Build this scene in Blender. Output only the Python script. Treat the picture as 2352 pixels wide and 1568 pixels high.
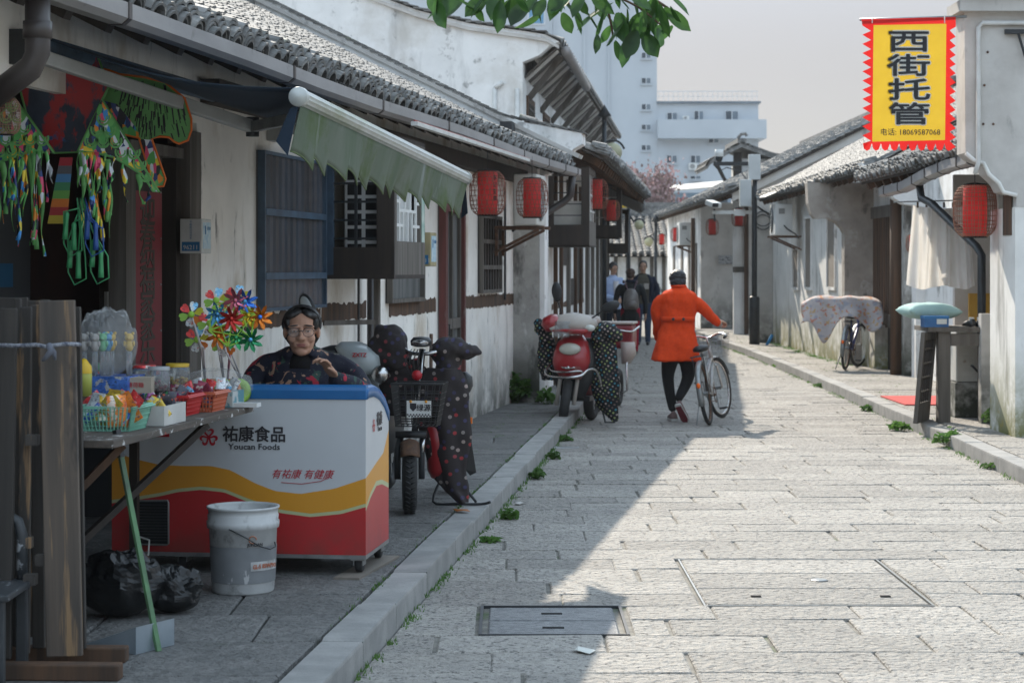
import bpy, bmesh, math, random
from mathutils import Vector, Matrix, Euler, noise
random.seed(7)
R = math.radians
SC = bpy.context.scene
COL = SC.collection
for _o in list(bpy.data.objects): bpy.data.objects.remove(_o)

# ------------------------------------------------------------ camera, sky, sun, exposure
cam = bpy.data.objects.new('camera', bpy.data.cameras.new('camera')); COL.objects.link(cam)
cam.location = (0, 0, 1.65); cam.rotation_euler = (R(90), 0, 0)
cam.data.lens = 70; cam.data.sensor_width = 36; cam.data.shift_y = -0.0717
cam.data.clip_start = 0.1; cam.data.clip_end = 2000
cam.data.dof.use_dof = True; cam.data.dof.focus_distance = 11.0; cam.data.dof.aperture_fstop = 6.3
SC.camera = cam
SUN_AZ = R(-15.2)          # sun stands ahead of the camera, a little to the left
SUN_EL = R(35)
W = bpy.data.worlds.new('World'); SC.world = W; W.use_nodes = True
_nt = W.node_tree; _bg = _nt.nodes['Background']
_sky = _nt.nodes.new('ShaderNodeTexSky'); _sky.sky_type = 'NISHITA'; _sky.sun_disc = False
_sky.sun_elevation = SUN_EL; _sky.sun_rotation = SUN_AZ
_sky.air_density = .6; _sky.dust_density = 1.3; _sky.ozone_density = 6.0; _sky.altitude = 0
_tc = _nt.nodes.new('ShaderNodeTexCoord'); _sx = _nt.nodes.new('ShaderNodeSeparateXYZ'); _mr = _nt.nodes.new('ShaderNodeMapRange')
_mr.inputs[1].default_value = .09; _mr.inputs[2].default_value = .34; _mr.interpolation_type = 'SMOOTHSTEP'
_nt.links.new(_tc.outputs['Generated'], _sx.inputs[0]); _nt.links.new(_sx.outputs[2], _mr.inputs[0])
_ve = _nt.nodes.new('ShaderNodeMix'); _ve.data_type = 'RGBA'; _nt.links.new(_mr.outputs[0], _ve.inputs[0])   # thin bright cloud veil: pale low down, bluer overhead
_ve.inputs[6].default_value = (2.8, 2.5, 2.08, 1); _ve.inputs[7].default_value = (6.6, 8.2, 9.8, 1)
_mx = _nt.nodes.new('ShaderNodeMix'); _mx.data_type = 'RGBA'; _mx.inputs[0].default_value = .85
_nt.links.new(_sky.outputs[0], _mx.inputs[6]); _nt.links.new(_ve.outputs[2], _mx.inputs[7]); _nt.links.new(_mx.outputs[2], _bg.inputs[0]); _bg.inputs[1].default_value = 0.1
sun = bpy.data.objects.new('sun', bpy.data.lights.new('sun', 'SUN')); COL.objects.link(sun)
sun.data.energy = 3.7; sun.data.angle = R(0.6); sun.data.color = (1.0, 0.90, 0.76)
_sd = Vector((math.sin(SUN_AZ)*math.cos(SUN_EL), math.cos(SUN_AZ)*math.cos(SUN_EL), math.sin(SUN_EL)))
sun.rotation_euler = _sd.to_track_quat('Z', 'Y').to_euler()
SC.view_settings.view_transform = 'Standard'; SC.view_settings.look = 'None'
SC.view_settings.exposure = 0.92; SC.view_settings.gamma = 1.0
SC.render.engine = 'CYCLES'
SC.cycles.max_bounces = 8; SC.cycles.transparent_max_bounces = 16

# ------------------------------------------------------------ helpers
FD, CX, HY = 4573.0, 1176.0, 615.6         # survey of the photograph: focal length, axis and horizon
def at(x, y, Y):                            # survey reading -> place in the street at distance Y
    return Vector(((x-CX)/FD*Y, Y, 1.65-(y-HY)/FD*Y))
LRZ = -math.atan(0.17)                      # the left row of houses is turned by this
LC, LS = math.cos(LRZ), -math.sin(LRZ)      # .9859, .1676
LO = Vector((-3.842, 0, 0))
def LW(n, u, z=0.0):                        # left facade frame: n out from wall, u along it
    return Vector((LO.x+LS*u+LC*n, LC*u-LS*n, z))
def lu(x, n=0.0):                           # survey column -> u on the facade plane offset n
    r = (x-CX)/FD
    return (3.842-LC*n-LS*r*n)/(LS-LC*r)
def luz(x, y, n=0.0):
    u = lu(x, n); Y = LC*u-LS*n
    return u, 1.65-(y-HY)/FD*Y
SW = 0.12                                   # height of the pavements

class MB:
    def __init__(s): s.v = []; s.f = []; s.mi = []; s.M = None
    def add(s, vs, fs, mi=0):
        b = len(s.v)
        s.v += [tuple(s.M @ Vector(p)) for p in vs] if s.M is not None else [tuple(p) for p in vs]
        s.f += [tuple(b+i for i in f) for f in fs]; s.mi += [mi]*len(fs)
        return s
    def bx(s, x0, x1, y0, y1, z0, z1, mi=0):
        return s.add([(x0,y0,z0),(x1,y0,z0),(x1,y1,z0),(x0,y1,z0),(x0,y0,z1),(x1,y0,z1),(x1,y1,z1),(x0,y1,z1)],
            [(0,3,2,1),(4,5,6,7),(0,1,5,4),(1,2,6,5),(2,3,7,6),(3,0,4,7)], mi)
    def box(s, c, d, rot=None, mi=0):
        h = Vector(d)/2; m = Matrix.Translation(c)
        if rot is not None: m = m @ (rot if isinstance(rot, Matrix) else Euler(rot).to_matrix().to_4x4())
        vs = [m @ Vector((a*h.x, b*h.y, e*h.z)) for e in (-1,1) for a,b in ((-1,-1),(1,-1),(1,1),(-1,1))]
        return s.add(vs, [(0,3,2,1),(4,5,6,7),(0,1,5,4),(1,2,6,5),(2,3,7,6),(3,0,4,7)], mi)
    def bar(s, a, b, w, d, up=(0,0,1), mi=0):
        a = Vector(a); b = Vector(b); z = (b-a); L = z.length; z.normalize()
        x = Vector(up).cross(z)
        if x.length < 1e-4: x = Vector((1,0,0)).cross(z)
        x.normalize(); y = z.cross(x)
        m = Matrix((x, y, z)).transposed().to_4x4()
        return s.box((a+b)/2, (w, d, L), m, mi)
    def ring(s, c, x, y, n): return [c+x*math.cos(2*math.pi*i/n)+y*math.sin(2*math.pi*i/n) for i in range(n)]
    def tube(s, pts, r, n=8, cap=True, closed=False, flat=1.0, mi=0, up=None):
        P = [Vector(p) for p in pts]; N = len(P)
        rr = list(r) if isinstance(r, (list, tuple)) else [r]*N
        vs = []; prev = None
        for i in range(N):
            if closed: t = P[(i+1) % N]-P[i-1]
            else: t = P[min(i+1, N-1)]-P[max(i-1, 0)]
            if t.length < 1e-9: t = Vector((0,0,1))
            t.normalize()
            if prev is None:
                a = Vector(up) if up else (Vector((0,0,1)) if abs(t.z) < .9 else Vector((1,0,0)))
                x = a.cross(t).normalized()
            else:
                x = prev-t*prev.dot(t)
                x = x.normalized() if x.length > 1e-6 else prev
            prev = x; y = t.cross(x)
            vs += s.ring(P[i], x*rr[i], y*rr[i]*flat, n)
        fs = []
        for i in range(N if closed else N-1):
            j = (i+1) % N
            for k in range(n):
                l = (k+1) % n
                fs.append((i*n+k, i*n+l, j*n+l, j*n+k))
        if cap and not closed:
            fs.append(tuple(reversed(range(n)))); fs.append(tuple((N-1)*n+k for k in range(n)))
        return s.add(vs, fs, mi)
    def loft(s, rings, cap=True, mi=0, closed=True):
        n = len(rings[0]); vs = [p for r in rings for p in r]; fs = []
        for i in range(len(rings)-1):
            for k in range(n if closed else n-1):
                l = (k+1) % n
                fs.append((i*n+k, i*n+l, (i+1)*n+l, (i+1)*n+k))
        if cap:
            fs.append(tuple(reversed(range(n)))); fs.append(tuple((len(rings)-1)*n+k for k in range(n)))
        return s.add(vs, fs, mi)
    def eloft(s, st, n=16, cap=True, mi=0, sup=2.0, flatp=None):   # stations (x,y,z,rx,ry) stacked along z
        rs = []
        for (x, y, z, rx, ry) in st:
            q = []
            for k in range(n):
                a = 2*math.pi*k/n; c, d = math.cos(a), math.sin(a)
                q.append(Vector((x+rx*math.copysign(abs(c)**(2/sup), c), y+ry*math.copysign(abs(d)**(2/sup), d), z)))
            rs.append(q)
        return s.loft(rs, cap, mi)
    def lathe(s, prof, n=20, c=(0,0,0), rot=None, mi=0, cap=False):
        m = Matrix.Translation(c)
        if rot is not None: m = m @ (rot if isinstance(rot, Matrix) else Euler(rot).to_matrix().to_4x4())
        rs = [[m @ Vector((r*math.cos(2*math.pi*k/n), r*math.sin(2*math.pi*k/n), z)) for k in range(n)] for r, z in prof]
        return s.loft(rs, cap, mi)
    def ell(s, c, r, nu=14, nv=9, rot=None, mi=0):
        m = Matrix.Translation(c)
        if rot is not None: m = m @ Euler(rot).to_matrix().to_4x4()
        vs = []
        for j in range(1, nv):
            t = math.pi*j/nv
            for i in range(nu):
                p = 2*math.pi*i/nu
                vs.append(m @ Vector((r[0]*math.sin(t)*math.cos(p), r[1]*math.sin(t)*math.sin(p), r[2]*math.cos(t))))
        vs.append(m @ Vector((0,0,r[2]))); vs.append(m @ Vector((0,0,-r[2]))); T = len(vs)-2; B = T+1; fs = []
        for j in range(nv-2):
            for i in range(nu):
                k = (i+1) % nu
                fs.append((j*nu+i, (j+1)*nu+i, (j+1)*nu+k, j*nu+k))
        for i in range(nu):
            k = (i+1) % nu
            fs.append((T, i, k)); fs.append((B, (nv-2)*nu+k, (nv-2)*nu+i))
        return s.add(vs, fs, mi)
    def prism(s, poly, a, b, ax='y', mi=0):
        def p3(p, t): return {'y': (p[0], t, p[1]), 'x': (t, p[0], p[1]), 'z': (p[0], p[1], t)}[ax]
        n = len(poly); vs = [p3(p, a) for p in poly]+[p3(p, b) for p in poly]
        fs = [tuple(range(n)), tuple(reversed(range(n, 2*n)))]+[(i, i+n, (i+1) % n+n, (i+1) % n) for i in range(n)]
        return s.add(vs, fs, mi)
    def grid(s, fn, nu, nv, mi=0, thick=0):
        vs = [fn(i/nu, j/nv) for j in range(nv+1) for i in range(nu+1)]
        fs = [(j*(nu+1)+i, j*(nu+1)+i+1, (j+1)*(nu+1)+i+1, (j+1)*(nu+1)+i) for j in range(nv) for i in range(nu)]
        return s.add(vs, fs, mi)
    def mesh(s, name, mats, smooth=False, fix=True):
        me = bpy.data.meshes.new(name); me.from_pydata(s.v, [], s.f)
        for m in (mats if isinstance(mats, (list, tuple)) else [mats]): me.materials.append(m)
        if any(s.mi): me.polygons.foreach_set('material_index', s.mi)
        if fix:
            bm = bmesh.new(); bm.from_mesh(me); bmesh.ops.recalc_face_normals(bm, faces=bm.faces); bm.to_mesh(me); bm.free()
        if smooth: me.polygons.foreach_set('use_smooth', [True]*len(me.polygons))
        me.update(); return me
    def build(s, name, mats, parent=None, smooth=False, bevel=0, loc=None, rz=None, solid=0, sub=0, auto=None, fix=True):
        o = bpy.data.objects.new(name, s.mesh(name, mats, smooth, fix)); COL.objects.link(o)
        if parent is not None: o.parent = parent
        if loc is not None: o.location = loc
        if rz is not None: o.rotation_euler = (0, 0, rz)
        if solid:
            m = o.modifiers.new('solid', 'SOLIDIFY'); m.thickness = solid; m.offset = 0
        if bevel:
            m = o.modifiers.new('bevel', 'BEVEL'); m.width = bevel; m.segments = 2; m.limit_method = 'ANGLE'; m.angle_limit = R(40)
        if sub:
            m = o.modifiers.new('sub', 'SUBSURF'); m.levels = sub; m.render_levels = sub
        return o
TMP = bpy.data.scenes.new('bench')           # a bench scene, so that one object is evaluated at a time
def evaluated_mesh(o):
    TMP.collection.objects.link(o); vl = TMP.view_layers[0]; vl.update(); dg = vl.depsgraph
    me = bpy.data.meshes.new_from_object(o.evaluated_get(dg)); TMP.collection.objects.unlink(o); return me
def displace(o, fn):                          # move vertices along normals read beforehand
    vs = o.data.vertices; ns = [v.normal.copy() for v in vs]; cs = [v.co.copy() for v in vs]; out = []
    for c, n in zip(cs, ns): out += list(fn(c, n))
    vs.foreach_set('co', out); o.data.update()
def bake(o):                                 # replace an object's mesh by its modified form
    par = o.parent; o.parent = None; me = evaluated_mesh(o); o.parent = par; old = o.data
    o.modifiers.clear(); o.data = me
    if old.users == 0: bpy.data.meshes.remove(old)
    return o
def remesh(o, vox, it=4, fac=.5, dec=0):
    m = o.modifiers.new('r', 'REMESH'); m.mode = 'VOXEL'; m.voxel_size = vox; m.use_smooth_shade = True
    if it:
        m = o.modifiers.new('s', 'SMOOTH'); m.iterations = it; m.factor = fac
    if dec:
        m = o.modifiers.new('d', 'DECIMATE'); m.ratio = dec
    mats = list(o.data.materials)
    bake(o)
    if not o.data.materials:
        for q in mats: o.data.materials.append(q)
    o.data.polygons.foreach_set('use_smooth', [True]*len(o.data.polygons))
    return o
def thing(name, label, cat, loc=(0,0,0), rz=0, group=None, rot=None):
    o = bpy.data.objects.new(name, None); COL.objects.link(o); o.empty_display_size = .1
    o.location = loc; o.rotation_euler = rot if rot else (0, 0, rz)
    o['label'] = label; o['category'] = cat
    if group: o['group'] = group
    return o
def tag(o, label, cat, group=None):
    o['label'] = label; o['category'] = cat
    if group: o['group'] = group
    return o
def struct(o): o['kind'] = 'structure'; return o
def stuff(o, label=None, cat=None):
    o['kind'] = 'stuff'
    if label: o['label'] = label; o['category'] = cat
    return o
def place(name, me, M, parent=None):
    o = bpy.data.objects.new(name, me); COL.objects.link(o)
    if parent is not None: o.parent = parent
    o.matrix_local = M; return o
def copy_tree(o, parent=None):
    c = o.copy(); COL.objects.link(c)
    if parent is not None: c.parent = parent
    for ch in o.children: copy_tree(ch, c)
    return c
def pxl(loc, rz=0): return Matrix.Translation(loc) @ Matrix.Rotation(rz, 4, 'Z')
def textmesh(name, body, size, mat, M, parent=None, ext=.0008, bold=0, shear=0, ax='CENTER', ay='CENTER', sx=1, space=1, fat=0):
    cu = bpy.data.curves.new(name, 'FONT'); cu.body = body; cu.size = size; cu.extrude = ext; cu.offset = bold; cu.shear = shear
    cu.align_x = ax; cu.align_y = ay; cu.resolution_u = 2; cu.space_character = space
    t = bpy.data.objects.new(name, cu); me = evaluated_mesh(t)
    bpy.data.objects.remove(t); bpy.data.curves.remove(cu)
    me.transform(Matrix.Diagonal((sx, 1, 1, 1))); me.materials.clear(); me.materials.append(mat)
    if fat:
        vs = [v.co.copy() for v in me.vertices]; fs = [tuple(p.vertices) for p in me.polygons]; b = MB()
        for k in range(8):
            d = Vector((fat*math.cos(k*math.pi/4), fat*math.sin(k*math.pi/4), .00012*k)); b.add([v+d for v in vs], fs)
        me = b.mesh(name, mat, False, False)
    o = bpy.data.objects.new(name, me); COL.objects.link(o)
    if parent is not None: o.parent = parent
    o.matrix_local = M
    return o
FRONT = Matrix.Rotation(R(90), 4, 'X')       # text readable from -Y
SIDE = Matrix.Rotation(R(90), 4, 'Z') @ Matrix.Rotation(R(90), 4, 'X')   # readable from +X

# ------------------------------------------------------------ materials
def hx(h):
    h = h.lstrip('#'); c = [int(h[i:i+2], 16)/255 for i in (0, 2, 4)]
    return tuple(x/12.92 if x <= .04045 else ((x+.055)/1.055)**2.4 for x in c)+(1,)
def cc(c):
    if isinstance(c, str): return hx(c)
    return tuple(c)+(1,) if len(c) == 3 else c
def mk(name, col, col2=None, sc=6, lo=.35, hi=.65, st=(1,1,1), rough=.8, bump=0, bsc=40, bst=None, metal=0, det=4,
       spec=.5, rand=0, off=True, layers=(), coat=0, trans=0, alpha=1, sss=0, bdist=.01, emit=None, ior=1.45, tl=0):
    """base colour: noise blend of col and col2; layers: stains/wear with shapes of their own"""
    m = bpy.data.materials.new(name); m.use_nodes = True; nt = m.node_tree; N = nt.nodes; L = nt.links
    b = N['Principled BSDF']; b.inputs['Roughness'].default_value = rough; b.inputs['Metallic'].default_value = metal
    b.inputs['Specular IOR Level'].default_value = spec; b.inputs['IOR'].default_value = ior
    if coat: b.inputs['Coat Weight'].default_value = coat; b.inputs['Coat Roughness'].default_value = .12
    if trans: b.inputs['Transmission Weight'].default_value = trans
    if alpha < 1: b.inputs['Alpha'].default_value = alpha
    if sss: b.inputs['Subsurface Weight'].default_value = sss; b.inputs['Subsurface Radius'].default_value = (.01, .004, .002)
    if emit: b.inputs['Emission Color'].default_value = cc(emit[0]); b.inputs['Emission Strength'].default_value = emit[1]
    tc = N.new('ShaderNodeTexCoord'); vec = tc.outputs['Object']
    oi = None
    if off or rand: oi = N.new('ShaderNodeObjectInfo')
    if off:
        mu = N.new('ShaderNodeMath'); mu.operation = 'MULTIPLY'; mu.inputs[1].default_value = 37.0; L.new(oi.outputs['Random'], mu.inputs[0])
        ad = N.new('ShaderNodeVectorMath'); ad.operation = 'ADD'; L.new(vec, ad.inputs[0]); L.new(mu.outputs[0], ad.inputs[1]); vecn = ad.outputs[0]
    else: vecn = vec
    def nz(scale, stretch, detail=det, rough_=.6, dist=0):
        mp = N.new('ShaderNodeMapping'); mp.inputs['Scale'].default_value = stretch; L.new(vecn, mp.inputs['Vector'])
        n = N.new('ShaderNodeTexNoise'); n.inputs['Scale'].default_value = scale; n.inputs['Detail'].default_value = detail
        n.inputs['Roughness'].default_value = rough_; n.inputs['Distortion'].default_value = dist
        L.new(mp.outputs[0], n.inputs['Vector']); return n.outputs['Fac']
    def ramp(fac, lo_, hi_):
        r = N.new('ShaderNodeMapRange'); r.inputs[1].default_value = lo_; r.inputs[2].default_value = hi_; r.clamp = True
        L.new(fac, r.inputs[0]); return r.outputs[0]
    def mix(fac, a, b_):
        x = N.new('ShaderNodeMix'); x.data_type = 'RGBA'
        if isinstance(fac, (int, float)): x.inputs[0].default_value = fac
        else: L.new(fac, x.inputs[0])
        for sock, val in ((x.inputs[6], a), (x.inputs[7], b_)):
            if isinstance(val, tuple): sock.default_value = val
            else: L.new(val, sock)
        return x.outputs[2]
    c = cc(col)
    if col2 is not None: c = mix(ramp(nz(sc, st), lo, hi), c, cc(col2))
    for ly in layers:
        f = ramp(nz(ly.get('sc', 5), ly.get('st', (1,1,1)), ly.get('det', 5), .65, ly.get('dist', 0)), ly.get('lo', .5), ly.get('hi', .6))
        if 'z' in ly:                        # damp or dirt line with a noisy edge
            sx = N.new('ShaderNodeSeparateXYZ'); L.new(vec, sx.inputs[0])
            zr = ramp(sx.outputs[2], ly['z'][0], ly['z'][1])
            mm = N.new('ShaderNodeMath'); mm.operation = 'MULTIPLY'; L.new(f, mm.inputs[0]); L.new(zr, mm.inputs[1]); f = mm.outputs[0]
        if 'amt' in ly:
            mm = N.new('ShaderNodeMath'); mm.operation = 'MULTIPLY'; L.new(f, mm.inputs[0]); mm.inputs[1].default_value = ly['amt']; f = mm.outputs[0]
        c = mix(f, c, cc(ly['col']))
    if rand:
        hs = N.new('ShaderNodeHueSaturation')
        mr = N.new('ShaderNodeMapRange'); mr.inputs[3].default_value = 1-rand; mr.inputs[4].default_value = 1+rand; L.new(oi.outputs['Random'], mr.inputs[0])
        L.new(mr.outputs[0], hs.inputs['Value'])
        if isinstance(c, tuple): hs.inputs['Color'].default_value = c
        else: L.new(c, hs.inputs['Color'])
        c = hs.outputs[0]
    if isinstance(c, tuple): b.inputs['Base Color'].default_value = c
    else: L.new(c, b.inputs['Base Color'])
    if bump:
        bp = N.new('ShaderNodeBump'); bp.inputs['Strength'].default_value = bump; bp.inputs['Distance'].default_value = bdist
        L.new(nz(bsc, bst or st, 5), bp.inputs['Height']); L.new(bp.outputs[0], b.inputs['Normal'])
    if tl:
        td = N.new('ShaderNodeBsdfTranslucent'); ms = N.new('ShaderNodeMixShader'); ms.inputs[0].default_value = tl
        if isinstance(c, tuple): td.inputs[0].default_value = c
        else: L.new(c, td.inputs[0])
        L.new(b.outputs[0], ms.inputs[1]); L.new(td.outputs[0], ms.inputs[2]); L.new(ms.outputs[0], N['Material Output'].inputs[0])
    return m
def fabric(name, col, **k): return mk(name, col, rough=k.pop('rough', .9), spec=.2, **k)
MT = {}
MT['flag'] = mk('flagstone', (.39,.365,.33), (.285,.27,.25), sc=9, rough=.75, bump=1, bsc=22, bdist=.06, rand=.15, lo=.3, hi=.7,
    layers=[dict(col=(.48,.455,.415), sc=60, lo=.58, hi=.7, amt=.7), dict(col=(.10,.097,.092), sc=34, lo=.55, hi=.62, amt=.95), dict(col=(.30,.28,.25), sc=1.3, lo=.55, hi=.72, amt=.5)])  # the near-black layer paints the shade of chisel pits into the colour
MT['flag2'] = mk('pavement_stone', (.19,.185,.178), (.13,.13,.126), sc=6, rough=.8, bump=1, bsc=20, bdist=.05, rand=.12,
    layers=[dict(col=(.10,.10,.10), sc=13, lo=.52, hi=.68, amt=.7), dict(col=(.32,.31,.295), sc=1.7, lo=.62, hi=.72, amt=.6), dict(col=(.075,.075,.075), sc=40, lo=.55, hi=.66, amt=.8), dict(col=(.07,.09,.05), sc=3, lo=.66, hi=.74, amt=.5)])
MT['kerb'] = mk('kerb_stone', (.30,.295,.285), (.21,.21,.205), sc=5, rough=.7, bump=.4, bsc=60, bdist=.006, rand=.08, layers=[dict(col=(.13,.13,.12), sc=45, lo=.64, hi=.74)])
MT['joint'] = mk('joint_soil', (.20,.19,.165), (.10,.095,.085), sc=14, bump=.5, bsc=60, layers=[dict(col=(.05,.08,.025), sc=2.2, lo=.58, hi=.66)])
MT['plaster'] = mk('old_white_plaster', (.88,.85,.80), (.77,.745,.70), sc=2.2, rough=.92, bump=.25, bsc=30, bdist=.006, off=False, layers=[
    dict(col=(.30,.28,.25), sc=3.0, st=(1,1,.22), lo=.56, hi=.70, amt=.6), dict(col=(.45,.36,.25), sc=1.3, st=(1,1,.6), lo=.52, hi=.66, amt=.7),
    dict(col=(.12,.12,.11), sc=7, st=(1,1,.35), lo=.62, hi=.70, amt=.75), dict(col=(.17,.17,.155), sc=2.6, lo=.30, hi=.55, z=(.85,.15))])
MT['plaster_clean'] = mk('white_plaster', (.85,.85,.84), (.75,.75,.74), sc=2, rough=.92, bump=.25, bsc=25, bdist=.006, off=False, layers=[
    dict(col=(.34,.34,.33), sc=1.9, st=(1,1,.3), lo=.52, hi=.68, amt=.65), dict(col=(.14,.14,.135), sc=3, lo=.585, hi=.66, amt=.6), dict(col=(.50,.47,.42), sc=.8, lo=.5, hi=.66, amt=.6)])
MT['plaster_grey'] = mk('weathered_grey_plaster', (.56,.54,.51), (.44,.42,.395), sc=2.4, rough=.93, bump=.25, bsc=30, off=False, layers=[
    dict(col=(.55,.54,.52), sc=1.6, lo=.55, hi=.66, amt=.6), dict(col=(.14,.135,.13), sc=2.4, st=(1,1,.5), lo=.60, hi=.70, amt=.7), dict(col=(.10,.10,.085), sc=4, lo=.35, hi=.55, z=(1.0,.2))])
MT['plaster_moss'] = mk('mossy_damp_plaster', (.80,.79,.76), (.68,.67,.64), sc=2, rough=.93, bump=.25, bsc=30, off=False, layers=[
    dict(col=(.24,.23,.21), sc=2.6, st=(1,1,.22), lo=.55, hi=.68, amt=.7), dict(col=(.16,.16,.05), sc=3.2, lo=.30, hi=.52, z=(.95,.12)), dict(col=(.30,.22,.03), sc=7, lo=.58, hi=.66, z=(.75,.1), amt=.7)])
MT['plaster_brown'] = mk('brown_grey_plaster', (.40,.36,.32), (.29,.26,.23), sc=3, rough=.95, bump=.4, bsc=25, off=False, layers=[dict(col=(.52,.50,.47), sc=2.2, lo=.56, hi=.66, amt=.7), dict(col=(.13,.12,.11), sc=4, st=(1,1,.5), lo=.58, hi=.68, amt=.8)])
MT['plaster_stain'] = mk('stained_grey_plaster', (.46,.45,.42), (.30,.29,.27), sc=3, rough=.95, bump=.5, bsc=25, off=False, layers=[
    dict(col=(.09,.09,.085), sc=3.3, st=(1,1,.45), lo=.52, hi=.62, amt=.85), dict(col=(.6,.6,.58), sc=4, st=(1,1,.6), lo=.60, hi=.68), dict(col=(.05,.055,.04), sc=4, lo=.3, hi=.5, z=(.9,.2))])
MT['tile'] = mk('grey_clay_tile', (.18,.175,.168), (.085,.087,.084), sc=7, rough=.65, bump=.3, bsc=50, bdist=.004, rand=.28, layers=[
    dict(col=(.33,.32,.30), sc=4, lo=.55, hi=.66, amt=.8), dict(col=(.07,.10,.035), sc=2.0, lo=.62, hi=.72, amt=.7)])
MT['tile_mass'] = mk('grey_clay_tiles', (.19,.185,.178), (.085,.087,.084), sc=9, rough=.65, bump=.3, bsc=50, bdist=.004, off=False, layers=[
    dict(col=(.27,.26,.245), sc=6, lo=.52, hi=.64, amt=.8), dict(col=(.05,.05,.05), sc=8, lo=.6, hi=.7, amt=.7), dict(col=(.07,.10,.035), sc=.9, lo=.62, hi=.72, amt=.55)])
MT['wood_dark'] = mk('dark_old_wood', (.040,.030,.024), (.022,.018,.016), sc=12, st=(1,1,.08), rough=.75, bump=.4, bsc=30, bst=(1,1,.06), bdist=.004, rand=.12)
MT['wood_grey'] = mk('grey_weathered_wood', (.15,.135,.12), (.08,.07,.06), sc=14, st=(1,1,.06), rough=.85, bump=.5, bsc=40, bst=(1,1,.05), bdist=.004)
MT['wood_brown'] = mk('brown_weathered_wood', (.115,.062,.035), (.05,.032,.022), sc=14, st=(1,1,.06), rough=.8, bump=.5, bsc=40, bst=(1,1,.05), bdist=.004)
MT['wood_board'] = mk('worn_shop_board_wood', (.055,.048,.042), (.030,.027,.025), sc=16, st=(1,1,.05), rough=.7, bump=.5, bsc=40, bst=(1,1,.05), bdist=.004, rand=.2,
    layers=[dict(col=(.27,.165,.085), sc=10, st=(1,1,.09), lo=.60, hi=.66, amt=.85), dict(col=(.17,.13,.095), sc=5, st=(1,1,.2), lo=.60, hi=.68, amt=.6)])
MT['wood_board2'] = mk('worn_pale_shop_board_wood', (.13,.10,.078), (.06,.052,.046), sc=13, st=(1,1,.05), rough=.7, bump=.5, bsc=40, bst=(1,1,.05), bdist=.004,
    layers=[dict(col=(.30,.19,.10), sc=12, st=(1,1,.06), lo=.55, hi=.62, amt=.9), dict(col=(.04,.036,.034), sc=4, st=(1,1,.3), lo=.60, hi=.66, amt=.9)])
MT['wood_plank'] = mk('peeling_table_plank', (.14,.115,.095), (.07,.06,.052), sc=16, st=(1,.06,1), rough=.8, bump=.5, bsc=40, bst=(1,.06,1), bdist=.004,
    layers=[dict(col=(.55,.55,.54), sc=14, lo=.60, hi=.64, amt=.9), dict(col=(.35,.06,.05), sc=9, lo=.67, hi=.7, amt=.8)])
MT['pvc'] = mk('grey_gutter_plastic', (.30,.29,.29), (.22,.215,.215), sc=4, st=(1,.3,1), rough=.45, off=False, layers=[dict(col=(.12,.115,.11), sc=8, lo=.62, hi=.75, amt=.6)])
MT['pvc_brown'] = mk('brown_pipe_plastic', (.055,.045,.042), (.04,.034,.033), rough=.4)
MT['pvc_white'] = mk('white_pipe_plastic', (.62,.62,.60), (.5,.5,.48), rough=.5)
MT['metal_dark'] = mk('dark_painted_metal', (.028,.032,.036), (.018,.02,.023), sc=9, rough=.45)
MT['metal_grey'] = mk('grey_metal', (.32,.33,.33), (.22,.23,.23), sc=9, rough=.4, metal=.7)
MT['chrome'] = mk('worn_chrome', (.62,.62,.62), (.42,.41,.40), sc=30, rough=.22, metal=1, layers=[dict(col=(.16,.09,.05), sc=25, lo=.62, hi=.7, amt=.7)])
MT['rust'] = mk('rusty_iron', (.16,.085,.05), (.07,.045,.035), sc=20, rough=.8, bump=.3, bsc=60)
MT['rubber'] = mk('black_rubber', (.018,.019,.020), (.028,.029,.030), sc=20, rough=.75)
MT['plastic_black'] = mk('black_plastic', (.017,.018,.02), (.024,.025,.027), sc=10, rough=.4)
MT['black'] = mk('matt_black', (.010,.010,.011), rough=.9)
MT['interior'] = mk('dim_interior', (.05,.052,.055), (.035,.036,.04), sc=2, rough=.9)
MT['ac'] = mk('aged_white_casing', (.62,.61,.57), (.52,.51,.47), sc=4, rough=.5, layers=[dict(col=(.24,.15,.07), sc=6, lo=.66, hi=.74, amt=.7)])
MT['ac_clean'] = mk('white_casing', (.68,.69,.68), (.60,.61,.60), sc=4, rough=.45)
MT['glass_dark'] = mk('dark_window_glass', (.02,.024,.028), rough=.08, spec=.6)
MT['leaf'] = mk('broad_green_leaf', (.05,.12,.028), (.028,.075,.018), sc=20, rough=.35, rand=.45, tl=.5)
MT['weed'] = mk('weed_leaves', (.11,.22,.045), (.06,.14,.03), sc=10, rough=.6, rand=.25, tl=.4)
# ============================================================ ground, road, kerbs, pavements
def interp(tab, y):
    if y <= tab[0][0]: a, b = tab[0], tab[1]
    elif y >= tab[-1][0]: a, b = tab[-2], tab[-1]
    else:
        for a, b in zip(tab, tab[1:]):
            if a[0] <= y <= b[0]: break
    return a[1]+(b[1]-a[1])*(y-a[0])/(b[0]-a[0])
LK = [(5, -.93), (9.87, -.449), (16.25, .181), (24, .95), (34, 1.72), (50, 2.55), (66, 3.05)]
RK = [(5, 3.62), (15.26, 3.92), (19.9, 4.07), (28.3, 4.29), (37, 4.43), (52, 4.45), (66, 4.4)]
lk = lambda y: interp(LK, y)
rk = lambda y: interp(RK, y)
struct(MB().add([(-300,-40,-.06),(300,-40,-.06),(300,600,-.06),(-300,600,-.06)], [(0,1,2,3)]).build('ground', mk('ground_stone', (.38,.365,.335), (.32,.305,.28), sc=.5)))
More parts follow.
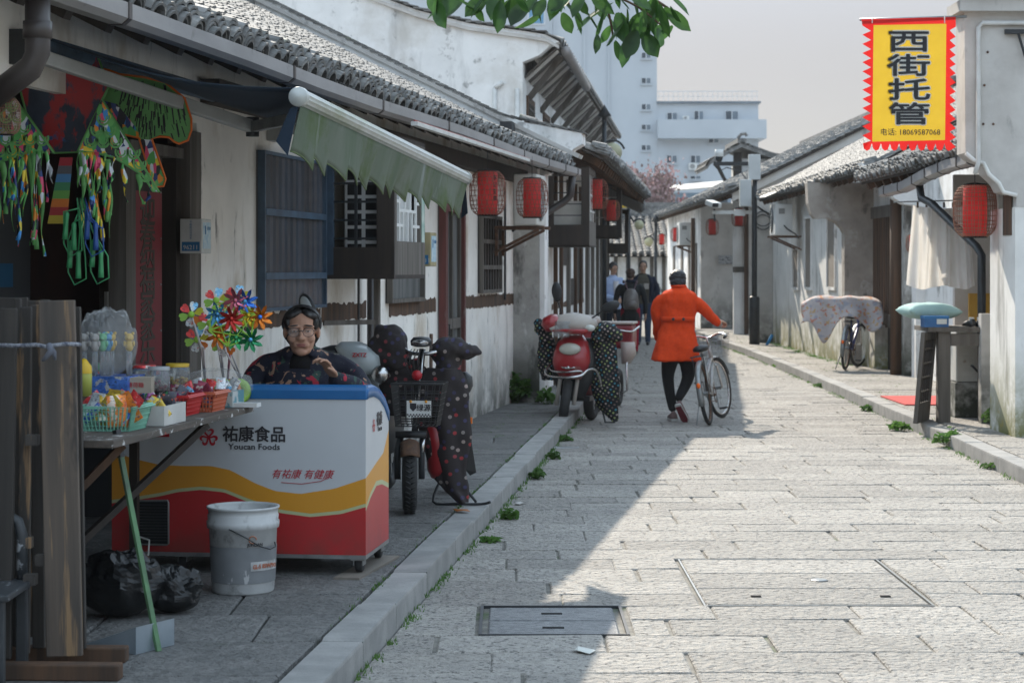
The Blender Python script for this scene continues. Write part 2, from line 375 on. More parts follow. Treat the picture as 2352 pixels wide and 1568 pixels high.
def strip(tabL, tabR, y0, y1, z, n=30):
    ys = [y0+(y1-y0)*i/n for i in range(n+1)]
    vs = []
    for y in ys: vs += [(tabL(y), y, z), (tabR(y), y, z)]
    return vs, [(2*i, 2*i+1, 2*i+3, 2*i+2) for i in range(n)]
road = struct(MB().add(*strip(lambda y: lk(y)-.05, lambda y: rk(y)+.05, 3, 70, -.012)).build('road', MT['joint']))
def slab(mb, q, z0, z1, ch=.008, tilt=0, rnd=random):
    # q: four corners (x,y) anticlockwise; worn edges, slightly uneven top
    c = Vector((sum(p[0] for p in q)/4, sum(p[1] for p in q)/4))
    top = []
    for p in q:
        d = (c-Vector(p)); d.normalize()
        top.append((p[0]+d.x*ch*1.5, p[1]+d.y*ch*1.5))
    dz = [rnd.uniform(-tilt, tilt) for _ in range(4)]
    vs = [(p[0], p[1], z0) for p in q]+[(p[0], p[1], z1-ch+dz[i]) for i, p in enumerate(q)]+[(p[0], p[1], z1+dz[i]) for i, p in enumerate(top)]
    fs = [(8,9,10,11)]
    for i in range(4):
        j = (i+1) % 4
        fs += [(i, j, j+4, i+4), (i+4, j+4, j+8, i+8)]
    mb.add(vs, fs)
def lay(parent, quads, mat, z0, z1, name, limit, tilt=.003, ch=.008):
    # largest pieces as seen from the street end are objects, the others one mass
    quads.sort(key=lambda q: -abs((q[2][0]-q[0][0])*(q[2][1]-q[0][1]))/q[0][1]**3)
    rest = MB()
    for i, q in enumerate(quads):
        if i < limit:
            cx = sum(p[0] for p in q)/4; cy = sum(p[1] for p in q)/4
            m = MB(); slab(m, [(p[0]-cx, p[1]-cy) for p in q], z0, z1, ch, tilt)
            m.build(name, mat, parent, loc=(cx, cy, 0), fix=False)
        else: slab(rest, q, z0, z1, ch, tilt)
    if rest.v: stuff(rest.build(name+'s_far', mat, parent, fix=False))
HOLES = [(.935, 2.075, 9.74, 11.3), (-.155, .535, 8.96, 9.74)]
rng = random.Random(3)
ys = [6.9]
for stop in (8.96, 9.74, 11.3, 46):
    span = stop-ys[-1]; k = max(1, round(span/.385)); y0 = ys[-1]
    for i in range(1, k+1): ys.append(y0+span*i/k+(rng.uniform(-.04, .04) if i < k else 0))
quads = []
for a, b in zip(ys, ys[1:]):
    segs = [(lk((a+b)/2)+.0, rk((a+b)/2))]
    for hx0, hx1, hy0, hy1 in HOLES:
        if a >= hy0-.05 and b <= hy1+.05:
            ns = []
            for s0, s1 in segs:
                if hx0 > s0 and hx1 < s1: ns += [(s0, hx0-.01), (hx1+.01, s1)]
                else: ns.append((s0, s1))
            segs = ns
    for si, (s0, s1) in enumerate(segs):
        x = s0+.006; first = True
        while x < s1-.05:
            w = rng.uniform(.52, .86)
            if first: w *= rng.uniform(.3, 1); first = False
            if s1-(x+w) < .22: w = s1-x
            g = rng.uniform(.003, .007); sk = rng.uniform(-.012, .012)
            gy = rng.uniform(.003, .006)
            x2 = x+w
            if x2 > s1-.01:
                ql = [(x+g, a+gy), (min(x2, s1)-g, a+gy), (min(x2, s1)-g, b-gy), (x+g, b-gy)]
                if abs(s1-rk((a+b)/2)) < .01: ql[1] = (rk(a)-.004, a+gy); ql[2] = (rk(b)-.004, b-gy)
            else: ql = [(x+g, a+gy), (x2-g+sk, a+gy), (x2-g+sk, b-gy), (x+g, b-gy)]
            if abs(x-(lk((a+b)/2)+.006)) < .01 and si == 0: ql[0] = (lk(a)+.004, a+gy); ql[3] = (lk(b)+.004, b-gy)
            quads.append(ql); x = x2
lay(road, quads, MT['flag'], -.05, 0.0, 'flagstone', 300, tilt=.004, ch=.006)
# kerbs
def kerb_run(parent, line, side, y0, y1, L):
    y = y0; r2 = random.Random(5 if side < 0 else 9)
    while y < y1:
        l = L*r2.uniform(.8, 1.2); b = min(y+l, y1)
        a0, b0 = line(y+.004), line(b-.004); w = .17*side
        q = [(a0, y+.004), (a0+w, y+.004), (b0+w, b-.004), (b0, b-.004)]
        if side < 0: q = [q[1], q[0], q[3], q[2]]
        cx, cy = (a0+b0)/2, (y+b)/2
        m = MB(); slab(m, [(p[0]-cx, p[1]-cy) for p in q], -.05, SW+r2.uniform(-.004, .006), .012, .003, r2)
        m.build('kerb_stone', MT['kerb'], parent, loc=(cx, cy, 0), fix=False)
        y = b
pl = struct(MB().add(*strip(lambda y: -6.5 if y < 24 else -1, lambda y: lk(y)-.01, 3, 66, SW-.03)).build('pavement_left', MT['joint']))
kerb_run(pl, lk, -1, 5.5, 45, .95)
pr = struct(MB().add(*strip(lambda y: rk(y)+.01, lambda y: 9.0, 3, 66, SW-.03)).build('pavement_right', MT['joint']))
kerb_run(pr, rk, 1, 9, 50, 1.2)
def pave(parent, fl, fr, y0, y1, dy, wmin, wmax, mat, seed, limit):
    r3 = random.Random(seed); y = y0; qs = []
    while y < y1:
        b = y+dy*r3.uniform(.8, 1.2); x = fl(y); e = fr(y)
        while x < e-.05:
            w = r3.uniform(wmin, wmax)
            if e-(x+w) < .25: w = e-x
            x2 = min(x+w, e); g = .006
            q = [(x+g, y+g), (x2-g, y+g), (x2-g, b-g), (x+g, b-g)]
            if x == fl(y): q[0] = (fl(y)+g, y+g); q[3] = (fl(b)+g, b-g)
            if x2 >= e-.01: q[1] = (fr(y)-g, y+g); q[2] = (fr(b)-g, b-g)
            qs.append(q); x = x2
        y = b
    lay(parent, qs, mat, SW-.06, SW, 'paving_slab', limit, .003, .007)
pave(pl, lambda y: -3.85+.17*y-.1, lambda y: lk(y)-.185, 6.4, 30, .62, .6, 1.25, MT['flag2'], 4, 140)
pave(pr, lambda y: rk(y)+.185, lambda y: 6.6, 12, 50, .55, .8, 1.6, MT['flag'], 6, 140)

# access covers in the road
def cover_frame(t, x0, x1, y0, y1, w, mat, z=.004):
    m = MB(); m.bx(x0, x1, y0, y0+w, -.03, z); m.bx(x0, x1, y1-w, y1, -.03, z); m.bx(x0, x0+w, y0+w, y1-w, -.03, z); m.bx(x1-w, x1, y0+w, y1-w, -.03, z)
    m.build('frame', mat, t)
t = thing('access_cover', 'large stone-filled access cover of three long slabs in metal frame, in the sunlit road', 'cover', (1.505, 10.52, 0))
cover_frame(t, -.565, .565, -.775, .775, .010, MT['metal_grey'], .001)
MT['flag_smooth'] = mk('dressed_cover_stone', (.31,.30,.28), (.235,.23,.215), sc=10, rough=.7, bump=.6, bsc=50, bst=(.5,1.4,1), bdist=.012, rand=.05, layers=[dict(col=(.15,.15,.14), sc=50, st=(.5,1.4,1), lo=.62, hi=.72, amt=.7)])
for i in range(3):
    y0 = -.75+i*.502
    m = MB(); slab(m, [(-.548, y0+.006), (.548, y0+.006), (.548, y0+.496), (-.548, y0+.496)], -.04, .0, .006)
    m.build('cover_slab', MT['flag'], t, fix=False)
MB().lathe([(0, .009), (.035, .008), (.045, .004)], 14, (.12, 0, 0)).build('round_plate', MT['metal_grey'], t)
for x in (-.28, .37): MB().box((x, -.52, .004), (.05, .03, .006)).build('lifting_slot', MT['black'], t)
t = thing('drain_cover', 'small dark drain cover with two ribbed plates in the shaded road', 'cover', (.19, 9.35, 0))
cover_frame(t, -.342, .342, -.385, .385, .014, MT['metal_dark'], .003)
MT['cover_plate'] = mk('worn_wet_stone_plate', (.22,.225,.23), (.10,.105,.11), sc=30, rough=.35, bump=1, bsc=30, bst=(.7,2,1), bdist=.015)
for y0 in (-.36, .012):
    m = MB(); slab(m, [(-.30, y0), (.30, y0), (.30, y0+.348), (-.30, y0+.348)], -.04, -.004, .006)
    m.build('cover_plate', MT['cover_plate'], t, fix=False)
    MB().box((0, y0+.17, -.002), (.10, .025, .004)).build('lifting_slot', MT['black'], t)
m = MB(); slab(m, [(-.2,-.07),(.2,-.07),(.2,.07),(-.2,.07)], -.03, .006, .005)
tag(m.build('small_cover', MT['metal_grey'], None, loc=(.42, 18.3, 0)), 'small metal cover set in the shaded road by the red scooter', 'cover')

# weeds along the joints and kerbs
def weed(x, y, z, r, h, n, label, seed, cat='weed', mat='weed', group=None, leaf=.035):
    r4 = random.Random(seed); m = MB(); r *= .75; h *= .8; n = int(n*.7) if cat == 'weed' else n
    for i in range(n):
        a = r4.uniform(0, 6.28); d = r*math.sqrt(r4.random()); hh = h*r4.uniform(.25, 1)*(1-.5*d/r)
        c = Vector((d*math.cos(a), d*math.sin(a), hh)); l = leaf*r4.uniform(.6, 1.3); w = l*.55
        e = Euler((r4.uniform(-.9, .9), r4.uniform(-.9, .9), r4.uniform(0, 6.28))).to_matrix()
        vs = [c+e @ Vector(p) for p in ((0,-l,0),(w,-l*.2,.012),(w*.6,l*.6,0),(0,l,-.01),(-w*.6,l*.6,0),(-w,-l*.2,.012))]
        m.add(vs, [(0,1,2,3),(0,3,4,5)])
        if i % 4 == 0: m.tube([(c.x*.3, c.y*.3, 0), c], .002, 3, False)
    return tag(m.build('weed', MT[mat], None, loc=(x, y, z)), label, cat, group)
weed(4.02, 18.35, .02, .17, .22, 150, 'leafy weed clump growing over the right kerb beside the black frame', 1)
weed(3.93, 20.2, .0, .14, .14, 110, 'weed clump at the foot of the right kerb near the red mat', 2)
weed(4.10, 23.0, .0, .12, .1, 60, 'small weed at the right kerb just before the covered bicycle', 3)
weed(4.7, 19.4, .12, .16, .26, 130, 'green weed growing at the foot of the white pier on the right', 4)
weed(3.99, 16.4, .0, .16, .06, 70, 'low weed in front of the near right kerb', 5)
weed(4.30, 27.5, .0, .15, .09, 60, 'weed tuft at the right kerb opposite the orange coat', 6)
weed(4.45, 33.0, .0, .2, .1, 60, 'far weed tuft at the right kerb near the lamp post', 7)
weed(.02, 22.6, .12, .25, .55, 300, 'large leafy weeds at the foot of the stained pillar on the left', 8, leaf=.05)
weed(.38, 22.4, .12, .14, .28, 110, 'leafy weed between the stained pillar and the red scooter', 9, leaf=.045)
weed(.20, 15.6, .0, .09, .1, 60, 'weed below the left kerb between road slabs', 10)
weed(-.02, 13.1, .0, .07, .09, 45, 'pale leafed weed below the left kerb near the freezer', 11)
weed(.50, 19.0, .0, .10, .09, 60, 'weed at the left kerb in front of the red scooter', 12)
weed(-.13, 12.0, .0, .07, .035, 40, 'flat weed under the left kerb beside the shadow edge', 13)
weed(.35, 17.2, .0, .08, .1, 50, 'weed tuft at left kerb between scooter and covered electric bike', 14)
# grass in the joints: nobody could count it
m = MB(); r5 = random.Random(12)
def blades(x, y, z, n, r, h):
    for _ in range(n):
        a = r5.uniform(0, 6.28); d = r*r5.random(); b = Vector((x+d*math.cos(a), y+d*math.sin(a)*1.5, z))
        t_ = Vector((r5.uniform(-.5, .5), r5.uniform(-.5, .5), 1))*h*r5.uniform(.4, 1)
        s_ = Vector((math.cos(a+1.5), math.sin(a+1.5), 0))*.004
        m.add([b-s_, b+s_, b+t_], [(0,1,2)])
for i in range(170):
    y = r5.uniform(8, 26); blades(lk(y)+r5.uniform(0, .03), y, 0, 10, .05, .03)
for i in range(120):
    y = r5.uniform(8.5, 26); blades(lk(y)-.185+r5.uniform(-.02, .02), y, SW-.01, 9, .04, .022)
for i in range(90):
    y = r5.uniform(14, 26); x = r5.uniform(-3.7+.17*y, lk(y)-.3); blades(x, y, SW-.01, 16, .07, .022)
for i in range(110):
    y = r5.uniform(14, 45); blades(rk(y)-r5.uniform(0, .05), y, 0, 12, .08, .04)
for i in range(130):
    y = r5.uniform(20, 48); x = r5.uniform(rk(y)+.2, 5.3); blades(x, y, SW-.01, 14, .1, .03)
for i in range(60):
    y = r5.uniform(31, 41); blades(5.28-r5.random()*.08, y, SW-.01, 22, .12, .06)
stuff(m.build('grass', MT['weed'], fix=False), 'short grass and moss sprouting in the paving joints', 'grass')
# litter
MT['litter'] = mk('litter', (.6,.62,.6), rough=.6)
for i, (x, y, w, d, c, lb) in enumerate([(-.75, 10.95, .06, .03, (.08,.3,.07), 'flat green wrapper lying beside the freezer'), (.31, 8.55, .04, .05, (.55,.56,.52), 'pale dry leaf on the shaded road by the drain cover'),
        (-.32, 12.5, .05, .04, (.30,.10,.02), 'orange brown dry leaf under the left kerb'), (.05, 13.9, .03, .05, (.4,.38,.36), 'scrap of paper on the shaded road')]):
    q = MB(); q.add([(-w,-d,.004),(0,-d*1.1,.012),(w,-d*.5,.006),(w*.8,d,.014),(-w*.3,d*.9,.004),(-w,d*.2,.012)], [(0,1,2,3,4,5)])
    z = SW if x < lk(y)-.01 else 0
    tag(q.build('leaf_litter' if 'leaf' in lb else 'wrapper', mk('litter%d' % i, c, rough=.6), None, loc=(x, y, z+.003), rz=i, solid=.002), lb, 'litter')
# ============================================================ roofs
class Fr:                                    # a facade frame: x out of the wall, y along it, z up
    def __init__(s, ox, oy, slope):
        s.o = Vector((ox, oy, 0)); s.rz = -math.atan(slope); s.c = math.cos(s.rz); s.s = -math.sin(s.rz)
    def u(s, x, n=0.0):
        r = (x-CX)/FD
        return (r*(s.o.y-s.s*n)-s.o.x-s.c*n)/(s.s-r*s.c)
    def z(s, x, y, n=0.0):
        return 1.65-(y-HY)/FD*(s.o.y+s.c*s.u(x, n)-s.s*n)
    def w(s, n, u, z=0): return Vector((s.o.x+s.s*u+s.c*n, s.o.y+s.c*u-s.s*n, z))
FL = Fr(-3.842, 0, .17)
def tile_arc(mb, M, w, L, ang, th, n, up):
    r = w/2/math.sin(ang); vs = []
    for yy in (0, L):
        for rr in (r, r-th):
            for i in range(n+1):
                a = -ang+2*ang*i/n
                z = (rr*math.cos(a)-r*math.cos(ang))*(1 if up else -1)
                x = rr*math.sin(a)
                vs.append(M @ Vector((x, yy, z)))
    k = n+1; fs = []
    for i in range(n):
        fs += [(i, i+1, 2*k+i+1, 2*k+i), (k+i+1, k+i, 3*k+i, 3*k+i+1), (i+1, i, k+i, k+i+1)]
    fs += [(0, 2*k, 3*k, k), (n, k+n, 3*k+n, 2*k+n)]
    mb.add(vs, fs)
def tiled(parent, M, length, slope, pitch=.22, ex=.075, seg=6, seed=1, single=0, mats=('tile', 'tile_mass'), curve=0, rough=1.0, score=None):
    """barrel tiles on the roof deck: local x along the eave, y up the slope"""
    r = random.Random(seed); big = MB(); cand = []
    cols = int(length/pitch)
    def zc(y): return curve*(y/slope)**2
    for c in range(cols):
        x = (c+.5)*pitch; y = -.06-r.uniform(0, .05)*rough; wob = r.uniform(-.015, .015)*rough
        while y < slope:
            e = ex*r.uniform(.8, 1.3)
            jit = Matrix.Translation((x+wob+r.uniform(-.006, .006)*rough, y, .045+zc(y)+r.uniform(-.004, .004)*rough)) @ Euler((-.15+r.uniform(-.04, .04)*rough, r.uniform(-.05, .05)*rough, r.uniform(-.04, .04)*rough)).to_matrix().to_4x4()
            cand.append((y, x, jit)); y += e
        for q_ in range(4):                  # the thick stack of tile ends at the eave
            cand.append((-.05, x, Matrix.Translation((x+wob+r.uniform(-.012, .012), -.075+q_*.022+r.uniform(-.02, .02), .062+q_*.019)) @ Euler((-.10-q_*.03+r.uniform(-.05, .05), r.uniform(-.08, .08), r.uniform(-.1, .1))).to_matrix().to_4x4()))
        y = -.05
        while y < slope:
            jit = Matrix.Translation((x+pitch/2+wob, y, .042+zc(y))) @ Euler((-.10, 0, r.uniform(-.04, .04)*rough)).to_matrix().to_4x4()
            tile_arc(big, M @ jit, pitch*.72, .17, 1.0, .012, max(3, seg-1), False); y += ex*1.9
    if single:
        t1 = MB(); tile_arc(t1, Matrix(), pitch*.74, .18, 1.3, .014, seg, True); me = t1.mesh('tile', MT[mats[0]], False, False)
        cand.sort(key=score if score else (lambda q: q[0]*2+q[1]*.35))
        for y, x, j in cand[:single]: place('tile', me, M @ j, parent)
        cand = cand[single:]
    for y, x, j in cand: tile_arc(big, M @ j, pitch*.74, .18, 1.3, .014, seg, True)
    stuff(big.build('roof_tiles', MT[mats[1]], parent, fix=False))
def roofM(o, ex, ey):
    ex = Vector(ex).normalized(); ey = Vector(ey).normalized(); ez = ex.cross(ey)
    m = Matrix((ex, ey, ez)).transposed().to_4x4(); m.translation = o; return m
def gutter(name, pts, parent, w=.12, h=.095, mat='pvc', joints=()):
    prof = [(-w/2, h), (-w/2, .02), (-w/4, 0), (w/4, 0), (w/2, .025), (w/2, h), (w/2-.008, h), (w/2-.008, .03), (w/4-.004, .01), (-w/4+.004, .01), (-w/2+.008, .025), (-w/2+.008, h)]
    rs = [[Vector((p[0]+a, p[1], p[2]+b)) for a, b in prof] for p in pts]
    m = MB(); m.loft(rs); g = m.build(name, MT[mat], parent)
    for q in joints:
        i = max(k for k in range(len(pts)-1) if pts[k][1] <= q+1e-6) if q > pts[0][1] else 0
        a, b = Vector(pts[i]), Vector(pts[i+1]); f = (q-a.y)/(b.y-a.y); c = a.lerp(b, f)
        mm = MB(); ring = [(x*1.09, z*1.06-.004) for x, z in prof[:6]]
        mm.loft([[Vector((c.x+x, c.y+dy, c.z+z)) for x, z in ring+[(x*.97, z+.004) for x, z in reversed(prof[:6])]] for dy in (-.02, .02)])
        mm.build('gutter_joint', MT['pvc_brown'], g)
    return g

# ============================================================ near left house (shop)
H1 = thing('shop_house', 'low white shop house with grey tiled roof and long gutter along the left pavement', 'house', tuple(FL.o), FL.rz)
UJ = FL.u(452)                               # jamb where the shop front ends
UE = 24.45                                   # gable end
m = MB(); m.bx(-.05, 0, UJ, 23.2, 0, 3.0)
m.bx(-.05, 0, 4.5, 7.2, 0, 3.0); m.bx(-.05, 0, 7.2, UJ, 2.5, 3.0)
m.build('front_wall', MT['plaster'], H1)
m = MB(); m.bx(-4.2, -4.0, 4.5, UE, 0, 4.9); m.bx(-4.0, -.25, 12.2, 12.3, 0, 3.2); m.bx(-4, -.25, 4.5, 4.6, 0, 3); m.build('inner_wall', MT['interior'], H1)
MB().bx(-4.0, -.3, 4.6, 12.2, 2.62, 2.66).build('shop_ceiling', MT['wood_dark'], H1)
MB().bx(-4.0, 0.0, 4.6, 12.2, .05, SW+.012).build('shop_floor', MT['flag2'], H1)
PITCH = .50; ang = math.atan(PITCH); EN, EZ, SL = .42, 2.845, 4.5
M1 = roofM(Vector((EN, 5.2, EZ)), (0, 1, 0), (-math.cos(ang), 0, math.sin(ang)))
m = MB(); m.M = M1; m.bx(0, UE-5.2, -.02, SL, -.03, .0); m.M = None
deck = m.build('roof', MT['wood_dark'], H1)
def sc1(q):                                  # the tiles that show largest: near eave rows within the frame
    y, x, j = q; u = 5.2+x
    return 99 if u < 8.6 else y*3.2+(u-8.6)*.33
tiled(deck, M1, UE-5.2, SL, seed=2, single=300, score=sc1)
m = MB(); m.M = M1
for i in range(38): m.bx(.25+i*.5, .33+i*.5, .0, SL, -.11, -.032)
m.M = None; stuff(m.build('rafters', MT['wood_dark'], deck))
# back slope, so that the house closes
m = MB(); zr = EZ+SL*math.sin(ang); nr = EN-SL*math.cos(ang)
m.add([(nr, 5.2, zr), (nr, UE, zr), (nr-4, UE, zr-1.9), (nr-4, 5.2, zr-1.9)], [(0,1,2,3)]); m.build('back_slope', MT['tile_mass'], H1)
m = MB(); m.bx(nr-.12, nr+.12, 5.2, UE, zr, zr+.22); m.build('ridge', MT['tile_mass'], H1)
# gable verge wall with its cap of tiles
poly = []
for i in range(12):
    t_ = i/11; n_ = .60-t_*(.60-nr); poly.append((n_, EZ+(EN-n_)*PITCH+.26+.26*max(0, 1-t_*5)))
low = [(nr, zr-.3), (.12, 2.76), (.27, 2.84), (.40, 2.98), (.49, 3.08), (.60, 3.14)]
MB().prism(poly+low, UE-.02, UE+.28).build('verge_wall', MT['plaster_clean'], H1)
MB().prism([(nr, 0), (0, 0), (0, 2.75), (.2, 2.78), (nr, zr-.1)], UE+.03, UE+.24).build('gable_wall', MT['plaster'], H1)
vc = None; d0 = Vector((-1, 0, PITCH)).normalized(); k = 0; s_ = 0
tm = MB(); tm.box((0, .08, .0), (.34, .20, .016)); tme = tm.mesh('verge_tile', MT['tile'], False)
while s_ < 5.4:
    p = Vector((.62, UE+.13, EZ+(EN-.62)*PITCH+.275+.26*max(0, 1-s_*.95)))+d0*s_
    X = Vector((0, 1, 0)); Yd = d0
    place('verge_tile', tme, roofM(p, X, (Yd+Vector((0, 0, -.16)))), H1); s_ += .115
s2 = MB()
for side in (-.03, .29):
    s2.bar(Vector((.56, UE+side, EZ+(EN-.56)*PITCH+.22)), Vector((nr, UE+side, zr+.19)), .05, .05)
s2.build('verge_moulding', MT['plaster_grey'], H1)
# gutter and pipes
gp = [(EN+.10, FL.u(60, .52), 2.75)]+[(EN+.10+.01*math.sin(i), 8.0+i*1.5, 2.735+.012*math.sin(i*1.3)) for i in range(11)]+[(EN+.12, 24.35, 2.74)]
gp = [p for p in gp if p[1] >= gp[0][1]-1e-6]
gutter('gutter', gp, H1, joints=(9.2, 11.9, 14.2, 16.5, 18.5, 20.2, 21.9, 23.2, 24.1))
ug = FL.u(75, .5)
m = MB(); a = Vector((EN+.08, ug+.05, 2.75))
m.tube([a, a+Vector((0, 0, -.22)), a+Vector((-.03, 0, -.28)), a+Vector((-.20, .0, -.40))], .052, 14)
m.build('downpipe', MT['pvc_brown'], H1, True)
m = MB(); m.tube([a+Vector((0, 0, -.09)), a+Vector((0, 0, -.16))], .060, 14); m.build('pipe_collar', MT['pvc_brown'], H1, True)
m = MB(); ub = FL.u(1325, .62)
b_ = Vector((.54, 24.0, 2.73))
m.tube([b_, b_+Vector((-.02, 0, -.22)), b_+Vector((-.1, 0, -.30)), b_+Vector((-.45, -.35, -.55)), Vector((.12, 23.45, 2.05)), Vector((.09, 23.42, 1.9)), Vector((.09, 23.42, SW))], .045, 10)
m.build('downpipe', MT['pvc_brown'], H1, True)
# soffit beam
MB().bx(.02, .14, UJ, 23.2, 2.62, 2.76).build('eave_beam', MT['wood_dark'], H1)

# ---- shop front: posts, dim door leaves, red couplet
def fbox(t, name, x0, x1, y0, y1, n0, n1, mat, fr=FL, nref=None, bevel=0):
    nr_ = n1 if nref is None else nref
    u0, u1 = fr.u(x0, nr_), fr.u(x1, nr_); z1 = fr.z(x0, y0, nr_); z0 = fr.z(x0, y1, nr_)
    return MB().bx(n0, n1, u0, u1, z0, z1).build(name, MT[mat] if isinstance(mat, str) else mat, t, bevel=bevel)
SN = -.04
fbox(H1, 'post', 290, 312, 330, 880, SN-.1, SN, 'wood_grey')
fbox(H1, 'post', 436, 462, 300, 870, -.12, .015, 'wood_grey')
fbox(H1, 'door_frame', 405, 420, 330, 880, SN-.1, SN, 'wood_dark')
fbox(H1, 'door_lintel', 300, 440, 320, 345, SN-.1, SN+.02, 'wood_grey')
fbox(H1, 'door_leaf', 383, 406, 340, 880, SN-.12, SN-.06, 'wood_dark')
MT['couplet'] = mk('red_couplet_paper', (.21,.012,.02), (.16,.010,.016), sc=3, rough=.6)
MT['couplet_ink'] = mk('dull_bronze_ink', (.055,.04,.03), rough=.7)
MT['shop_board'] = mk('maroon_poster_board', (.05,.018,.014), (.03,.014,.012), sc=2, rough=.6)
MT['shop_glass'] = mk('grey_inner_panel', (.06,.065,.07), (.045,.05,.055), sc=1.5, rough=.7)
u0, u1 = FL.u(314, SN), FL.u(381, SN); zt, zb = FL.z(345, 440, SN), FL.z(345, 845, SN)
fbox(H1, 'door_leaf', 312, 384, 345, 880, SN-.14, SN-.03, 'wood_dark', nref=SN)
cp = thing('couplet_banner', 'red vertical couplet banner with dark characters beside the shop door', 'banner', tuple(FL.w(SN-.026, (u0+u1)/2, zb)), FL.rz)
MB().bx(-.002, .002, -(u1-u0)/2, (u1-u0)/2, 0, zt-zb).build('paper', MT['couplet'], cp)
for i, ch in enumerate('迎春纳福家家乐'):
    zz = (zt-zb)*(1-(i+.78)/7.6)-.02
    textmesh('character', ch, .165, MT['couplet_ink'], Matrix.Translation((.004, 0, zz)) @ SIDE, cp, bold=.003, sx=1.5)
for i in range(4): MB().ell((.004, (u1-u0)/2-.02, .2+i*.26), (.004, .006, .006), 8, 5).build('nail', MT['metal_grey'], cp)
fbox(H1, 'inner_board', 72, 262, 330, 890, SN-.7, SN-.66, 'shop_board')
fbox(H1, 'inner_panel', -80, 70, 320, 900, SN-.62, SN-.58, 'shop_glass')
fbox(H1, 'inner_post', 258, 276, 320, 890, SN-.5, SN-.42, 'wood_dark')
MT['poster_blue'] = mk('blue_poster', (.02,.10,.20), rough=.5)
tag(fbox(None, 'poster', 0, 30, 605, 660, SN-.57, SN-.568, 'poster_blue', nref=SN-.568), 'small dark blue poster on the dim inner wall of the shop', 'poster')
_p = bpy.data.objects['poster']; _p.parent = None; _p.location = FL.o; _p.rotation_euler = (0, 0, FL.rz)
fbox(H1, 'switch_box', 247, 266, 670, 712, SN-.40, SN-.38, 'ac')

# ---- facade of the near house
MT['blue_paint'] = mk('blue_painted_frame', (.06,.105,.16), (.04,.065,.10), sc=8, rough=.6)
MT['film'] = mk('grey_blue_window_film', (.12,.16,.21), (.07,.09,.11), sc=3, st=(1,1,.3), rough=.3, alpha=.35)
MT['slat_brown'] = mk('brown_slat', (.26,.15,.09), (.15,.09,.06), sc=9, st=(1,1,.1), rough=.8)
def facade_window(x0, x1, yt, yb, fr, t, nslat, frame_mat, slat_mat, bars=(), film=True, fw=.035, name='window', n=0.0, back='black'):
    u0, u1 = fr.u(x0, n), fr.u(x1, n); zt = fr.z(x0, yt, n); zb = fr.z(x0, yb, n)
    w = MB().bx(n+.002, n+.012, u0, u1, zb, zt).build(name, MT[back], t)
    m = MB(); m.bx(n+.012, n+.06, u0, u0+fw, zb, zt); m.bx(n+.012, n+.06, u1-fw, u1, zb, zt); m.bx(n+.012, n+.058, u0+fw, u1-fw, zt-fw, zt); m.bx(n+.012, n+.058, u0+fw, u1-fw, zb, zb+fw)
    m.build('frame', MT[frame_mat], w)
    for i in range(nslat):
        u = u0+fw+(u1-u0-2*fw)*(i+.5)/nslat; hw = (u1-u0)/nslat*.24
        MB().bx(n+.014, n+.036, u-hw, u+hw, zb+fw, zt-fw).build('slat', MT[slat_mat], w)
    for b in bars:
        z = zb+(zt-zb)*b; MB().bx(n+.040, n+.064, u0+fw, u1-fw, z-.022, z+.022).build('cross_bar', MT[frame_mat], w)
    if film: MB().bx(n+.0375, n+.0385, u0+fw, u1-fw, zb+fw, zt-fw).build('pane', MT['film'], w)
    return w, u0, u1, zb, zt
MT['panel_dim'] = mk('dim_boarding', (.13,.125,.12), (.08,.078,.075), sc=5, st=(1,1,.2), rough=.8)
facade_window(588, 733, 345, 716, FL, H1, 11, 'blue_paint', 'slat_brown', (.62, .22), fw=.022, back='panel_dim')
facade_window(1097, 1142, 492, 674, FL, H1, 7, 'wood_grey', 'wood_dark', (.66, .33), film=False)
w2 = facade_window(885, 962, 560, 697, FL, H1, 0, 'wood_grey', 'wood_dark', (), film=False)
MT['curtain'] = mk('pale_inner_curtain', (.16,.165,.16), (.07,.07,.07), sc=14, st=(1,1,.06), rough=.9)
MB().bx(.013, .020, w2[1]+.035, w2[2]-.035, w2[3]+.035, w2[4]-.035).build('curtain', MT['curtain'], w2[0])
# timber band with ragged painted edges
r6 = random.Random(21)
def band(x0, x1, yt, yb, fr, t, n=.0):
    u0, u1 = fr.u(x0, n), fr.u(x1, n); zt = fr.z(x0, yt, n); zb = fr.z(x0, yb, n); k = max(4, int((u1-u0)/.045))
    top = [(u0+(u1-u0)*i/k, zt+r6.uniform(-.018, .012)) for i in range(k+1)]; bot = [(u0+(u1-u0)*i/k, zb+r6.uniform(-.008, .014)) for i in range(k, -1, -1)]
    m = MB(); m.prism([(a, b) for a, b in top+bot], n-.05, n+.006, 'x'); return m.build('timber_band', MT['wood_brown'], t)
band(560, 735, 722, 760, FL, H1); band(738, 840, 700, 742, FL, H1); band(893, 1000, 692, 728, FL, H1); band(1055, 1186, 682, 712, FL, H1)
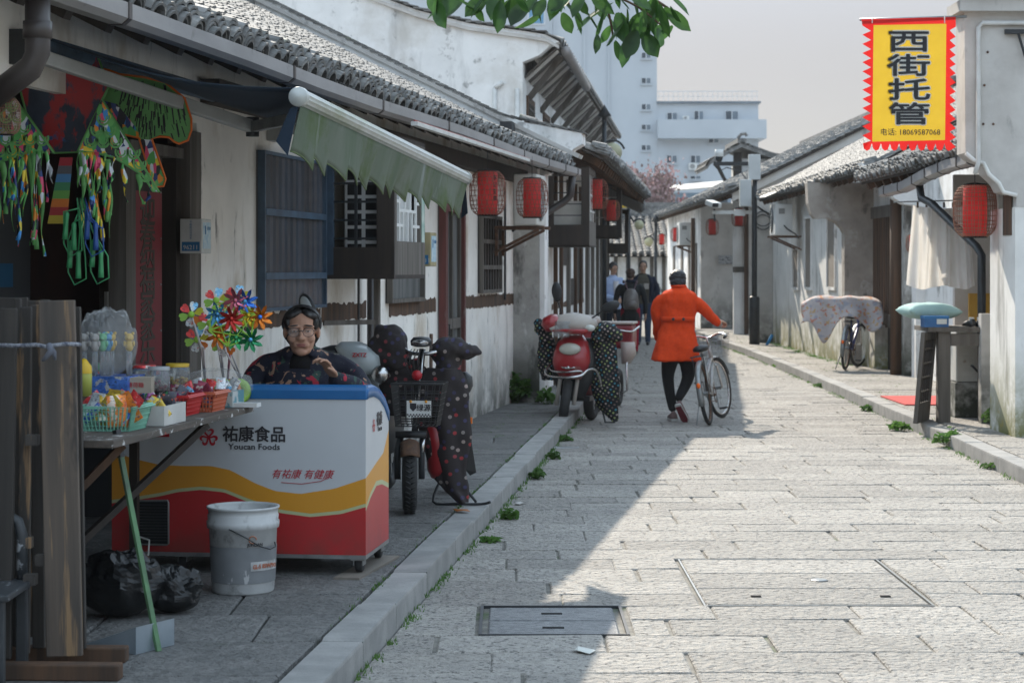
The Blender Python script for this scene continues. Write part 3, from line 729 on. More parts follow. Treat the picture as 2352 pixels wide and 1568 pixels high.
# red framed door
MT['red_wood'] = mk('faded_red_wood', (.15,.045,.04), (.09,.035,.03), sc=9, st=(1,1,.12), rough=.75, layers=[dict(col=(.20,.17,.15), sc=8, st=(1,1,.3), lo=.6, hi=.68, amt=.7)])
u0, u1 = FL.u(1005), FL.u(1052); zt = FL.z(1005, 462)
dr = MB().bx(.002, .012, u0, u1, SW, zt).build('door', MT['curtain'], H1)
m = MB(); m.bx(.012, .08, u0, u0+.10, SW, zt); m.bx(.012, .08, u1-.07, u1, SW, zt); m.bx(.012, .078, u0+.1, u1-.07, zt-.09, zt)
m.build('door_frame', MT['red_wood'], dr)
m = MB(); uc = (u0+.1+u1-.07)/2
for a_, b_ in ((u0+.10, u0+.13), (uc-.02, uc+.02), (u1-.10, u1-.07)): m.bx(.014, .045, a_, b_, SW, zt-.09)
for z in (SW+.1, 1.12): m.bx(.014, .043, u0+.1, u1-.07, z-.05, z+.05)
m.build('door_rails', MT['wood_grey'], dr)
MB().tube([(.045, u0+.14, 1.12), (.085, u0+.14, 1.12), (.085, u0+.14, 1.02), (.045, u0+.14, 1.02)], .008, 6).build('door_handle', MT['metal_dark'], dr)
# bay cage with an air conditioner behind bars
BU0, BU1, BN = FL.u(735), FL.u(976, .55), .55
bz0, bz1 = 1.60, 2.58
bay = thing('window_cage', 'dark timber window cage with barred side and white lattice front, under the awning', 'window cage', tuple(FL.w(0, BU0, bz0)), FL.rz)
D = BU1-BU0; Hh = bz1-bz0
m = MB(); m.bx(0, .10, 0, .03, 0, Hh*.82); m.build('blue_panel', MT['blue_paint'], bay)
m = MB(); m.bx(.10, BN, 0, .035, 0, .34*Hh*.6); m.bx(.10, BN, 0, .035, Hh-.12, Hh); m.bx(.42, BN, 0, .034, .2*Hh, Hh-.12)
m.build('side_panel', MT['wood_dark'], bay)
for i in range(5):
    z = .2*Hh+(Hh*.8-.12)*(i+.5)/5; MB().bx(.10, .42, .005, .022, z-.008, z+.008).build('bar', MT['metal_dark'], bay)
MB().bx(.255, .275, .0, .02, .2*Hh, Hh-.12).build('bar', MT['metal_dark'], bay)
MB().bx(0, BN, 0, D, -.03, 0).build('floor', MT['wood_dark'], bay); MB().bx(0, BN, 0, D, Hh, Hh+.03).build('top', MT['wood_dark'], bay)
m = MB(); m.bx(0.02, BN-.02, D-.03, D, 0, Hh); m.build('end_panel', MT['wood_dark'], bay)
m = MB(); m.bx(BN-.03, BN, .04, D-.16, 0, .25*Hh); m.bx(BN-.03, BN, D-.16, D, 0, Hh); m.bx(BN-.03, BN, .035, .09, .25*Hh, Hh); m.bx(BN-.03, BN, .09, D-.16, Hh-.08, Hh)
m.build('front_frame', MT['wood_grey'], bay)
m = MB()
def vb(y, a, b): m.bx(BN-.022, BN-.006, y-.011, y+.011, .25*Hh+a*.66*Hh, .25*Hh+b*.66*Hh)
def hb(z, a, b): m.bx(BN-.021, BN-.007, .09+a*(D-.25), .09+b*(D-.25), .25*Hh+z*.66*Hh-.011, .25*Hh+z*.66*Hh+.011)
W_ = D-.25
for q, a, b in ((.14, 0, 1), (.38, .35, 1), (.62, .35, 1), (.86, 0, 1), (.3, 0, .35), (.5, 0, .35), (.7, 0, .35)): vb(.09+q*W_, a, b)
for z, a, b in ((.18, 0, .14), (.45, 0, .14), (.72, 0, .14), (.35, .14, .86), (.18, .14, .3), (.18, .7, 1), (.6, .62, .86), (.85, .38, .62), (.45, .86, 1), (.72, .86, 1)): hb(z, a, b)
m.build('lattice', MT['ac_clean'], bay)
MB().bx(BN+.001, BN+.004, D-.13, D-.03, .25*Hh, .85*Hh).build('paper_notice', mk('pale_green_notice', (.5,.56,.5), (.25,.38,.33), sc=9), bay)
def ac_unit(name, label, loc, rz, w=.8, h=.55, d=.28, mat='ac', bracket=True, fan=True, parent=None, group=None):
    t = thing(name, label, 'air conditioner', loc, rz, group)
    MB().bx(-w/2, w/2, -d/2, d/2, 0, h).build('casing', MT[mat], t, bevel=.015)
    # fan side looks along -y
    m = MB(); cx = -w*.13
    for k in range(5): 
        rr = h*.40*(k+1)/5
        m.tube([(cx+rr*math.cos(a*math.pi/14), -d/2-.012, h/2+rr*math.sin(a*math.pi/14)) for a in range(28)], .004, 4, closed=True)
    for k in range(8):
        a = k*math.pi/4; m.tube([(cx, -d/2-.012, h/2), (cx+h*.4*math.cos(a), -d/2-.012, h/2+h*.4*math.sin(a))], .004, 4)
    g = m.build('fan_grille', MT['metal_grey'], t)
    MB().lathe([(0, .002), (h*.41, .002)], 24, (cx, -d/2-.002, h/2), (R(90), 0, 0)).build('fan_opening', MT['black'], g)
    # service side (end)
    MB().bx(w/2, w/2+.006, -d*.3, d*.1, h*.12, h*.5).build('service_cover', MT[mat], t)
    MB().bx(w/2, w/2+.004, -d*.3, d*.05, h*.68, h*.85).build('label_plate', MT['metal_grey'], t)
    m = MB(); m.tube([(w/2+.006, 0, h*.3), (w/2+.05, 0, h*.3), (w/2+.07, .05, h*.2), (w/2+.05, d*.6, h*.05), (w/2-.1, d*.9, -.05)], .012, 7); m.build('hose', MT['metal_dark'], t, True)
    if bracket:
        for x in (-w*.33, w*.33):
            m = MB(); m.bar((x, -d/2-.06, -.02), (x, d/2+.22, -.02), .035, .035); m.bar((x, -d/2, -.04), (x, d/2+.22, -.28), .03, .03); m.bar((x, d/2+.2, -.04), (x, d/2+.2, -.32), .03, .03)
            m.build('bracket', MT['rust'], t)
    return t
# unit in the cage: its perforated side shows through the bars
t = thing('air_conditioner', 'white air conditioner seen through the bars of the timber window cage', 'air conditioner', tuple(FL.w(.30, BU0+.50, bz0+.08)), FL.rz)
MB().bx(-.15, .17, -.38, .42, 0, .72).build('casing', MT['ac_clean'], t, bevel=.01)
for r_ in range(6):
    for c_ in range(2):
        MB().bx(-.125+c_*.135, -.02+c_*.135, -.385, -.381, .06+r_*.11, .145+r_*.11).build('side_slot', MT['black'], t)
# unit on the wall by the stained pillar
u_ac = FL.u(1222, .42)
ac_unit('air_conditioner', 'yellowed wall air conditioner hanging behind the second red lantern', FL.w(.42, 21.6, FL.z(1222, 520, .42)), FL.rz+R(90), .62, .54, .25)
# stained pillar
pu = FL.u(1187)
m = MB(); m.bx(-.2, .30, 23.0, 23.35, 0, 2.7); m.build('stained_pillar', MT['plaster_stain'], H1)
m = MB(); m.bx(.302, .36, 23.02, 23.3, .0, 2.7); m.build('pillar_edge', MT['plaster_clean'], H1)
# service pipe, post and rail below the cage
m = MB(); up_ = FL.u(851, .08); m.tube([(.08, up_, 1.62), (.08, up_, SW)], .028, 8); m.build('waste_pipe', MT['pvc_brown'], H1, True)
m = MB(); up_ = FL.u(866, .32); m.bx(.30, .34, up_-.03, up_+.03, .9, 1.62); m.bar((.32, up_, 1.25), (.0, up_-.35, 1.25), .035, .035); m.build('stay_post', MT['wood_grey'], H1)
MB().tube([(.03, FL.u(1160, .03), 2.6), (.03, FL.u(1160, .03), 1.3)], .014, 6).build('cable', MT['metal_dark'], H1); MB().tube([(.03, FL.u(815), 1.62), (.03, FL.u(815), SW)], .010, 6).build('cable', MT['metal_dark'], H1)
# milk boxes
MT['milk'] = mk('cream_box_metal', (.60,.62,.60), (.52,.54,.52), sc=6, rough=.5)
MT['milk_y'] = mk('yellowed_box_metal', (.42,.36,.20), (.33,.29,.17), sc=6, rough=.6)
MT['print_blue'] = mk('blue_print', (.03,.16,.33), rough=.5)
MT['print_light'] = mk('light_blue_print', (.32,.52,.66), (.62,.72,.74), sc=26, rough=.5)
def milk_box(x, yb, label, mat, w=.26, h=.30, d=.20, sc=1.0):
    u = FL.u(x, d); t = thing('milk_box', label, 'box', tuple(FL.w(0, u, FL.z(x, yb, d))), FL.rz); t.scale = (sc,)*3
    MB().bx(0, d, 0, w, 0, h).build('casing', MT[mat], t, bevel=.008)
    MB().bx(d, d+.003, .03, w-.03, .04, h-.03).build('front_print', MT['print_light'], t)
    MB().bx(d+.003, d+.005, .07, .10, h*.55, h*.8).build('drop_mark', MT['print_blue'], t)
    MB().bx(.02, d-.02, -.003, 0, .02, .10).build('side_print', MT['print_blue'], t)
    textmesh('phone_number', '96211', .055, MT['milk'], Matrix.Translation((d/2, -.004, .05)) @ FRONT, t)
    for i, ch in enumerate('早晚两次送到家'): textmesh('character', ch, .022, MT['print_blue'], Matrix.Translation((d/2, -.002, h-.03-i*.023)) @ FRONT, t)
    textmesh('brand_text', '一景乳业', .032, MT['print_blue'], Matrix.Translation((d+.005, w*.62, h*.72)) @ SIDE, t)
milk_box(490, 582, 'white and blue milk delivery box by the shop door', 'milk', sc=.66)
milk_box(989, 612, 'yellowed milk delivery box beside the red door', 'milk_y', d=.14)

# ============================================================ second left house with timber strips
F2 = Fr(.30, 23.75, .105)
H2 = thing('timber_house', 'white and timber house with window cage and ragged eaves behind the red scooter', 'house', tuple(F2.o), F2.rz)
MB().bx(-.3, 0, 0, 8.6, 0, 3.1).build('front_wall', MT['plaster_clean'], H2)
for x, w_ in ((1272, 5), (1285, 4), (1302, 9), (1318, 6), (1330, 7), (1346, 16)):
    u = F2.u(x); dz = .06*w_/5
    MB().bx(0, .05, u-dz, u+dz, SW, 2.9).build('post', MT['wood_grey'] if w_ > 8 else MT['wood_brown'], H2)
for x0, x1, y0, y1 in ((1290, 1300, 565, 610), (1320, 1338, 560, 690), (1305, 1318, 640, 700)):
    u0, u1 = F2.u(x0), F2.u(x1); MB().bx(.001, .012, u0, u1, F2.z(x0, y1), F2.z(x0, y0)).build('shutter', MT['wood_dark'], H2)
band(1267, 1340, 700, 712, F2, H2)
A2 = math.atan(.46); M2 = roofM(Vector((.72, .9, 3.02)), (0, 1, 0), (-math.cos(A2), 0, math.sin(A2)))
m = MB(); m.M = M2; m.bx(0, 14.5, -.02, 1.0, -.03, 0); m.M = None; d2 = m.build('roof', MT['wood_dark'], H2)
m = MB(); m.M = M2
for i in range(29): m.bx(.2+i*.5, .28+i*.5, .0, .95, -.13, -.032)
m.M = None; stuff(m.build('rafters', MT['wood_brown'], d2))
tiled(d2, M2, 14.5, 1.0, ex=.07, seg=4, seed=8)
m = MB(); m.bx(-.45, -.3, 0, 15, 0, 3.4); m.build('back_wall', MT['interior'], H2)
# cage on the second house
cu0, cu1 = F2.u(1267, .0)+.15, F2.u(1372, .52)
t = thing('window_cage', 'dark timber window cage on the house behind the red scooter', 'window cage', tuple(F2.w(0, .95, F2.z(1300, 562, .3))), F2.rz)
hh = .95
m = MB(); m.bx(0, .12, 0, .03, 0, hh); m.bx(.46, .56, 0, .03, 0, hh); m.bx(.12, .46, 0, .03, 0, .25); m.bx(.12, .46, 0, .03, hh-.1, hh); m.bx(0, .56, .03, 1.3, -.02, 0); m.bx(0, .56, .03, 1.3, hh, hh+.02)
m.build('side_frame', MT['wood_dark'], t)
m = MB(); m.bx(.53, .56, .03, 1.3, 0, .3); m.bx(.53, .56, .03, .12, .3, hh); m.bx(.53, .56, 1.2, 1.3, .3, hh); m.bx(.53, .56, .12, 1.2, hh-.06, hh); m.build('front_frame', MT['wood_grey'], t)
for i in range(4): MB().bx(.12, .46, .005, .02, .36+i*.14, .372+i*.14).build('bar', MT['metal_dark'], t)
for i in range(4): MB().bx(.54, .55, .12+i*.3, .14+i*.3, .3, hh-.06).build('bar', MT['ac_clean'], t)
for i in range(2): MB().bx(.54, .551, .12, 1.2, .42+i*.2, .44+i*.2).build('bar', MT['ac_clean'], t)
MB().bx(.05, .5, .2, 1.1, .03, .55).build('stored_unit', MT['ac'], t)

# ============================================================ two storey house behind
F3 = Fr(.16, 30.0, .095)
H3 = thing('two_storey_house', 'tall two storey white house with curved tiled gable rising behind the low roofs', 'house', tuple(F3.o), F3.rz)
gp3 = [(.55, 5.05), (.35, 5.16), (0, 5.22), (-.8, 5.34), (-1.6, 5.55), (-2.4, 5.85), (-3.4, 6.3), (-4.6, 6.95), (-6, 7.7)]
MB().prism([(-10, 0), (0, 0), (0, 4.75), (.25, 4.85), (.42, 5.0)]+gp3+[(-10, 7.7)], 0, .3).build('gable_wall', MT['plaster_clean'], H3)
MB().bx(-.3, 0, .3, 22, 0, 5.0).build('front_wall', MT['plaster_clean'], H3)
t5 = MB(); t5.box((0, .1, 0), (.36, .24, .018)); me5 = t5.mesh('verge_tile', MT['tile'], False)
for a, b in zip(gp3, gp3[1:]):
    A, B = Vector((a[0], .12, a[1]+.05)), Vector((b[0], .12, b[1]+.05)); L_ = (B-A).length; k = max(1, int(L_/.15))
    for i in range(k): place('verge_tile', me5, roofM(A.lerp(B, i/k), (0, 1, 0), (B-A).normalized()+Vector((0, 0, -.14))), H3)
m = MB(); m.loft([[Vector((p[0], y, p[1]-.06-dz)) for p, dz in [(q, 0) for q in gp3]+[(q, .05) for q in reversed(gp3)]] for y in (-.06, 0)]); m.build('verge_moulding', MT['plaster_grey'], H3)
m = MB()
for i in range(len(gp3)-1):
    a, b = gp3[i], gp3[i+1]; m.add([(a[0], .3, a[1]), (b[0], .3, b[1]), (b[0], 22.5, b[1]), (a[0], 22.5, a[1])], [(0,1,2,3)])
m.build('roof', MT['tile_mass'], H3, solid=.05)
m = MB()
for i in range(52): tile_arc(m, Matrix.Translation((.58, .4+i*.43, 5.06)) @ Matrix.Rotation(R(90), 4, 'Z') @ Matrix.Rotation(.25, 4, 'X'), .36, .4, 1.0, .03, 4, True)
stuff(m.build('eave_tiles', MT['tile_mass'], H3))
MB().tube([(.62, .45, 4.96), (.62, 3.2, 4.93), (.62, 6, 4.9)], .075, 10).build('gutter', MT['pvc'], H3, True)
m = MB(); m.add([(0, .3, 4.55), (.5, .3, 5.0), (.5, 22, 5.0), (0, 22, 4.55)], [(0,1,2,3)]); m.build('soffit', MT['wood_grey'], H3, solid=.02)
for i in range(9):
    MB().bar((0, .9+i*2.4, 4.25), (.52, .9+i*2.4, 4.92), .07, .09).build('bracket', MT['wood_grey'], H3)
for i in range(26): MB().bar((.01, .5+i*.8, 4.53), (.5, .5+i*.8, 4.97), .09, .06).build('soffit_beam', MT['plaster_grey'], H3)
for i in range(6):
    u = .6+i*3.2
    wn = MB().bx(0, .03, u, u+1.3, 3.0, 4.3).build('window', MT['wood_brown'], H3); MB().bx(.03, .034, u+.12, u+1.18, 3.12, 4.2).build('pane', MT['glass_dark'], wn)
    m = MB()
    for k in range(5): m.bx(.034, .045, u+.15+k*.22, u+.18+k*.22, 3.12, 4.2)
    for k in range(6): m.bx(.034, .044, u+.12, u+1.18, 3.2+k*.18, 3.225+k*.18)
    m.build('lattice', MT['wood_grey'], wn)
m = MB()
for x in (-.42, -.08): m.tube([(x, -.03, 4.35), (x, -.03, 2.5)], .035, 8)
m.tube([(-.42, -.03, 4.35), (-.3, -.03, 4.45)], .035, 8); m.build('drain_pipe', MT['pvc_white'], H3, True)
m = MB(); m.add([(-2.35, 0, 4.55), (-1.9, 0, 4.62), (-1.95, -.5, 4.42), (-2.4, -.5, 4.36)], [(0,1,2,3)]); m.bx(-2.0, -1.9, -.45, 0, 4.3, 4.42)
tag(m.build('window_canopy', mk('violet_canopy', (.16,.17,.33), rough=.6), None, loc=F3.w(0, 0), rz=F3.rz, solid=.02), 'small violet canopy on the tall white gable wall', 'canopy')

# ============================================================ far left houses along the lane
F4 = Fr(1.30, 33.0, .07)
H4 = thing('lane_house', 'far white lane house with dark shuttered openings behind the three people', 'house', tuple(F4.o), F4.rz)
MB().bx(-.3, 0, 0, 13, 0, 3.0).build('front_wall', MT['plaster_clean'], H4)
for u, w_, a, b in ((1.2, .5, 1.3, 2.5), (4.0, .9, .2, 2.3), (6.6, .6, 1.2, 2.4), (8.6, .9, .2, 2.3), (11, .7, 1.2, 2.4)):
    MB().bx(0, .02, u, u+w_, a, b).build('shutter', MT['wood_dark'], H4)
for u in (.2, 3.2, 6.0, 8.0, 10.4, 12.6): MB().bx(0, .05, u, u+.14, SW, 2.9).build('post', MT['wood_grey'], H4)
M4 = roofM(Vector((.75, 5.0, 2.95)), (0, 1, 0), (-math.cos(A2), 0, math.sin(A2)))
m = MB(); m.M = M4; m.bx(0, 8.5, -.02, 2.5, -.03, 0); m.M = None; d4 = m.build('roof', MT['wood_dark'], H4)
tiled(d4, M4, 8.5, 2.5, ex=.11, seg=3, seed=18)
for i, (x, y, Y, lb) in enumerate(((1358, 545, 33.6, 'nearer dark window cage on the far left lane wall'), (1425, 580, 44.0, 'farther dark window cage hanging over the lane, near the globe lamp'))):
    p = at(x, y, Y); u = (p-F4.o).dot(Vector((F4.s, F4.c, 0)))
    t = thing('window_cage', lb, 'window cage', tuple(F4.w(0, u, p.z)), F4.rz)
    m = MB(); m.bx(0, .5, 0, .04, 0, .2); m.bx(0, .08, 0, .04, .2, .95); m.bx(.42, .5, 0, .04, .2, .95); m.bx(.08, .42, 0, .04, .85, .95); m.bx(.46, .5, .04, 1.1, 0, .95); m.bx(0, .46, .04, 1.1, -.02, 0); m.build('frame', MT['wood_dark'], t)
    for k in range(3): MB().bx(.08, .42, .01, .025, .32+k*.17, .335+k*.17).build('bar', MT['metal_grey'], t)
weed(1.62, 35.3, .12, .3, .75, 160, 'dark bush at the foot of the far lane wall', 31, 'bush', leaf=.07)
# ============================================================ right side houses
def world_thing(name, label, cat, x, y, z=0, rz=0, group=None): return thing(name, label, cat, (x, y, z), rz, group)
def right_roof(t, ex_x, z, y0, y1, slope, sl, seed, ex=.075, seg=4, ox=0, oy=0, name='roof', rough=1.3):
    a = math.atan(slope)
    M = roofM(Vector((ex_x-ox, y1-oy, z)), (0, -1, 0), (math.cos(a), 0, math.sin(a)))
    m = MB(); m.M = M; m.bx(0, y1-y0, -.02, sl, -.04, 0); m.M = None; d = m.build(name, MT['wood_dark'], t)
    tiled(d, M, y1-y0, sl, ex=ex, seg=seg, seed=seed, rough=rough)
    m = MB(); m.M = M
    for i in range(int((y1-y0)/.5)): m.bx(.2+i*.5, .28+i*.5, .0, .9, -.13, -.042)
    m.M = None; stuff(m.build('rafters', MT['wood_brown'], d))
    return d
# ---- nearest right house: gable facing the street end
HA = world_thing('gable_house', 'pale plaster gable with stepped corbel at the right edge of the street', 'house', 4.55, 18.0)
ox, oy = 4.55, 18.0
MB().prism([(4.09-ox, 3.96), (4.10-ox, 2.69), (4.17-ox, 2.63), (4.26-ox, 2.60), (4.31-ox, 2.50), (4.40-ox, 2.42), (4.44-ox, 2.34), (4.56-ox, 2.31), (0.01, 2.2), (4, 2.2), (4, 3.96)], 0, .35).build('corbelled_gable', MT['plaster_grey'], HA)
MB().bx(0, 4, .005, .95, 0, 2.2).build('pier', MT['plaster_moss'], HA)
MB().bx(-.52, 4, -.10, .45, 3.96, 4.06).build('cornice', MT['plaster_grey'], HA)
m = MB()
for i in range(20):
    for k in range(3): tile_arc(m, Matrix.Translation((-.55+i*.2, -.16+k*.05, 4.09+k*.035)) @ Matrix.Rotation(.2, 4, 'X'), .19, .4, 1.0, .014, 4, True)
stuff(m.build('cap_tiles', MT['tile_mass'], HA))
MB().bx(-.4, 4, -.02, .4, 4.06, 4.3).build('roof_block', MT['tile_mass'], HA)
m = MB(); m.tube([(2.0, -.03, 3.86), (-.30, -.03, 3.86), (-.34, -.03, 3.82), (-.34, -.03, 2.60), (-.37, -.03, 2.5)], .022, 8); m.build('drain_pipe', MT['pvc_white'], HA, True)
MB().bx(-.1, .7, -.05, -.005, 3.76, 3.80).build('rail', MT['metal_dark'], HA)
MB().tube([(.02, -.03, 3.76), (.06, -.04, 3.62), (.08, -.04, 3.55)], .012, 6).build('cable', MT['metal_dark'], HA)
MB().bx(-.01, -.002, .12, .42, 1.95, 2.55).build('wall_slot', MT['wood_brown'], HA)
for px_, pz_ in ((-.28, 3.3), (-.29, 2.95), (-.2, 2.95), (-.25, 3.6)): MB().ell((px_, -.004, pz_), (.012, .01, .012), 8, 5).build('anchor_bolt', MT['rust'], HA)
# curved moulding under the corbel
m = MB(); m.tube([(4.10-ox, -.012, 2.685), (4.17-ox, -.012, 2.625), (4.26-ox, -.012, 2.595), (4.31-ox, -.012, 2.495), (4.40-ox, -.012, 2.415), (4.44-ox, -.012, 2.335), (4.56-ox, -.012, 2.305)], .02, 6); m.build('corbel_moulding', MT['plaster_moss'], HA, True)
# porch bay behind the gable
HP = world_thing('porch_bay', 'open porch bay with tiled eave and sagging gutter on the right', 'porch', 5.0, 19.0)
right_roof(HP, 4.32, 2.72, 18.4, 24.6, .5, 3.0, 41, ox=5, oy=19, seg=5, ex=.06)
MB().bx(.75, .9, -.05, 8.7, 0, 3.3).build('back_wall', MT['plaster_clean'], HP)
MB().bx(-.38, .75, .6, .72, SW, 1.2).build('low_wall', MT['plaster_grey'], HP)
g = gutter('gutter', [(-.70, -.45, 2.60), (-.68, .6, 2.60), (-.66, 1.8, 2.56), (-.60, 3.2, 2.50), (-.55, 4.8, 2.50)], HP, w=.14, h=.11, mat='pvc', joints=(.0, .9, 1.6, 2.4, 3.4, 4.4))
m = MB(); m.tube([(-.60, 2.5, 2.55), (-.60, 2.4, 2.40), (-.55, 2.1, 2.33), (-.32, 1.05, 1.86), (-.30, .93, 1.78), (-.30, .92, SW)], .042, 10); m.build('downpipe', MT['metal_dark'], HP, True)
m = MB(); m.bx(.28, .42, 2.6, 2.72, SW, 2.6); m.build('white_post', MT['plaster_clean'], HP)
MB().bx(-.02, .75, 3.4, 3.5, SW, 2.7).build('inner_wall', MT['plaster_grey'], HP)
tag(MB().bx(0, .33, 0, .03, 0, 1.25).build('yellow_board', mk('yellow_board', (.55,.32,.05), (.45,.25,.04), sc=5, rough=.7), None, loc=(5.05, 22.0, SW), rz=.1), 'tall yellow board standing in the porch behind the counter', 'board')
MB().tube([(-.16, .45, 2.55), (-.14, .44, 1.9), (-.17, .42, 1.3), (-.1, .42, 1.5), (-.13, .43, 2.5)], .014, 6).build('cable', MT['wood_brown'], HP, True)
MB().tube([(-.24, .7, 1.35), (-.34, .66, SW)], .016, 7).build('pole', MT['wood_grey'], HP, True)

# ---- second right house: door, pier and blind windows
HB = world_thing('white_house', 'white house with blind windows, mossy base and grey tiled roof on the right', 'house', 5.4, 28)
ox, oy = 5.4, 28
MB().prism([(4.86-ox, 3.12), (4.92-ox, 2.94), (5.06-ox, 2.90), (5.20-ox, 2.80), (5.32-ox, 2.62), (5.46-ox, 2.54), (5.62-ox, 2.52), (5.62-ox, 0), (9-ox, 0), (9-ox, 5.12), (5.0-ox, 3.0)], -.3, 0).build('near_gable', MT['plaster_clean'], HB)
MB().bx(.32, .5, 0.0, 3.5, 0, 3.0).build('door_wall', MT['plaster_clean'], HB)
MB().prism([(4.67-ox, 3.0), (4.69-ox, 2.67), (4.74-ox, 2.50), (4.80-ox, 2.43), (5.0-ox, 2.44), (5.12-ox, 2.38), (5.22-ox, 2.28), (5.26-ox, 2.2), (5.26-ox, 0), (5.74-ox, 0), (5.74-ox, 3.0)], 3.5, 3.78).build('pier', MT['plaster_brown'], HB)
MB().bx(-.06, .14, 3.79, 12.75, 0, 3.0).build('front_wall', MT['plaster_moss'], HB)
MT['panel_brown'] = mk('brown_blind_panel', (.27,.235,.20), (.21,.185,.16), sc=5, rough=.9)
for x0, x1 in ((1824, 1836), (1852, 1866), (1903, 1921)):
    f = Fr(5.34, 0, 0); u0, u1 = sorted((5.34/((x0-CX)/FD), 5.34/((x1-CX)/FD)))
    z1 = 1.65-((501 if x0 > 1840 else 574)-HY)/FD*u0; z0 = 1.65-(660-HY)/FD*u0
    w = MB().bx(-.075, -.061, u0-oy, u1-oy, max(z0, 1.2), z1).build('blind_window', MT['panel_brown'], HB)
    m = MB(); a_, b_ = u0-oy, u1-oy; zz = max(z0, 1.2)
    m.bx(-.10, -.06, a_-.05, a_, zz-.05, z1+.05); m.bx(-.10, -.06, b_, b_+.05, zz-.05, z1+.05); m.bx(-.099, -.06, a_, b_, z1, z1+.05); m.bx(-.10, -.06, a_, b_, zz-.05, zz)
    m.build('surround', MT['plaster_clean'], w)
d = MB().bx(.30, .32, 1.55, 3.45, SW, 2.55).build('slatted_door', MT['wood_dark'], HB)
for i in range(11): MB().bx(.27, .30, 1.75+i*.145, 1.83+i*.145, .95, 2.42).build('slat', MT['wood_brown'], d)
MB().bx(.265, .30, 1.55, 3.45, 2.42, 2.6).build('door_lintel', MT['wood_grey'], d)
MB().bx(.26, .30, 1.7, 3.45, .75, .95).build('lower_rail', MT['wood_grey'], d)
d = MB().bx(.28, .32, .75, 1.5, SW, 2.5).build('door', mk('grey_blue_door', (.16,.18,.21), (.12,.14,.17), sc=4, rough=.6), HB)
MB().bx(.27, .28, .78, 1.48, SW, 1.15).build('door_panel', mk('pale_blue_panel', (.34,.42,.48), (.28,.36,.42), sc=4, rough=.6), d)
MB().bx(.10, .30, 2.2, 3.3, SW, .78).build('door_bench', MT['plaster_moss'], HB)
m = MB(); m.tube([(.12, .55, SW), (.12, .56, 2.9)], .10, 12); m.build('timber_pillar', MT['wood_brown'], HB, True)
MB().bx(.16, .42, .2, .42, SW, 2.9).build('stone_pier', MT['plaster_stain'], HB)
right_roof(HB, 4.98, 3.02, 27.5, 40.0, .55, 4.6, 43, ox=ox, oy=oy, ex=.075)
# ---- third right house: gable with stains, roof rising behind
HC = world_thing('long_house', 'long grey plaster house with weathered gable and large tiled roof behind the lamp post', 'house', 5.0, 41)
ox, oy = 5.0, 41
MB().prism([(4.62-ox, 3.2), (4.70-ox, 3.0), (4.9-ox, 2.9), (5.0-ox, 2.7), (5.0-ox, 0), (9.4-ox, 0), (9.4-ox, 5.4), (4.62-ox, 3.15)], -.2, .1).build('near_gable', MT['plaster_grey'], HC)
m = MB(); m.add([(4.5-ox, -.30, 3.0), (9.0-ox, -.30, 5.2), (9.0-ox, -.30, 5.38), (4.5-ox, -.30, 3.18)], [(0,1,2,3)]); m.build('verge_band', MT['plaster_grey'], HC, solid=.08)
MB().bx(-.16, 1.2, 10, 10.2, 0, 3.3).build('inner_wall', MT['plaster_grey'], HC)
MB().bx(-.16, .1, 10.2, 21, 0, 3.2).build('street_wall', MT['plaster_clean'], HC)
MB().bx(.12, .36, 5.0, 5.15, 0, 3.2).build('white_panel', MT['plaster_clean'], HC)
MB().bx(.36, .46, 4.95, 5.1, 0, 3.2).build('post', MT['wood_brown'], HC)
MB().bx(.10, .38, 4.97, 5.0, 1.55, 1.68).build('rail', MT['wood_grey'], HC)
MB().bx(-.5, -.4, 9.0, 9.12, SW, 2.9).build('post', MT['wood_brown'], HC)
for u, w_ in ((11, .5), (13, .5), (15.2, .6), (18, .6)): MB().bx(-.19, -.161, u, u+w_, .9, 2.3).build('shutter', MT['wood_grey'], HC)
right_roof(HC, 4.46, 3.2, 40.6, 62, .49, 5.1, 47, ox=ox, oy=oy, ex=.10, seg=3)
m = MB(); m.bx(8.95-ox, 9.2-ox, -.3, 21, 5.38, 5.58); m.build('ridge', MT['tile_mass'], HC)
tag(MB().bx(0, .42, 0, .004, 0, .22).build('notice', mk('grey_notice', (.38,.39,.40), (.12,.12,.13), sc=22, lo=.52, hi=.56), None, loc=(5.28, 50.93, 1.75)), 'small grey notice on the shaded inner wall behind the lamp post', 'sign')
tag(MB().tube([(.17*math.cos(a*.35), 0, .17*math.sin(a*.35)+.004*a) for a in range(36)], .012, 6).build('cable_coil', MT['metal_dark'], None, True, loc=(5.15, 40.76, 2.55)), 'coil of black cable hung on the weathered gable beside the lamp post', 'cable')
# ---- gate tower with upturned roof
HG = world_thing('gate_tower', 'small gate tower with upturned dark tiled roof behind the camera pole', 'tower', 7.0, 62)
MB().bx(.05, 1.2, -.8, 2, 0, 5.0).build('wall', MT['plaster_clean'], HG)
MB().bx(-.18, .05, -.9, -.6, 0, 5.2).build('post', MT['wood_dark'], HG)
lf = [(-1.05, 4.78), (-.95, 4.92), (-.6, 5.12), (-.25, 5.33), (0, 5.45)]; rt = [(0, 5.45), (.4, 5.30), (.9, 5.12), (1.5, 4.98)]
m = MB(); q = lf+rt[1:]; m.prism([(a, b) for a, b in q]+[(a, b-.12) for a, b in reversed(q)], -1.3, 2.3); rf = m.build('roof', MT['tile_mass'], HG)
m = MB()
for a, b in zip(q, q[1:]):
    for k in range(3):
        f = k/3; p = (a[0]+(b[0]-a[0])*f, a[1]+(b[1]-a[1])*f)
        for yy in range(17): m.box((p[0], -1.25+yy*.21, p[1]+.04), (.2, .12, .05), (0, -math.atan2(b[1]-a[1], b[0]-a[0]), 0))
stuff(m.build('roof_tiles', MT['tile_mass'], rf))
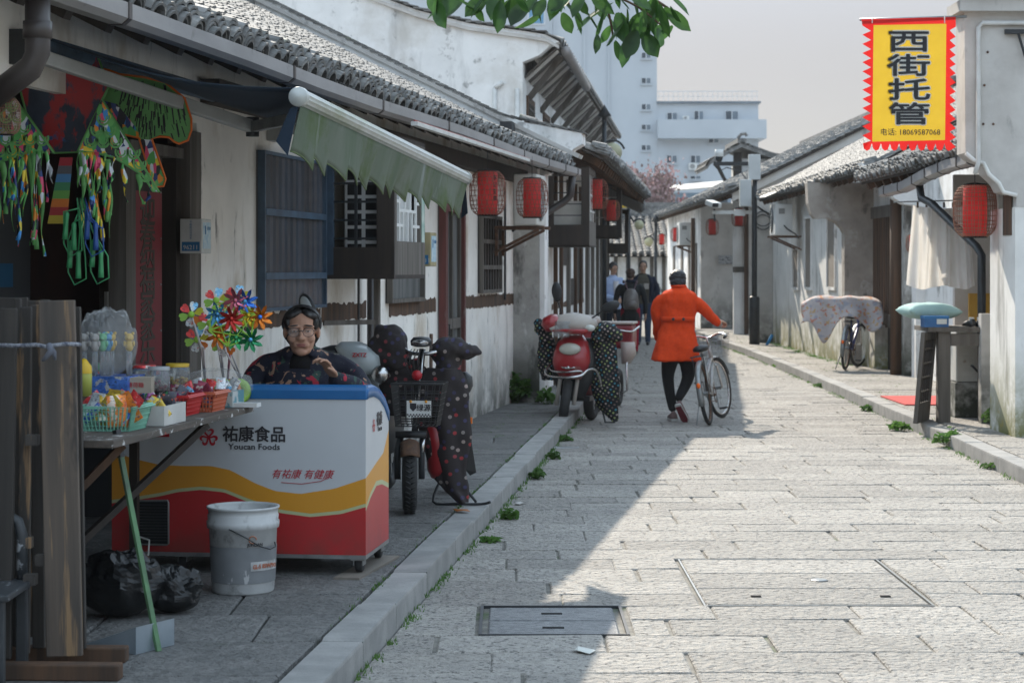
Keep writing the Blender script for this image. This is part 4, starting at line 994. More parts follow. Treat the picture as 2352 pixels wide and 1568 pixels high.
m = MB(); m.bx(-.12, .14, -1.3, 2.3, 5.45, 5.6); m.tube([(-.12, -1.3, 5.6), (-.02, -1.3, 5.72), (.12, -1.3, 5.74), (.16, -1.3, 5.66)], .05, 7); m.build('ridge', MT['tile_mass'], rf)
m = MB(); m.tube([(-.15, -.8, 3.6), (-.3, -.9, 4.1), (-.5, -.9, 4.4), (-.65, -.9, 4.7), (-.8, -1, 4.85)], .06, 7); m.build('bracket', MT['wood_dark'], HG, True)

# ============================================================ houses that close the lane
for (nm, lb, x0, x1, y0, ez, rz_, rise, seed) in (('cottage', 'far low cottage with pale boarded front closing the lane', 3.2, 9, 66, 2.05, .1, 1.1, 51),
        ('cottage', 'second far cottage whose tiled roof shows behind the lane end', 1.5, 10, 75, 2.55, .12, 1.4, 53)):
    t = world_thing(nm, lb, 'house', (x0+x1)/2, y0)
    w = x1-x0; MB().bx(-w/2, w/2, .4, .6, -.5, ez+.1).build('front_wall', MT['plaster_clean'], t)
    m = MB()
    if seed == 51:
        for i in range(14): MB().bx(-w/2+.2+i*.4, -w/2+.32+i*.4, .36, .4, 0, ez).build('post', MT['wood_grey'], t)
    M = roofM(Vector((-w/2, 0, ez)), (1, 0, 0), (0, math.cos(.3), math.sin(.3)))
    m = MB(); m.M = M; m.bx(0, w, 0, 5.0, -.04, 0); m.M = None; d = m.build('roof', MT['wood_dark'], t)
    tiled(d, M, w, 5.0, pitch=.24, ex=.16, seg=3, seed=seed)
    m = MB(); z_ = ez+5*math.sin(.3); m.bx(-w/2, w/2, 4.7, 4.95, z_-.02, z_+.25); m.build('ridge', MT['tile_mass'], t)

# ============================================================ apartment blocks
MT['apt'] = mk('pale_rendered_wall', (.47,.51,.55), (.42,.46,.50), sc=.3, rough=.9, off=False, layers=[dict(col=(.48,.52,.56), sc=.5, st=(1,1,.15), lo=.6, hi=.75, amt=.4)])
MT['apt_win'] = mk('apartment_glass', (.035,.05,.065), (.06,.075,.095), sc=.6, rough=.5, spec=.2)
MT['apt_frame'] = mk('white_window_frame', (.6,.63,.66), rough=.6)
AY = 150.0
def A(x, y): p = at(x, y, AY); return p.x, p.z
def apt_window(t, x0, x1, y0, y1, ox, oy, panes=2):
    a, zt = A(x0, y0); b, zb = A(x1, y1); a -= ox; b -= ox
    w = MB().bx(a, b, -.05, .02, zb, zt).build('window', MT['apt_frame'], t)
    n = panes
    for i in range(n):
        g = .035; c0 = a+(b-a)*i/n+g; c1 = a+(b-a)*(i+1)/n-g
        MB().bx(c0, c1, -.07, -.045, zb+g, zt-g).build('pane', MT['apt_win'] if i % 2 == 0 else MT['curtain2'], w)
    MB().bx(a-.08, b+.08, -.14, .0, zb-.12, zb-.02).build('sill', MT['apt'], w)
MT['curtain2'] = mk('curtained_pane', (.16,.20,.24), (.12,.15,.18), sc=.8, rough=.5, spec=.2)
xr = A(1509, 0)[0]
T1 = world_thing('apartment_tower', 'tall pale blue apartment tower with a column of stair windows', 'apartment block', xr-8, AY)
MB().bx(-14, 8, 0, 12, 0, 30).build('wall', MT['apt'], T1)
for y0, y1 in ((121, 135), (179, 193), (239, 253), (286, 299), (333, 346), (403, 416), (60, 74)): apt_window(T1, 1473, 1495, y0, y1, xr-8, AY)
for x in (1264, 1271, 1340, 1396): MB().bx(A(x, 0)[0]-xr+8, A(x, 0)[0]-xr+8.14, -.12, 0, 0, 30).build('rib', MT['apt'], T1)
for y in (40, 92, 150, 205, 260):
    a = A(1212, y)[0]-xr+8; b = A(1252, y)[0]-xr+8; z = A(0, y+18)[1]
    w = MB().bx(a, b, -.1, 0, z, z+1.3).build('balcony_window', MT['apt_frame'], T1); MB().bx(a+.1, b-.1, -.13, -.1, z+.1, z+1.2).build('pane', mk('blue_balcony_glass', (.10,.26,.42), rough=.2), w)
T2 = world_thing('apartment_block', 'lower pale apartment block with railed roof terrace beside the tower', 'apartment block', xr+3.8, AY)
ox2 = xr+3.8; z_top = A(0, 238)[1]; z_led = A(0, 277)[1]; z_l2 = A(0, 320)[1]
MB().bx(-3.8, A(1742, 0)[0]-ox2, .05, 12, 0, z_top).build('wall', MT['apt'], T2)
MB().bx(-3.8, A(1747, 0)[0]-ox2, -.2, 12.1, z_top, z_top+.15).build('roof_slab', MT['curtain2'], T2)
MB().bx(-3.8, A(1757, 0)[0]-ox2, -1.0, 12.1, z_l2, z_led).build('balcony_parapet', MT['apt'], T2)
m = MB(); zz = z_top+.15
for i in range(21): m.bx(-3.7+i*.37, -3.67+i*.37, -.1, -.07, zz, zz+.75)
m.bx(-3.8, 3.8, -.1, -.06, zz+.72, zz+.77); m.bx(-3.8, 3.8, -.1, -.06, zz+.35, zz+.38); m.build('railing', MT['apt_frame'], T2)
for q_ in ((1532, 1556, 259, 277), (1594, 1616, 255, 277), (1666, 1696, 255, 277), (1627, 1651, 310, 329), (1531, 1555, 357, 375), (1586, 1609, 357, 375), (1534, 1553, 412, 424), (1585, 1610, 404, 412)):
    apt_window(T2, *q_, ox2, AY, 2)
for x0, x1, y0, y1, lb in ((1581, 1600, 376, 391, 'white air conditioner under a window of the lower apartment block'), (1567, 1582, 268, 277, 'air conditioner on the apartment block balcony')):
    a, z0 = A(x0, y1); b, z1 = A(x1, y0); t = thing('air_conditioner', lb, 'air conditioner', ((a+b)/2, AY-.35, z0))
    MB().bx(-(b-a)/2, (b-a)/2, -.2, .3, 0, z1-z0).build('casing', MT['ac_clean'], t); MB().lathe([(0, 0), ((z1-z0)*.4, 0)], 14, (-.05, -.205, (z1-z0)/2), (R(90), 0, 0)).build('fan', MT['metal_grey'], t)
# blue shed in the middle distance
t = world_thing('blue_shed', 'low shed with blue walls and pale sheet roof in front of the apartments', 'shed', 9.2, 110)
MB().bx(-1.2, 3.4, 0, 4, 0, 5.8).build('wall', mk('blue_shed_wall', (.16,.28,.42), (.30,.36,.42), sc=1.2, rough=.8), t)
for i in range(4): MB().bx(-.9+i*1.0, -.3+i*1.0, -.04, 0, 4.7, 5.5).build('window', MT['apt_win'], t)
m = MB(); m.add([(-2, -1, 5.75), (3.6, -1, 6.2), (3.6, 5, 6.7), (-2, 5, 6.2)], [(0,1,2,3)]); m.build('sheet_roof', mk('pale_sheet', (.55,.52,.48), (.4,.38,.35), sc=1, rough=.6), t, solid=.08)
# ============================================================ blossom trees
def tree(name, label, x, y, z0, h, rx, rz_, mats, n, seed, lsz):
    r = random.Random(seed); t = world_thing(name, label, 'tree', x, y, z0)
    m = MB(); m.tube([(0,0,0), (.1,0,h*.35), (.05,.1,h*.6)], [.16, .12, .08], 8)
    tips = []
    for i in range(9):
        a = i*.7+r.uniform(-.3, .3); e = Vector((rx*.75*math.cos(a)*r.uniform(.5, 1), rx*.6*math.sin(a), h*.6+rz_*r.uniform(.2, 1.2))); tips.append(e)
        m.tube([(.08, .05, h*.45+r.uniform(-.1, .1)), e*.5+Vector((0, 0, h*.3)), e], [.06, .035, .012], 6)
    m.build('trunk', MT['wood_brown'], t, True)
    for k, mt in enumerate(mats):
        c = MB()
        for i in range(n//len(mats)):
            b = tips[r.randrange(len(tips))]; p = b+Vector((r.gauss(0, rx*.22), r.gauss(0, rx*.2), r.gauss(0, rz_*.28)))
            e = Euler((r.uniform(0, 6), r.uniform(0, 6), r.uniform(0, 6))).to_matrix(); s = lsz*r.uniform(.5, 1.3)
            c.add([p+e @ Vector(v) for v in ((-s,-s*.6,0),(s,-s*.5,0),(s*.8,s*.6,0),(-s*.7,s*.7,0))], [(0,1,2,3)])
        stuff(c.build('crown', mt, t, fix=False))
bl1 = mk('pale_pink_blossom', (.42,.30,.31), (.30,.20,.20), sc=2, rough=.8, tl=.3); bl2 = mk('rose_blossom', (.48,.14,.15), (.38,.16,.15), sc=2, rough=.8, tl=.3); bl3 = mk('brown_buds', (.22,.16,.14), rough=.9)
tree('blossom_tree', 'pale pink blossoming tree beyond the lane end', 5.6, 86, 1.0, 4.6, 1.5, 1.5, [bl1, bl1, bl3], 6000, 61, .075)
tree('blossom_tree', 'rose pink blossoming tree low behind the far roofs, right of the paler one', 7.0, 84, .6, 4.2, 1.4, .8, [bl2, bl1, bl3], 4000, 62, .075)
tree('blossom_tree', 'small rose pink blossoming bush beside the yellow one', 4.7, 82, .5, 4.0, .5, .6, [bl2], 700, 63, .05)
tree('flowering_shrub', 'bright yellow flowering shrub peeping past the left eaves', 4.0, 72, .8, 3.6, .35, .9, [mk('yellow_blossom', (.62,.46,.03), (.5,.4,.05), sc=3, rough=.8, tl=.3)], 900, 64, .05)
# ============================================================ lanterns
MT['lantern'] = mk('red_lantern_paper', (.85,.08,.08), (.72,.06,.06), sc=6, rough=.7, tl=.6, layers=[dict(col=(.30,.16,.15), sc=3, st=(1,1,.5), lo=.58, hi=.72, amt=.6)])
MT['bamboo'] = mk('red_brown_bamboo_weave', (.25,.085,.06), (.20,.11,.07), sc=9, rough=.7)
MT['bamboo2'] = mk('faded_bamboo_weave', (.30,.17,.11), (.24,.12,.08), sc=9, rough=.7)
MT['ink'] = mk('black_ink', (.012,.012,.012), rough=.7)
def cage_mesh(hexa=True):
    m = MB(); prof = [(.105, 0), (.155, .03), (.185, .08), (.195, .15), (.197, .24), (.195, .33), (.185, .40), (.155, .45), (.105, .48)]
    N = 20
    def pt(i, f):
        k = f*(len(prof)-1); a = int(min(k, len(prof)-2)); g = k-a
        r_ = prof[a][0]*(1-g)+prof[a+1][0]*g; z = prof[a][1]*(1-g)+prof[a+1][1]*g
        return (r_*math.cos(i), r_*math.sin(i), z)
    for s in (-1, 1):
        for i in range(N):
            a0 = 2*math.pi*i/N; m.tube([pt(a0+(s*f*.9 if hexa else s*.06), f) for f in [q/10 for q in range(11)]], 
                .0026, 4, False)
    for j in range(1, 16 if not hexa else 13):
        f = j/(16 if not hexa else 13); m.tube([pt(2*math.pi*i/20, f) for i in range(20)], .0024, 4, closed=True)
    return m
CAGE = [cage_mesh(True).mesh('cage', MT['bamboo'], False, False), cage_mesh(False).mesh('cage', MT['bamboo2'], False, False)]
CORE = MB().lathe([(.0, .004), (.106, .004), (.108, .24), (.106, .476), (0, .476)], 24).mesh('core', MT['lantern'], True)
CAP = MB().lathe([(.100, 0), (.112, 0), (.112, .014), (.100, .014), (.100, 0)], 24).mesh('rim', MT['black'], False)
def lantern(loc, label, scale=1.0, kind=0, text='', drop=.12, rz=0, swing=0):
    t = thing('lantern', label, 'lantern', loc, rz, 'red basket lanterns along the street'); t.scale = (scale,)*3
    I = Matrix()
    if 'bare' not in label: place('core', CORE, I, t)
    place('cage', CAGE[kind], I, t)
    place('rim', CAP, Matrix.Translation((0, 0, .474)), t); place('rim', CAP, Matrix.Translation((0, 0, -.006)), t)
    m = MB(); m.tube([(-.1, 0, .485), (0, 0, .50), (.1, 0, .485)], .004, 5); m.tube([(0, 0, .5), (0, 0, .5+drop)], .004, 5); m.build('hanger', MT['metal_dark'], t)
    for i, ch in enumerate(text):
        a = R(-62); p = Matrix.Rotation(a+R(90), 4, 'Z') @ Matrix.Translation((0, -.111, .40-i*.075)) @ FRONT
        textmesh('character', ch, .06, MT['ink'], p, t, bold=.001)
    return t
def lan(x, yb, Y, dia_px, label, kind=0, text='', drop=.12, rz=0):
    p = at(x, yb, Y); s = dia_px*Y/FD/.395
    return lantern(p, label, s, kind, text, drop, rz)
lan(1120, 495, 18.2, 84, 'largest red basket lantern, hanging under the left eaves just past the awning', 0, '李记豆腐', .2, .3)
lan(1222, 500, 20.3, 74, 'red basket lantern with black brush mark, hanging before the wall air conditioner', 0, '茶', .25, 1.1)
lan(1368, 482, 25.5, 58, 'red basket lantern at the corner of the second left house', 0, '', .2, .9)
lan(1404, 508, 31.0, 40, 'fourth red basket lantern, just behind the corner one on the left', 0, '品', .3)
lan(2239, 545, 18.75, 99, 'large faded basket lantern hanging beside the right gable', 1, '', .12)
lan(2098, 580, 24.2, 34, 'small faded basket lantern half hidden behind the hanging sheet', 1, '', .3)
lan(1636, 540, 46.5, 30, 'red lantern left of the camera pole under the right eave', 0, '', .3)
lan(1697, 520, 44.0, 34, 'red lantern just behind the camera pole under the right eave', 0, '', .2)
lan(1520, 562, 58, 20, 'small bright red lantern at the far end of the right eave', 0, '', .3)
lan(1553, 555, 55, 26, 'small red lantern beside the far right air conditioner', 0, '', .3)
lan(12, 310, 8.3, 70, 'old bare brown basket lantern cut off by the left picture edge', 1, '', .2)
# ============================================================ street lamps, camera pole
t = thing('camera_pole', 'dark steel pole carrying surveillance cameras and grey cabinets on the right pavement', 'pole', (4.87, 40.0, SW))
H = 1.65-(385-HY)/FD*40-SW
MB().tube([(0, 0, 0), (0, 0, H)], .055, 14).build('shaft', MT['metal_dark'], t, True)
MB().tube([(0, 0, 0), (0, 0, .93), (0, 0, .96)], [.105, .105, .085], 14).build('base_sleeve', MT['metal_dark'], t, True)
MT['cab'] = mk('pale_grey_cabinet', (.50,.52,.52), (.44,.46,.46), sc=3, rough=.5)
def pz(y): return 1.65-(y-HY)/FD*40-SW
def pxx(x): return (x-1732)/FD*40
MB().bx(pxx(1717), pxx(1744), -.16, -.02, pz(414), pz(356)).build('cabinet', MT['cab'], t, bevel=.01)
MB().bx(pxx(1696), pxx(1722), -.24, -.07, pz(475), pz(414)).build('cabinet', MT['cab'], t, bevel=.01)
MB().bx(pxx(1638), pxx(1717), -.04, .04, pz(381), pz(372)).build('upper_arm', MT['metal_dark'], t)
MB().bx(pxx(1636), pxx(1730), -.03, .03, pz(492), pz(484)).build('lower_arm', MT['pvc_white'], t)
MB().bx(pxx(1686), pxx(1710), -.06, .06, pz(496), pz(481)).build('junction_box', MT['pvc_white'], t)
cm = MB(); cm.lathe([(0, .20), (.085, .20), (.09, .12), (.085, .06)], 16, (pxx(1651), 0, pz(367))); cm.build('dome_camera', MT['pvc_white'], t, True)
MB().lathe([(.075, .06), (.07, .0), (.04, -.05), (0, -.06)], 16, (pxx(1651), 0, pz(367))).build('dome_lens', MT['glass_dark'], t, True)
c1 = MB().box((pxx(1637), -.05, pz(469)), (.2, .32, .11), (.25, 0, .5)).build('bullet_camera', MT['pvc_white'], t, bevel=.02)
MB().box((pxx(1640), -.22, pz(472)), (.13, .02, .08), (.25, 0, .5)).build('lens', MT['glass_dark'], t)
m = MB(); m.tube([(pxx(1640), 0, pz(480)), (pxx(1640), 0, pz(498)), (pxx(1641), -.03, pz(508))], .02, 6); m.build('mount', MT['metal_dark'], t)
m = MB(); m.tube([(pxx(1650), 0, pz(380)), (pxx(1655), -.02, pz(392)), (pxx(1668), -.02, pz(385)), (pxx(1700), -.05, pz(395)), (pxx(1726), -.07, pz(430)), (pxx(1727), -.07, pz(560))], .012, 6); m.build('cable', MT['metal_dark'], t, True)
MT['globe'] = mk('milky_globe_glass', (.62,.60,.42), (.55,.54,.38), sc=2, rough=.35, tl=.4)
def globe_lamp(x, yb, Y, gx, gy, gr, label, z0=0.0, arm=True):
    b = at(x, yb, Y); b.z = z0; g = at(gx, gy, Y); r_ = gr*Y/FD; t = thing('street_lamp', label, 'street lamp', b)
    c = g-b; top = c.z+r_*1.5
    MB().tube([(0, 0, 0), (0, 0, top+.4)], .045, 10).build('post', MT['metal_dark'], t, True)
    MB().tube([(0, 0, top+.1)]+[(c.x+r_*1.25*math.cos(a), 0, c.z+r_*1.25*math.sin(a)) for a in [R(150-i*15) for i in range(10)]], .022, 7).build('arm', MT['metal_dark'], t, True)
    MB().ell(c, (r_,)*3, 18, 12).build('globe', MT['globe'], t, True)
    MB().lathe([(0, .35), (.14, .12), (.05, .1), (.05, 0)], 10, (0, 0, top+.3)).build('finial', MT['metal_dark'], t, True)
globe_lamp(1444, 640, 48, 1468, 517, 11, 'black street lamp with milky globe at the lane bend')
globe_lamp(1506, 640, 60, 1490, 556, 10, 'farther street lamp with milky globe near the far right eave')
globe_lamp(1388, 640, 38.6, 1407, 350, 22, 'street lamp whose pale yellow globe peeps above the left eaves')
# ============================================================ right side air conditioners
ac_unit('air_conditioner', 'white wall air conditioner on rusty bracket beside the lamp post', (5.0, 37.0, 2.25), R(-90), .8, .58, .32, 'ac_clean')
m = MB(); m.add([(-.5, -.5, 0), (.25, -.5, .32), (.25, .5, .34), (-.5, .5, .02)], [(0,1,2,3)])
tag(m.build('sheet_canopy', MT['metal_grey'], None, loc=(5.15, 37.0, 2.95), solid=.015), 'bent sheet metal canopy over the air conditioner beside the lamp post', 'canopy')
ac_unit('air_conditioner', 'white air conditioner on the far right wall among small red lanterns', (4.6, 53, 2.25), R(-90), .85, .6, .36, 'ac_clean')
MB()
# ============================================================ hanging banner
BY = 17.85; s = FD/BY
def bxz(x, y): p = at(x, y, BY); return p.x, p.z
bx0, bz0_ = bxz(2088, 345)
t = thing('shop_banner', 'yellow and red vertical shop banner hanging from a pole on the right gable', 'banner', (bx0, BY, bz0_))
def bl(x, y): p = bxz(x, y); return (p[0]-bx0, p[1]-bz0_)
MT['ban_red'] = mk('banner_red_cloth', (.66,.025,.02), (.60,.02,.018), sc=5, rough=.85, tl=.45)
MT['ban_yel'] = mk('banner_yellow_cloth', (.60,.40,.035), (.55,.36,.03), sc=4, rough=.85, tl=.45)
MT['ban_white'] = mk('banner_white_print', (.85,.85,.82), rough=.85, tl=.5)
MT['ban_black'] = mk('banner_black_print', (.025,.025,.028), rough=.85)
out = [(1978, 46), (2196, 39)]
k = 13
for i in range(k):
    y = 62+i*21.0; out += [(2196, y+2), (2182, y+10)] if i else [(2196, y), (2182, y+8)]
out += [(2196, 338)]
nb = 10
for i in range(nb):
    x = 2190-i*21.0; out += [(x-4, 344), (x-11, 347), (x-17, 342), (x-20, 330)]
out += [(1984, 344)]
for i in range(k):
    y = 330-i*21.0; out += [(2000, y-6), (1980, y-18)]
def ban_pt(x, y, dy):
    a, b = bl(x, y); return (a, dy+.03*a, b)
bm_ = bmesh.new()
for loop in ([ban_pt(x, y, .0) for x, y in out], [ban_pt(x, y, .0) for x, y in ((2003, 326), (2171, 322), (2174, 55), (2006, 59))]):
    vv = [bm_.verts.new(p) for p in loop]
    for i_ in range(len(vv)): bm_.edges.new((vv[i_], vv[(i_+1) % len(vv)]))
bmesh.ops.triangle_fill(bm_, use_beauty=True, edges=bm_.edges[:])
me_ = bpy.data.meshes.new('border_cloth'); bm_.to_mesh(me_); bm_.free(); me_.materials.append(MT['ban_red']); o = place('border_cloth', me_, Matrix(), t)
m = MB(); m.grid(lambda u, v: ban_pt(2003+(2171-2003)*u+3*v, 326-(326-59)*v-4*u, -.001), 12, 18); m.build('yellow_field', MT['ban_yel'], t)
for i, ch in enumerate('西街托管'):
    a, b = bl(2087+i*.6, 99+i*55.5)
    mtx = Matrix.Translation((a, -.008+.03*a, b)) @ FRONT
    textmesh('character_outline', ch, .205, MT['ban_white'], mtx @ Matrix.Translation((0, 0, -.004)), t, fat=.016, sx=1.95, ext=.001)
    textmesh('character', ch, .205, MT['ban_black'], mtx, t, fat=.004, sx=1.95, ext=.001)
a, b = bl(2090, 305)
textmesh('phone_number', '电话: 18069587068', .068, MT['ban_black'], Matrix.Translation((a, -.008+.03*a, b)) @ FRONT, t, bold=.0006, sx=1.0)
a0, a1 = bl(1976, 45), bl(2222, 38)
MB().tube([(a0[0], .03, a0[1]), (a1[0], .03, a1[1])], .012, 8).build('pole', MT['metal_grey'], t, True)
for x in (2003, 2169):
    q_ = bl(x, 44); MB().tube([(q_[0], -.01, q_[1]+.02), (q_[0], -.012, q_[1]-.04)], .005, 5).build('tie', MT['ban_white'], t)
# ============================================================ counter with pillow, shoes, unit, sheet
t = thing('counter', 'rough dark timber counter with slatted side on the right pavement', 'counter', (4.25, 19.9, SW))
MB().bx(-.14, .52, -.25, .45, .90, .945).build('top', MT['wood_grey'], t)
MB().bx(-.03, .09, -.2, -.08, 0, .90).build('post', MT['wood_grey'], t)
MB().bx(.40, .46, -.18, -.10, 0, .90).build('post', MT['wood_dark'], t)
MB().bx(.09, .40, -.22, -.17, .76, .88).build('apron', MT['wood_grey'], t)
sh = thing('slatted_shutter', 'dark slatted shutter leaning against the left side of the counter', 'shutter', (4.08, 19.85, SW), 0, rot=(0, R(5), R(-24)))
m = MB(); m.bx(-.02, .02, -.28, -.22, 0, .9); m.bx(-.02, .02, .22, .28, 0, .9); m.bx(-.02, .02, -.22, .22, 0, .2); m.bx(-.02, .02, -.22, .22, .82, .9); m.build('frame', MT['wood_grey'], sh)
for i in range(5): MB().bx(-.01, .01, -.20+i*.095, -.18+i*.095, .2, .82).build('slat', MT['wood_dark'], sh)
for i in range(4): MB().bx(-.014, .012, -.22, .22, .3+i*.14, .315+i*.14).build('cross_slat', MT['wood_grey'], sh)
MT['pillow'] = mk('mint_pillow_cloth', (.42,.60,.56), (.36,.53,.50), sc=5, rough=.9, layers=[dict(col=(.55,.50,.35), sc=14, lo=.66, hi=.7, amt=.6)])
def pillow(name, label, mat, loc, dims, rot, seed=1, n=18, cat='pillow', puff=1.0):
    m = MB()
    def f(sgn):
        def g(u, v):
            a, b = u*2-1, v*2-1; e = (1-abs(a)**3)*(1-abs(b)**3); w = noise.noise(Vector((a*2, b*2, seed)))*.15+noise.noise(Vector((a*5, b*5, seed+3)))*.06
            k = 1-.10*(1-abs(a))*abs(b)**3-.0*abs(a)
            return Vector((a*dims[0]/2*(1-.08*(1-b*b)*abs(a)**4), b*dims[1]/2*(1-.10*(1-a*a)*b**4), sgn*dims[2]/2*(max(e, 0)**.55*(1+w)*puff)))
        return g
    m.grid(f(1), n, n); m.grid(f(-1), n, n); o = m.build(name, mat, None, True); o.location = loc; o.rotation_euler = rot
    bm = bmesh.new(); bm.from_mesh(o.data); bmesh.ops.remove_doubles(bm, verts=bm.verts, dist=.0005); bmesh.ops.recalc_face_normals(bm, faces=bm.faces); bm.to_mesh(o.data); bm.free()
    return tag(o, label, cat)
pillow('pillow', 'mint green pillow airing on the timber counter', MT['pillow'], (4.20, 20.05, 1.215), (.58, .42, .17), (0, .03, .2), 3)
t = thing('shoe_box', 'blue shoe box in front of the mint pillow on the counter', 'box', (4.19, 19.74, 1.066), .05)
MB().bx(-.12, .12, -.08, .08, 0, .085).build('body', mk('blue_card', (.03,.13,.32), (.02,.08,.2), sc=7, rough=.5), t); MB().bx(-.123, .123, -.083, .083, .085, .112).build('lid', mk('blue_card_lid', (.025,.15,.36), rough=.5), t); MB().bx(.0, .10, -.085, -.081, .03, .08).build('label', MT['milk'], t)
def shoe(loc, rz, label, mat, scale=1.0):
    t = thing('shoe', label, 'shoe', loc, rz, 'pair of dark shoes on the counter'); t.scale = (scale,)*3
    m = MB(); rs = []
    for yy, w, h in ((-.13, .02, .03), (-.12, .036, .065), (-.06, .040, .075), (0, .040, .055), (.06, .046, .045), (.10, .042, .035), (.13, .02, .02)):
        rs.append([Vector((w*math.cos(a), yy, max(.012, .012+h*math.sin(a)) if math.sin(a) > 0 else .012)) for a in [2*math.pi*k/12 for k in range(12)]])
    m.loft(rs); m.build('upper', mat, t, True)
    rs = [[Vector((w*1.08*math.cos(a), yy*1.03, .004+.010*(math.sin(a) > 0))) for a in [2*math.pi*k/12 for k in range(12)]] for yy, w in ((-.13, .02), (-.12, .036), (0, .040), (.06, .046), (.10, .042), (.13, .02))]
    MB().loft(rs).build('sole', MT['plastic_black'], t)
    MB().lathe([(.022, .0), (.03, .012), (.026, .024)], 12, (0, -.07, .07)).build('collar', MT['ac'], t, True)
shoe((4.56, 19.86, 1.067), .1, 'left one of two dark shoes airing on the counter', MT['plastic_black']); shoe((4.66, 19.86, 1.067), -.15, 'right one of two dark shoes airing on the counter', MT['plastic_black'])
pl_ = thing('plinth', 'mossy concrete plinth under the floor standing air conditioner', 'plinth', (4.70, 20.5, SW)); MB().bx(-.17, .2, -.15, .7, 0, .36).build('block', MT['plaster_stain'], pl_, bevel=.01)
ac_unit('air_conditioner', 'yellowed air conditioner standing on a concrete plinth behind the counter', (4.70, 20.78, SW+.362), R(-90), .82, .56, .31, 'ac', bracket=False)
MB()
tag(MB().box((0, 0, 0), (1.15, 1.5, .012)).build('red_mat', fabric('faded_red_mat', (.55,.10,.09), col2=(.48,.085,.08), sc=4), None, loc=(4.95, 22.9, SW+.009), rz=0), 'faded red mat on the right pavement before the porch', 'mat')
# sheet on a drying rail
t = thing('hanging_sheet', 'white sheet hanging to dry from a rail under the right eave', 'sheet', (4.62, 21.5, 2.33))
MT['sheet'] = fabric('white_sheet_cloth', (.82,.81,.78), col2=(.74,.73,.70), sc=3, tl=.4)
m = MB(); m.grid(lambda u, v: (-.29-.06*v+u*(.60+.14*v), .05*math.sin(u*19+v*2)*(.4+v)+.03*math.sin(u*41), -.86*v-.03*math.sin(u*9)*v-.04*math.sin(u*3.1)), 46, 14); m.build('cloth', MT['sheet'], t, True)
for i in range(6): MB().box((-.24+i*.095, 0, .0), (.018, .02, .06)).build('peg', MT['wood_brown'], t)
MB().tube([(-.5, 0, .03), (.6, 0, .06)], .008, 6).build('rail', MT['metal_grey'], t)
# small blue scrap
tag(MB().box((0, 0, .1), (.05, .05, .24), (0, .5, 0)).build('dustpan', mk('blue_plastic', (.02,.2,.45), rough=.5), None, loc=(5.12, 39.6, SW)), 'small blue plastic dustpan leaning at the mossy wall by the lamp post', 'dustpan')
tag(MB().ell((0, 0, 0), (.05, .05, .06), 10, 7).build('basin', mk('blue_bag', (.02,.22,.5), rough=.5), None, True, loc=(4.93, 19.6, .95)), 'small blue bag hanging by the white pier behind the counter', 'bag')
# ============================================================ awning
AW = thing('awning', 'retractable shop awning with dark blue underside and weathered green scalloped valance', 'awning', tuple(FL.o), FL.rz)
MT['awn_blue'] = fabric('dark_blue_awning_cloth', (.030,.048,.075), col2=(.020,.034,.055), sc=2, rough=.7)
MT['awn_green'] = fabric('weathered_green_valance', (.12,.155,.11), col2=(.18,.205,.17), sc=3, st=(1,1,.3), tl=.15, layers=[dict(col=(.075,.12,.02), sc=2.2, lo=.48, hi=.66, amt=.8), dict(col=(.30,.33,.33), sc=6, st=(1,1,.15), lo=.6, hi=.72, amt=.7)])
MT['alu'] = mk('weathered_white_aluminium', (.48,.50,.49), (.40,.42,.40), sc=5, rough=.4, metal=.2, layers=[dict(col=(.16,.20,.08), sc=4, st=(1,.3,1), lo=.5, hi=.66, amt=.6)])
MT['arm'] = mk('grey_painted_arm', (.42,.43,.42), (.34,.35,.34), sc=5, rough=.45)
P0, P1 = Vector((1.283, 9.51, 2.437)), Vector((1.29, 13.51, 2.24))
R0, R1 = Vector((.10, 9.30, 2.68)), Vector((.10, 13.40, 2.66))
MB().tube([R0, R1], .045, 14).build('roller', MT['blue_paint'], AW, True)
m = MB(); m.grid(lambda u, v: R0.lerp(R1, v).lerp(P0.lerp(P1, v), u)+Vector((0, 0, .04-.10*math.sin(u*math.pi)*(.7+.3*math.sin(v*5)))), 14, 24); m.build('canopy', MT['awn_blue'], AW, True, solid=.003)
m = MB(); n_ = 16; rs = []
for f in (0, 1):
    c = P0.lerp(P1, f); rs.append([c+Vector(((.043 if k % 2 else .040)*math.cos(k*math.pi/12), 0, (.043 if k % 2 else .040)*math.sin(k*math.pi/12))) for k in range(24)])
m.loft(rs); m.build('front_bar', MT['alu'], AW)
for p, s_ in ((P0, -1), (P1, 1)): MB().lathe([(0, .012), (.044, .010), (.046, 0), (.046, -.03)], 24, p, (R(90)*s_*-1 if s_ > 0 else R(90), 0, 0)).build('end_cap', MT['alu'], AW, True)
m = MB(); NS = 78
def val(u, v):
    c = P0.lerp(P1, u)+Vector((.012, 0, -.04)); ph = (u*13.0) % 1.0
    dr = (.21-.05*u)+.075*(ph**1.8)
    return c+Vector((-.05*v+.018*math.sin(u*31)*v+.02*v*math.sin(u*9), 0, -dr*v))
m.grid(val, NS*2, 8); m.build('valance', MT['awn_green'], AW, True, solid=.003)
m = MB(); m.tube([val(i/156, 1.0) for i in range(157)], .0045, 5); m.build('valance_hem', mk('olive_binding', (.10,.14,.06), rough=.9), AW, True)
m = MB(); m.add([P1+Vector((.0, 0, -.04)), P1+Vector((.01, .02, -.23)), P1+Vector((-.06, .16, -.26)), P1+Vector((-.02, .04, -.05))], [(0,1,2,3)]); m.build('valance_end', MT['awn_blue'], AW, solid=.003)
m = MB(); m.add([P0+Vector((.0, 0, -.04)), P0+Vector((-.05, 0, -.27)), P0+Vector((-.12, .05, -.20)), P0+Vector((-.05, .04, -.05))], [(0,1,2,3)]); m.build('valance_end', MT['awn_blue'], AW, solid=.003)
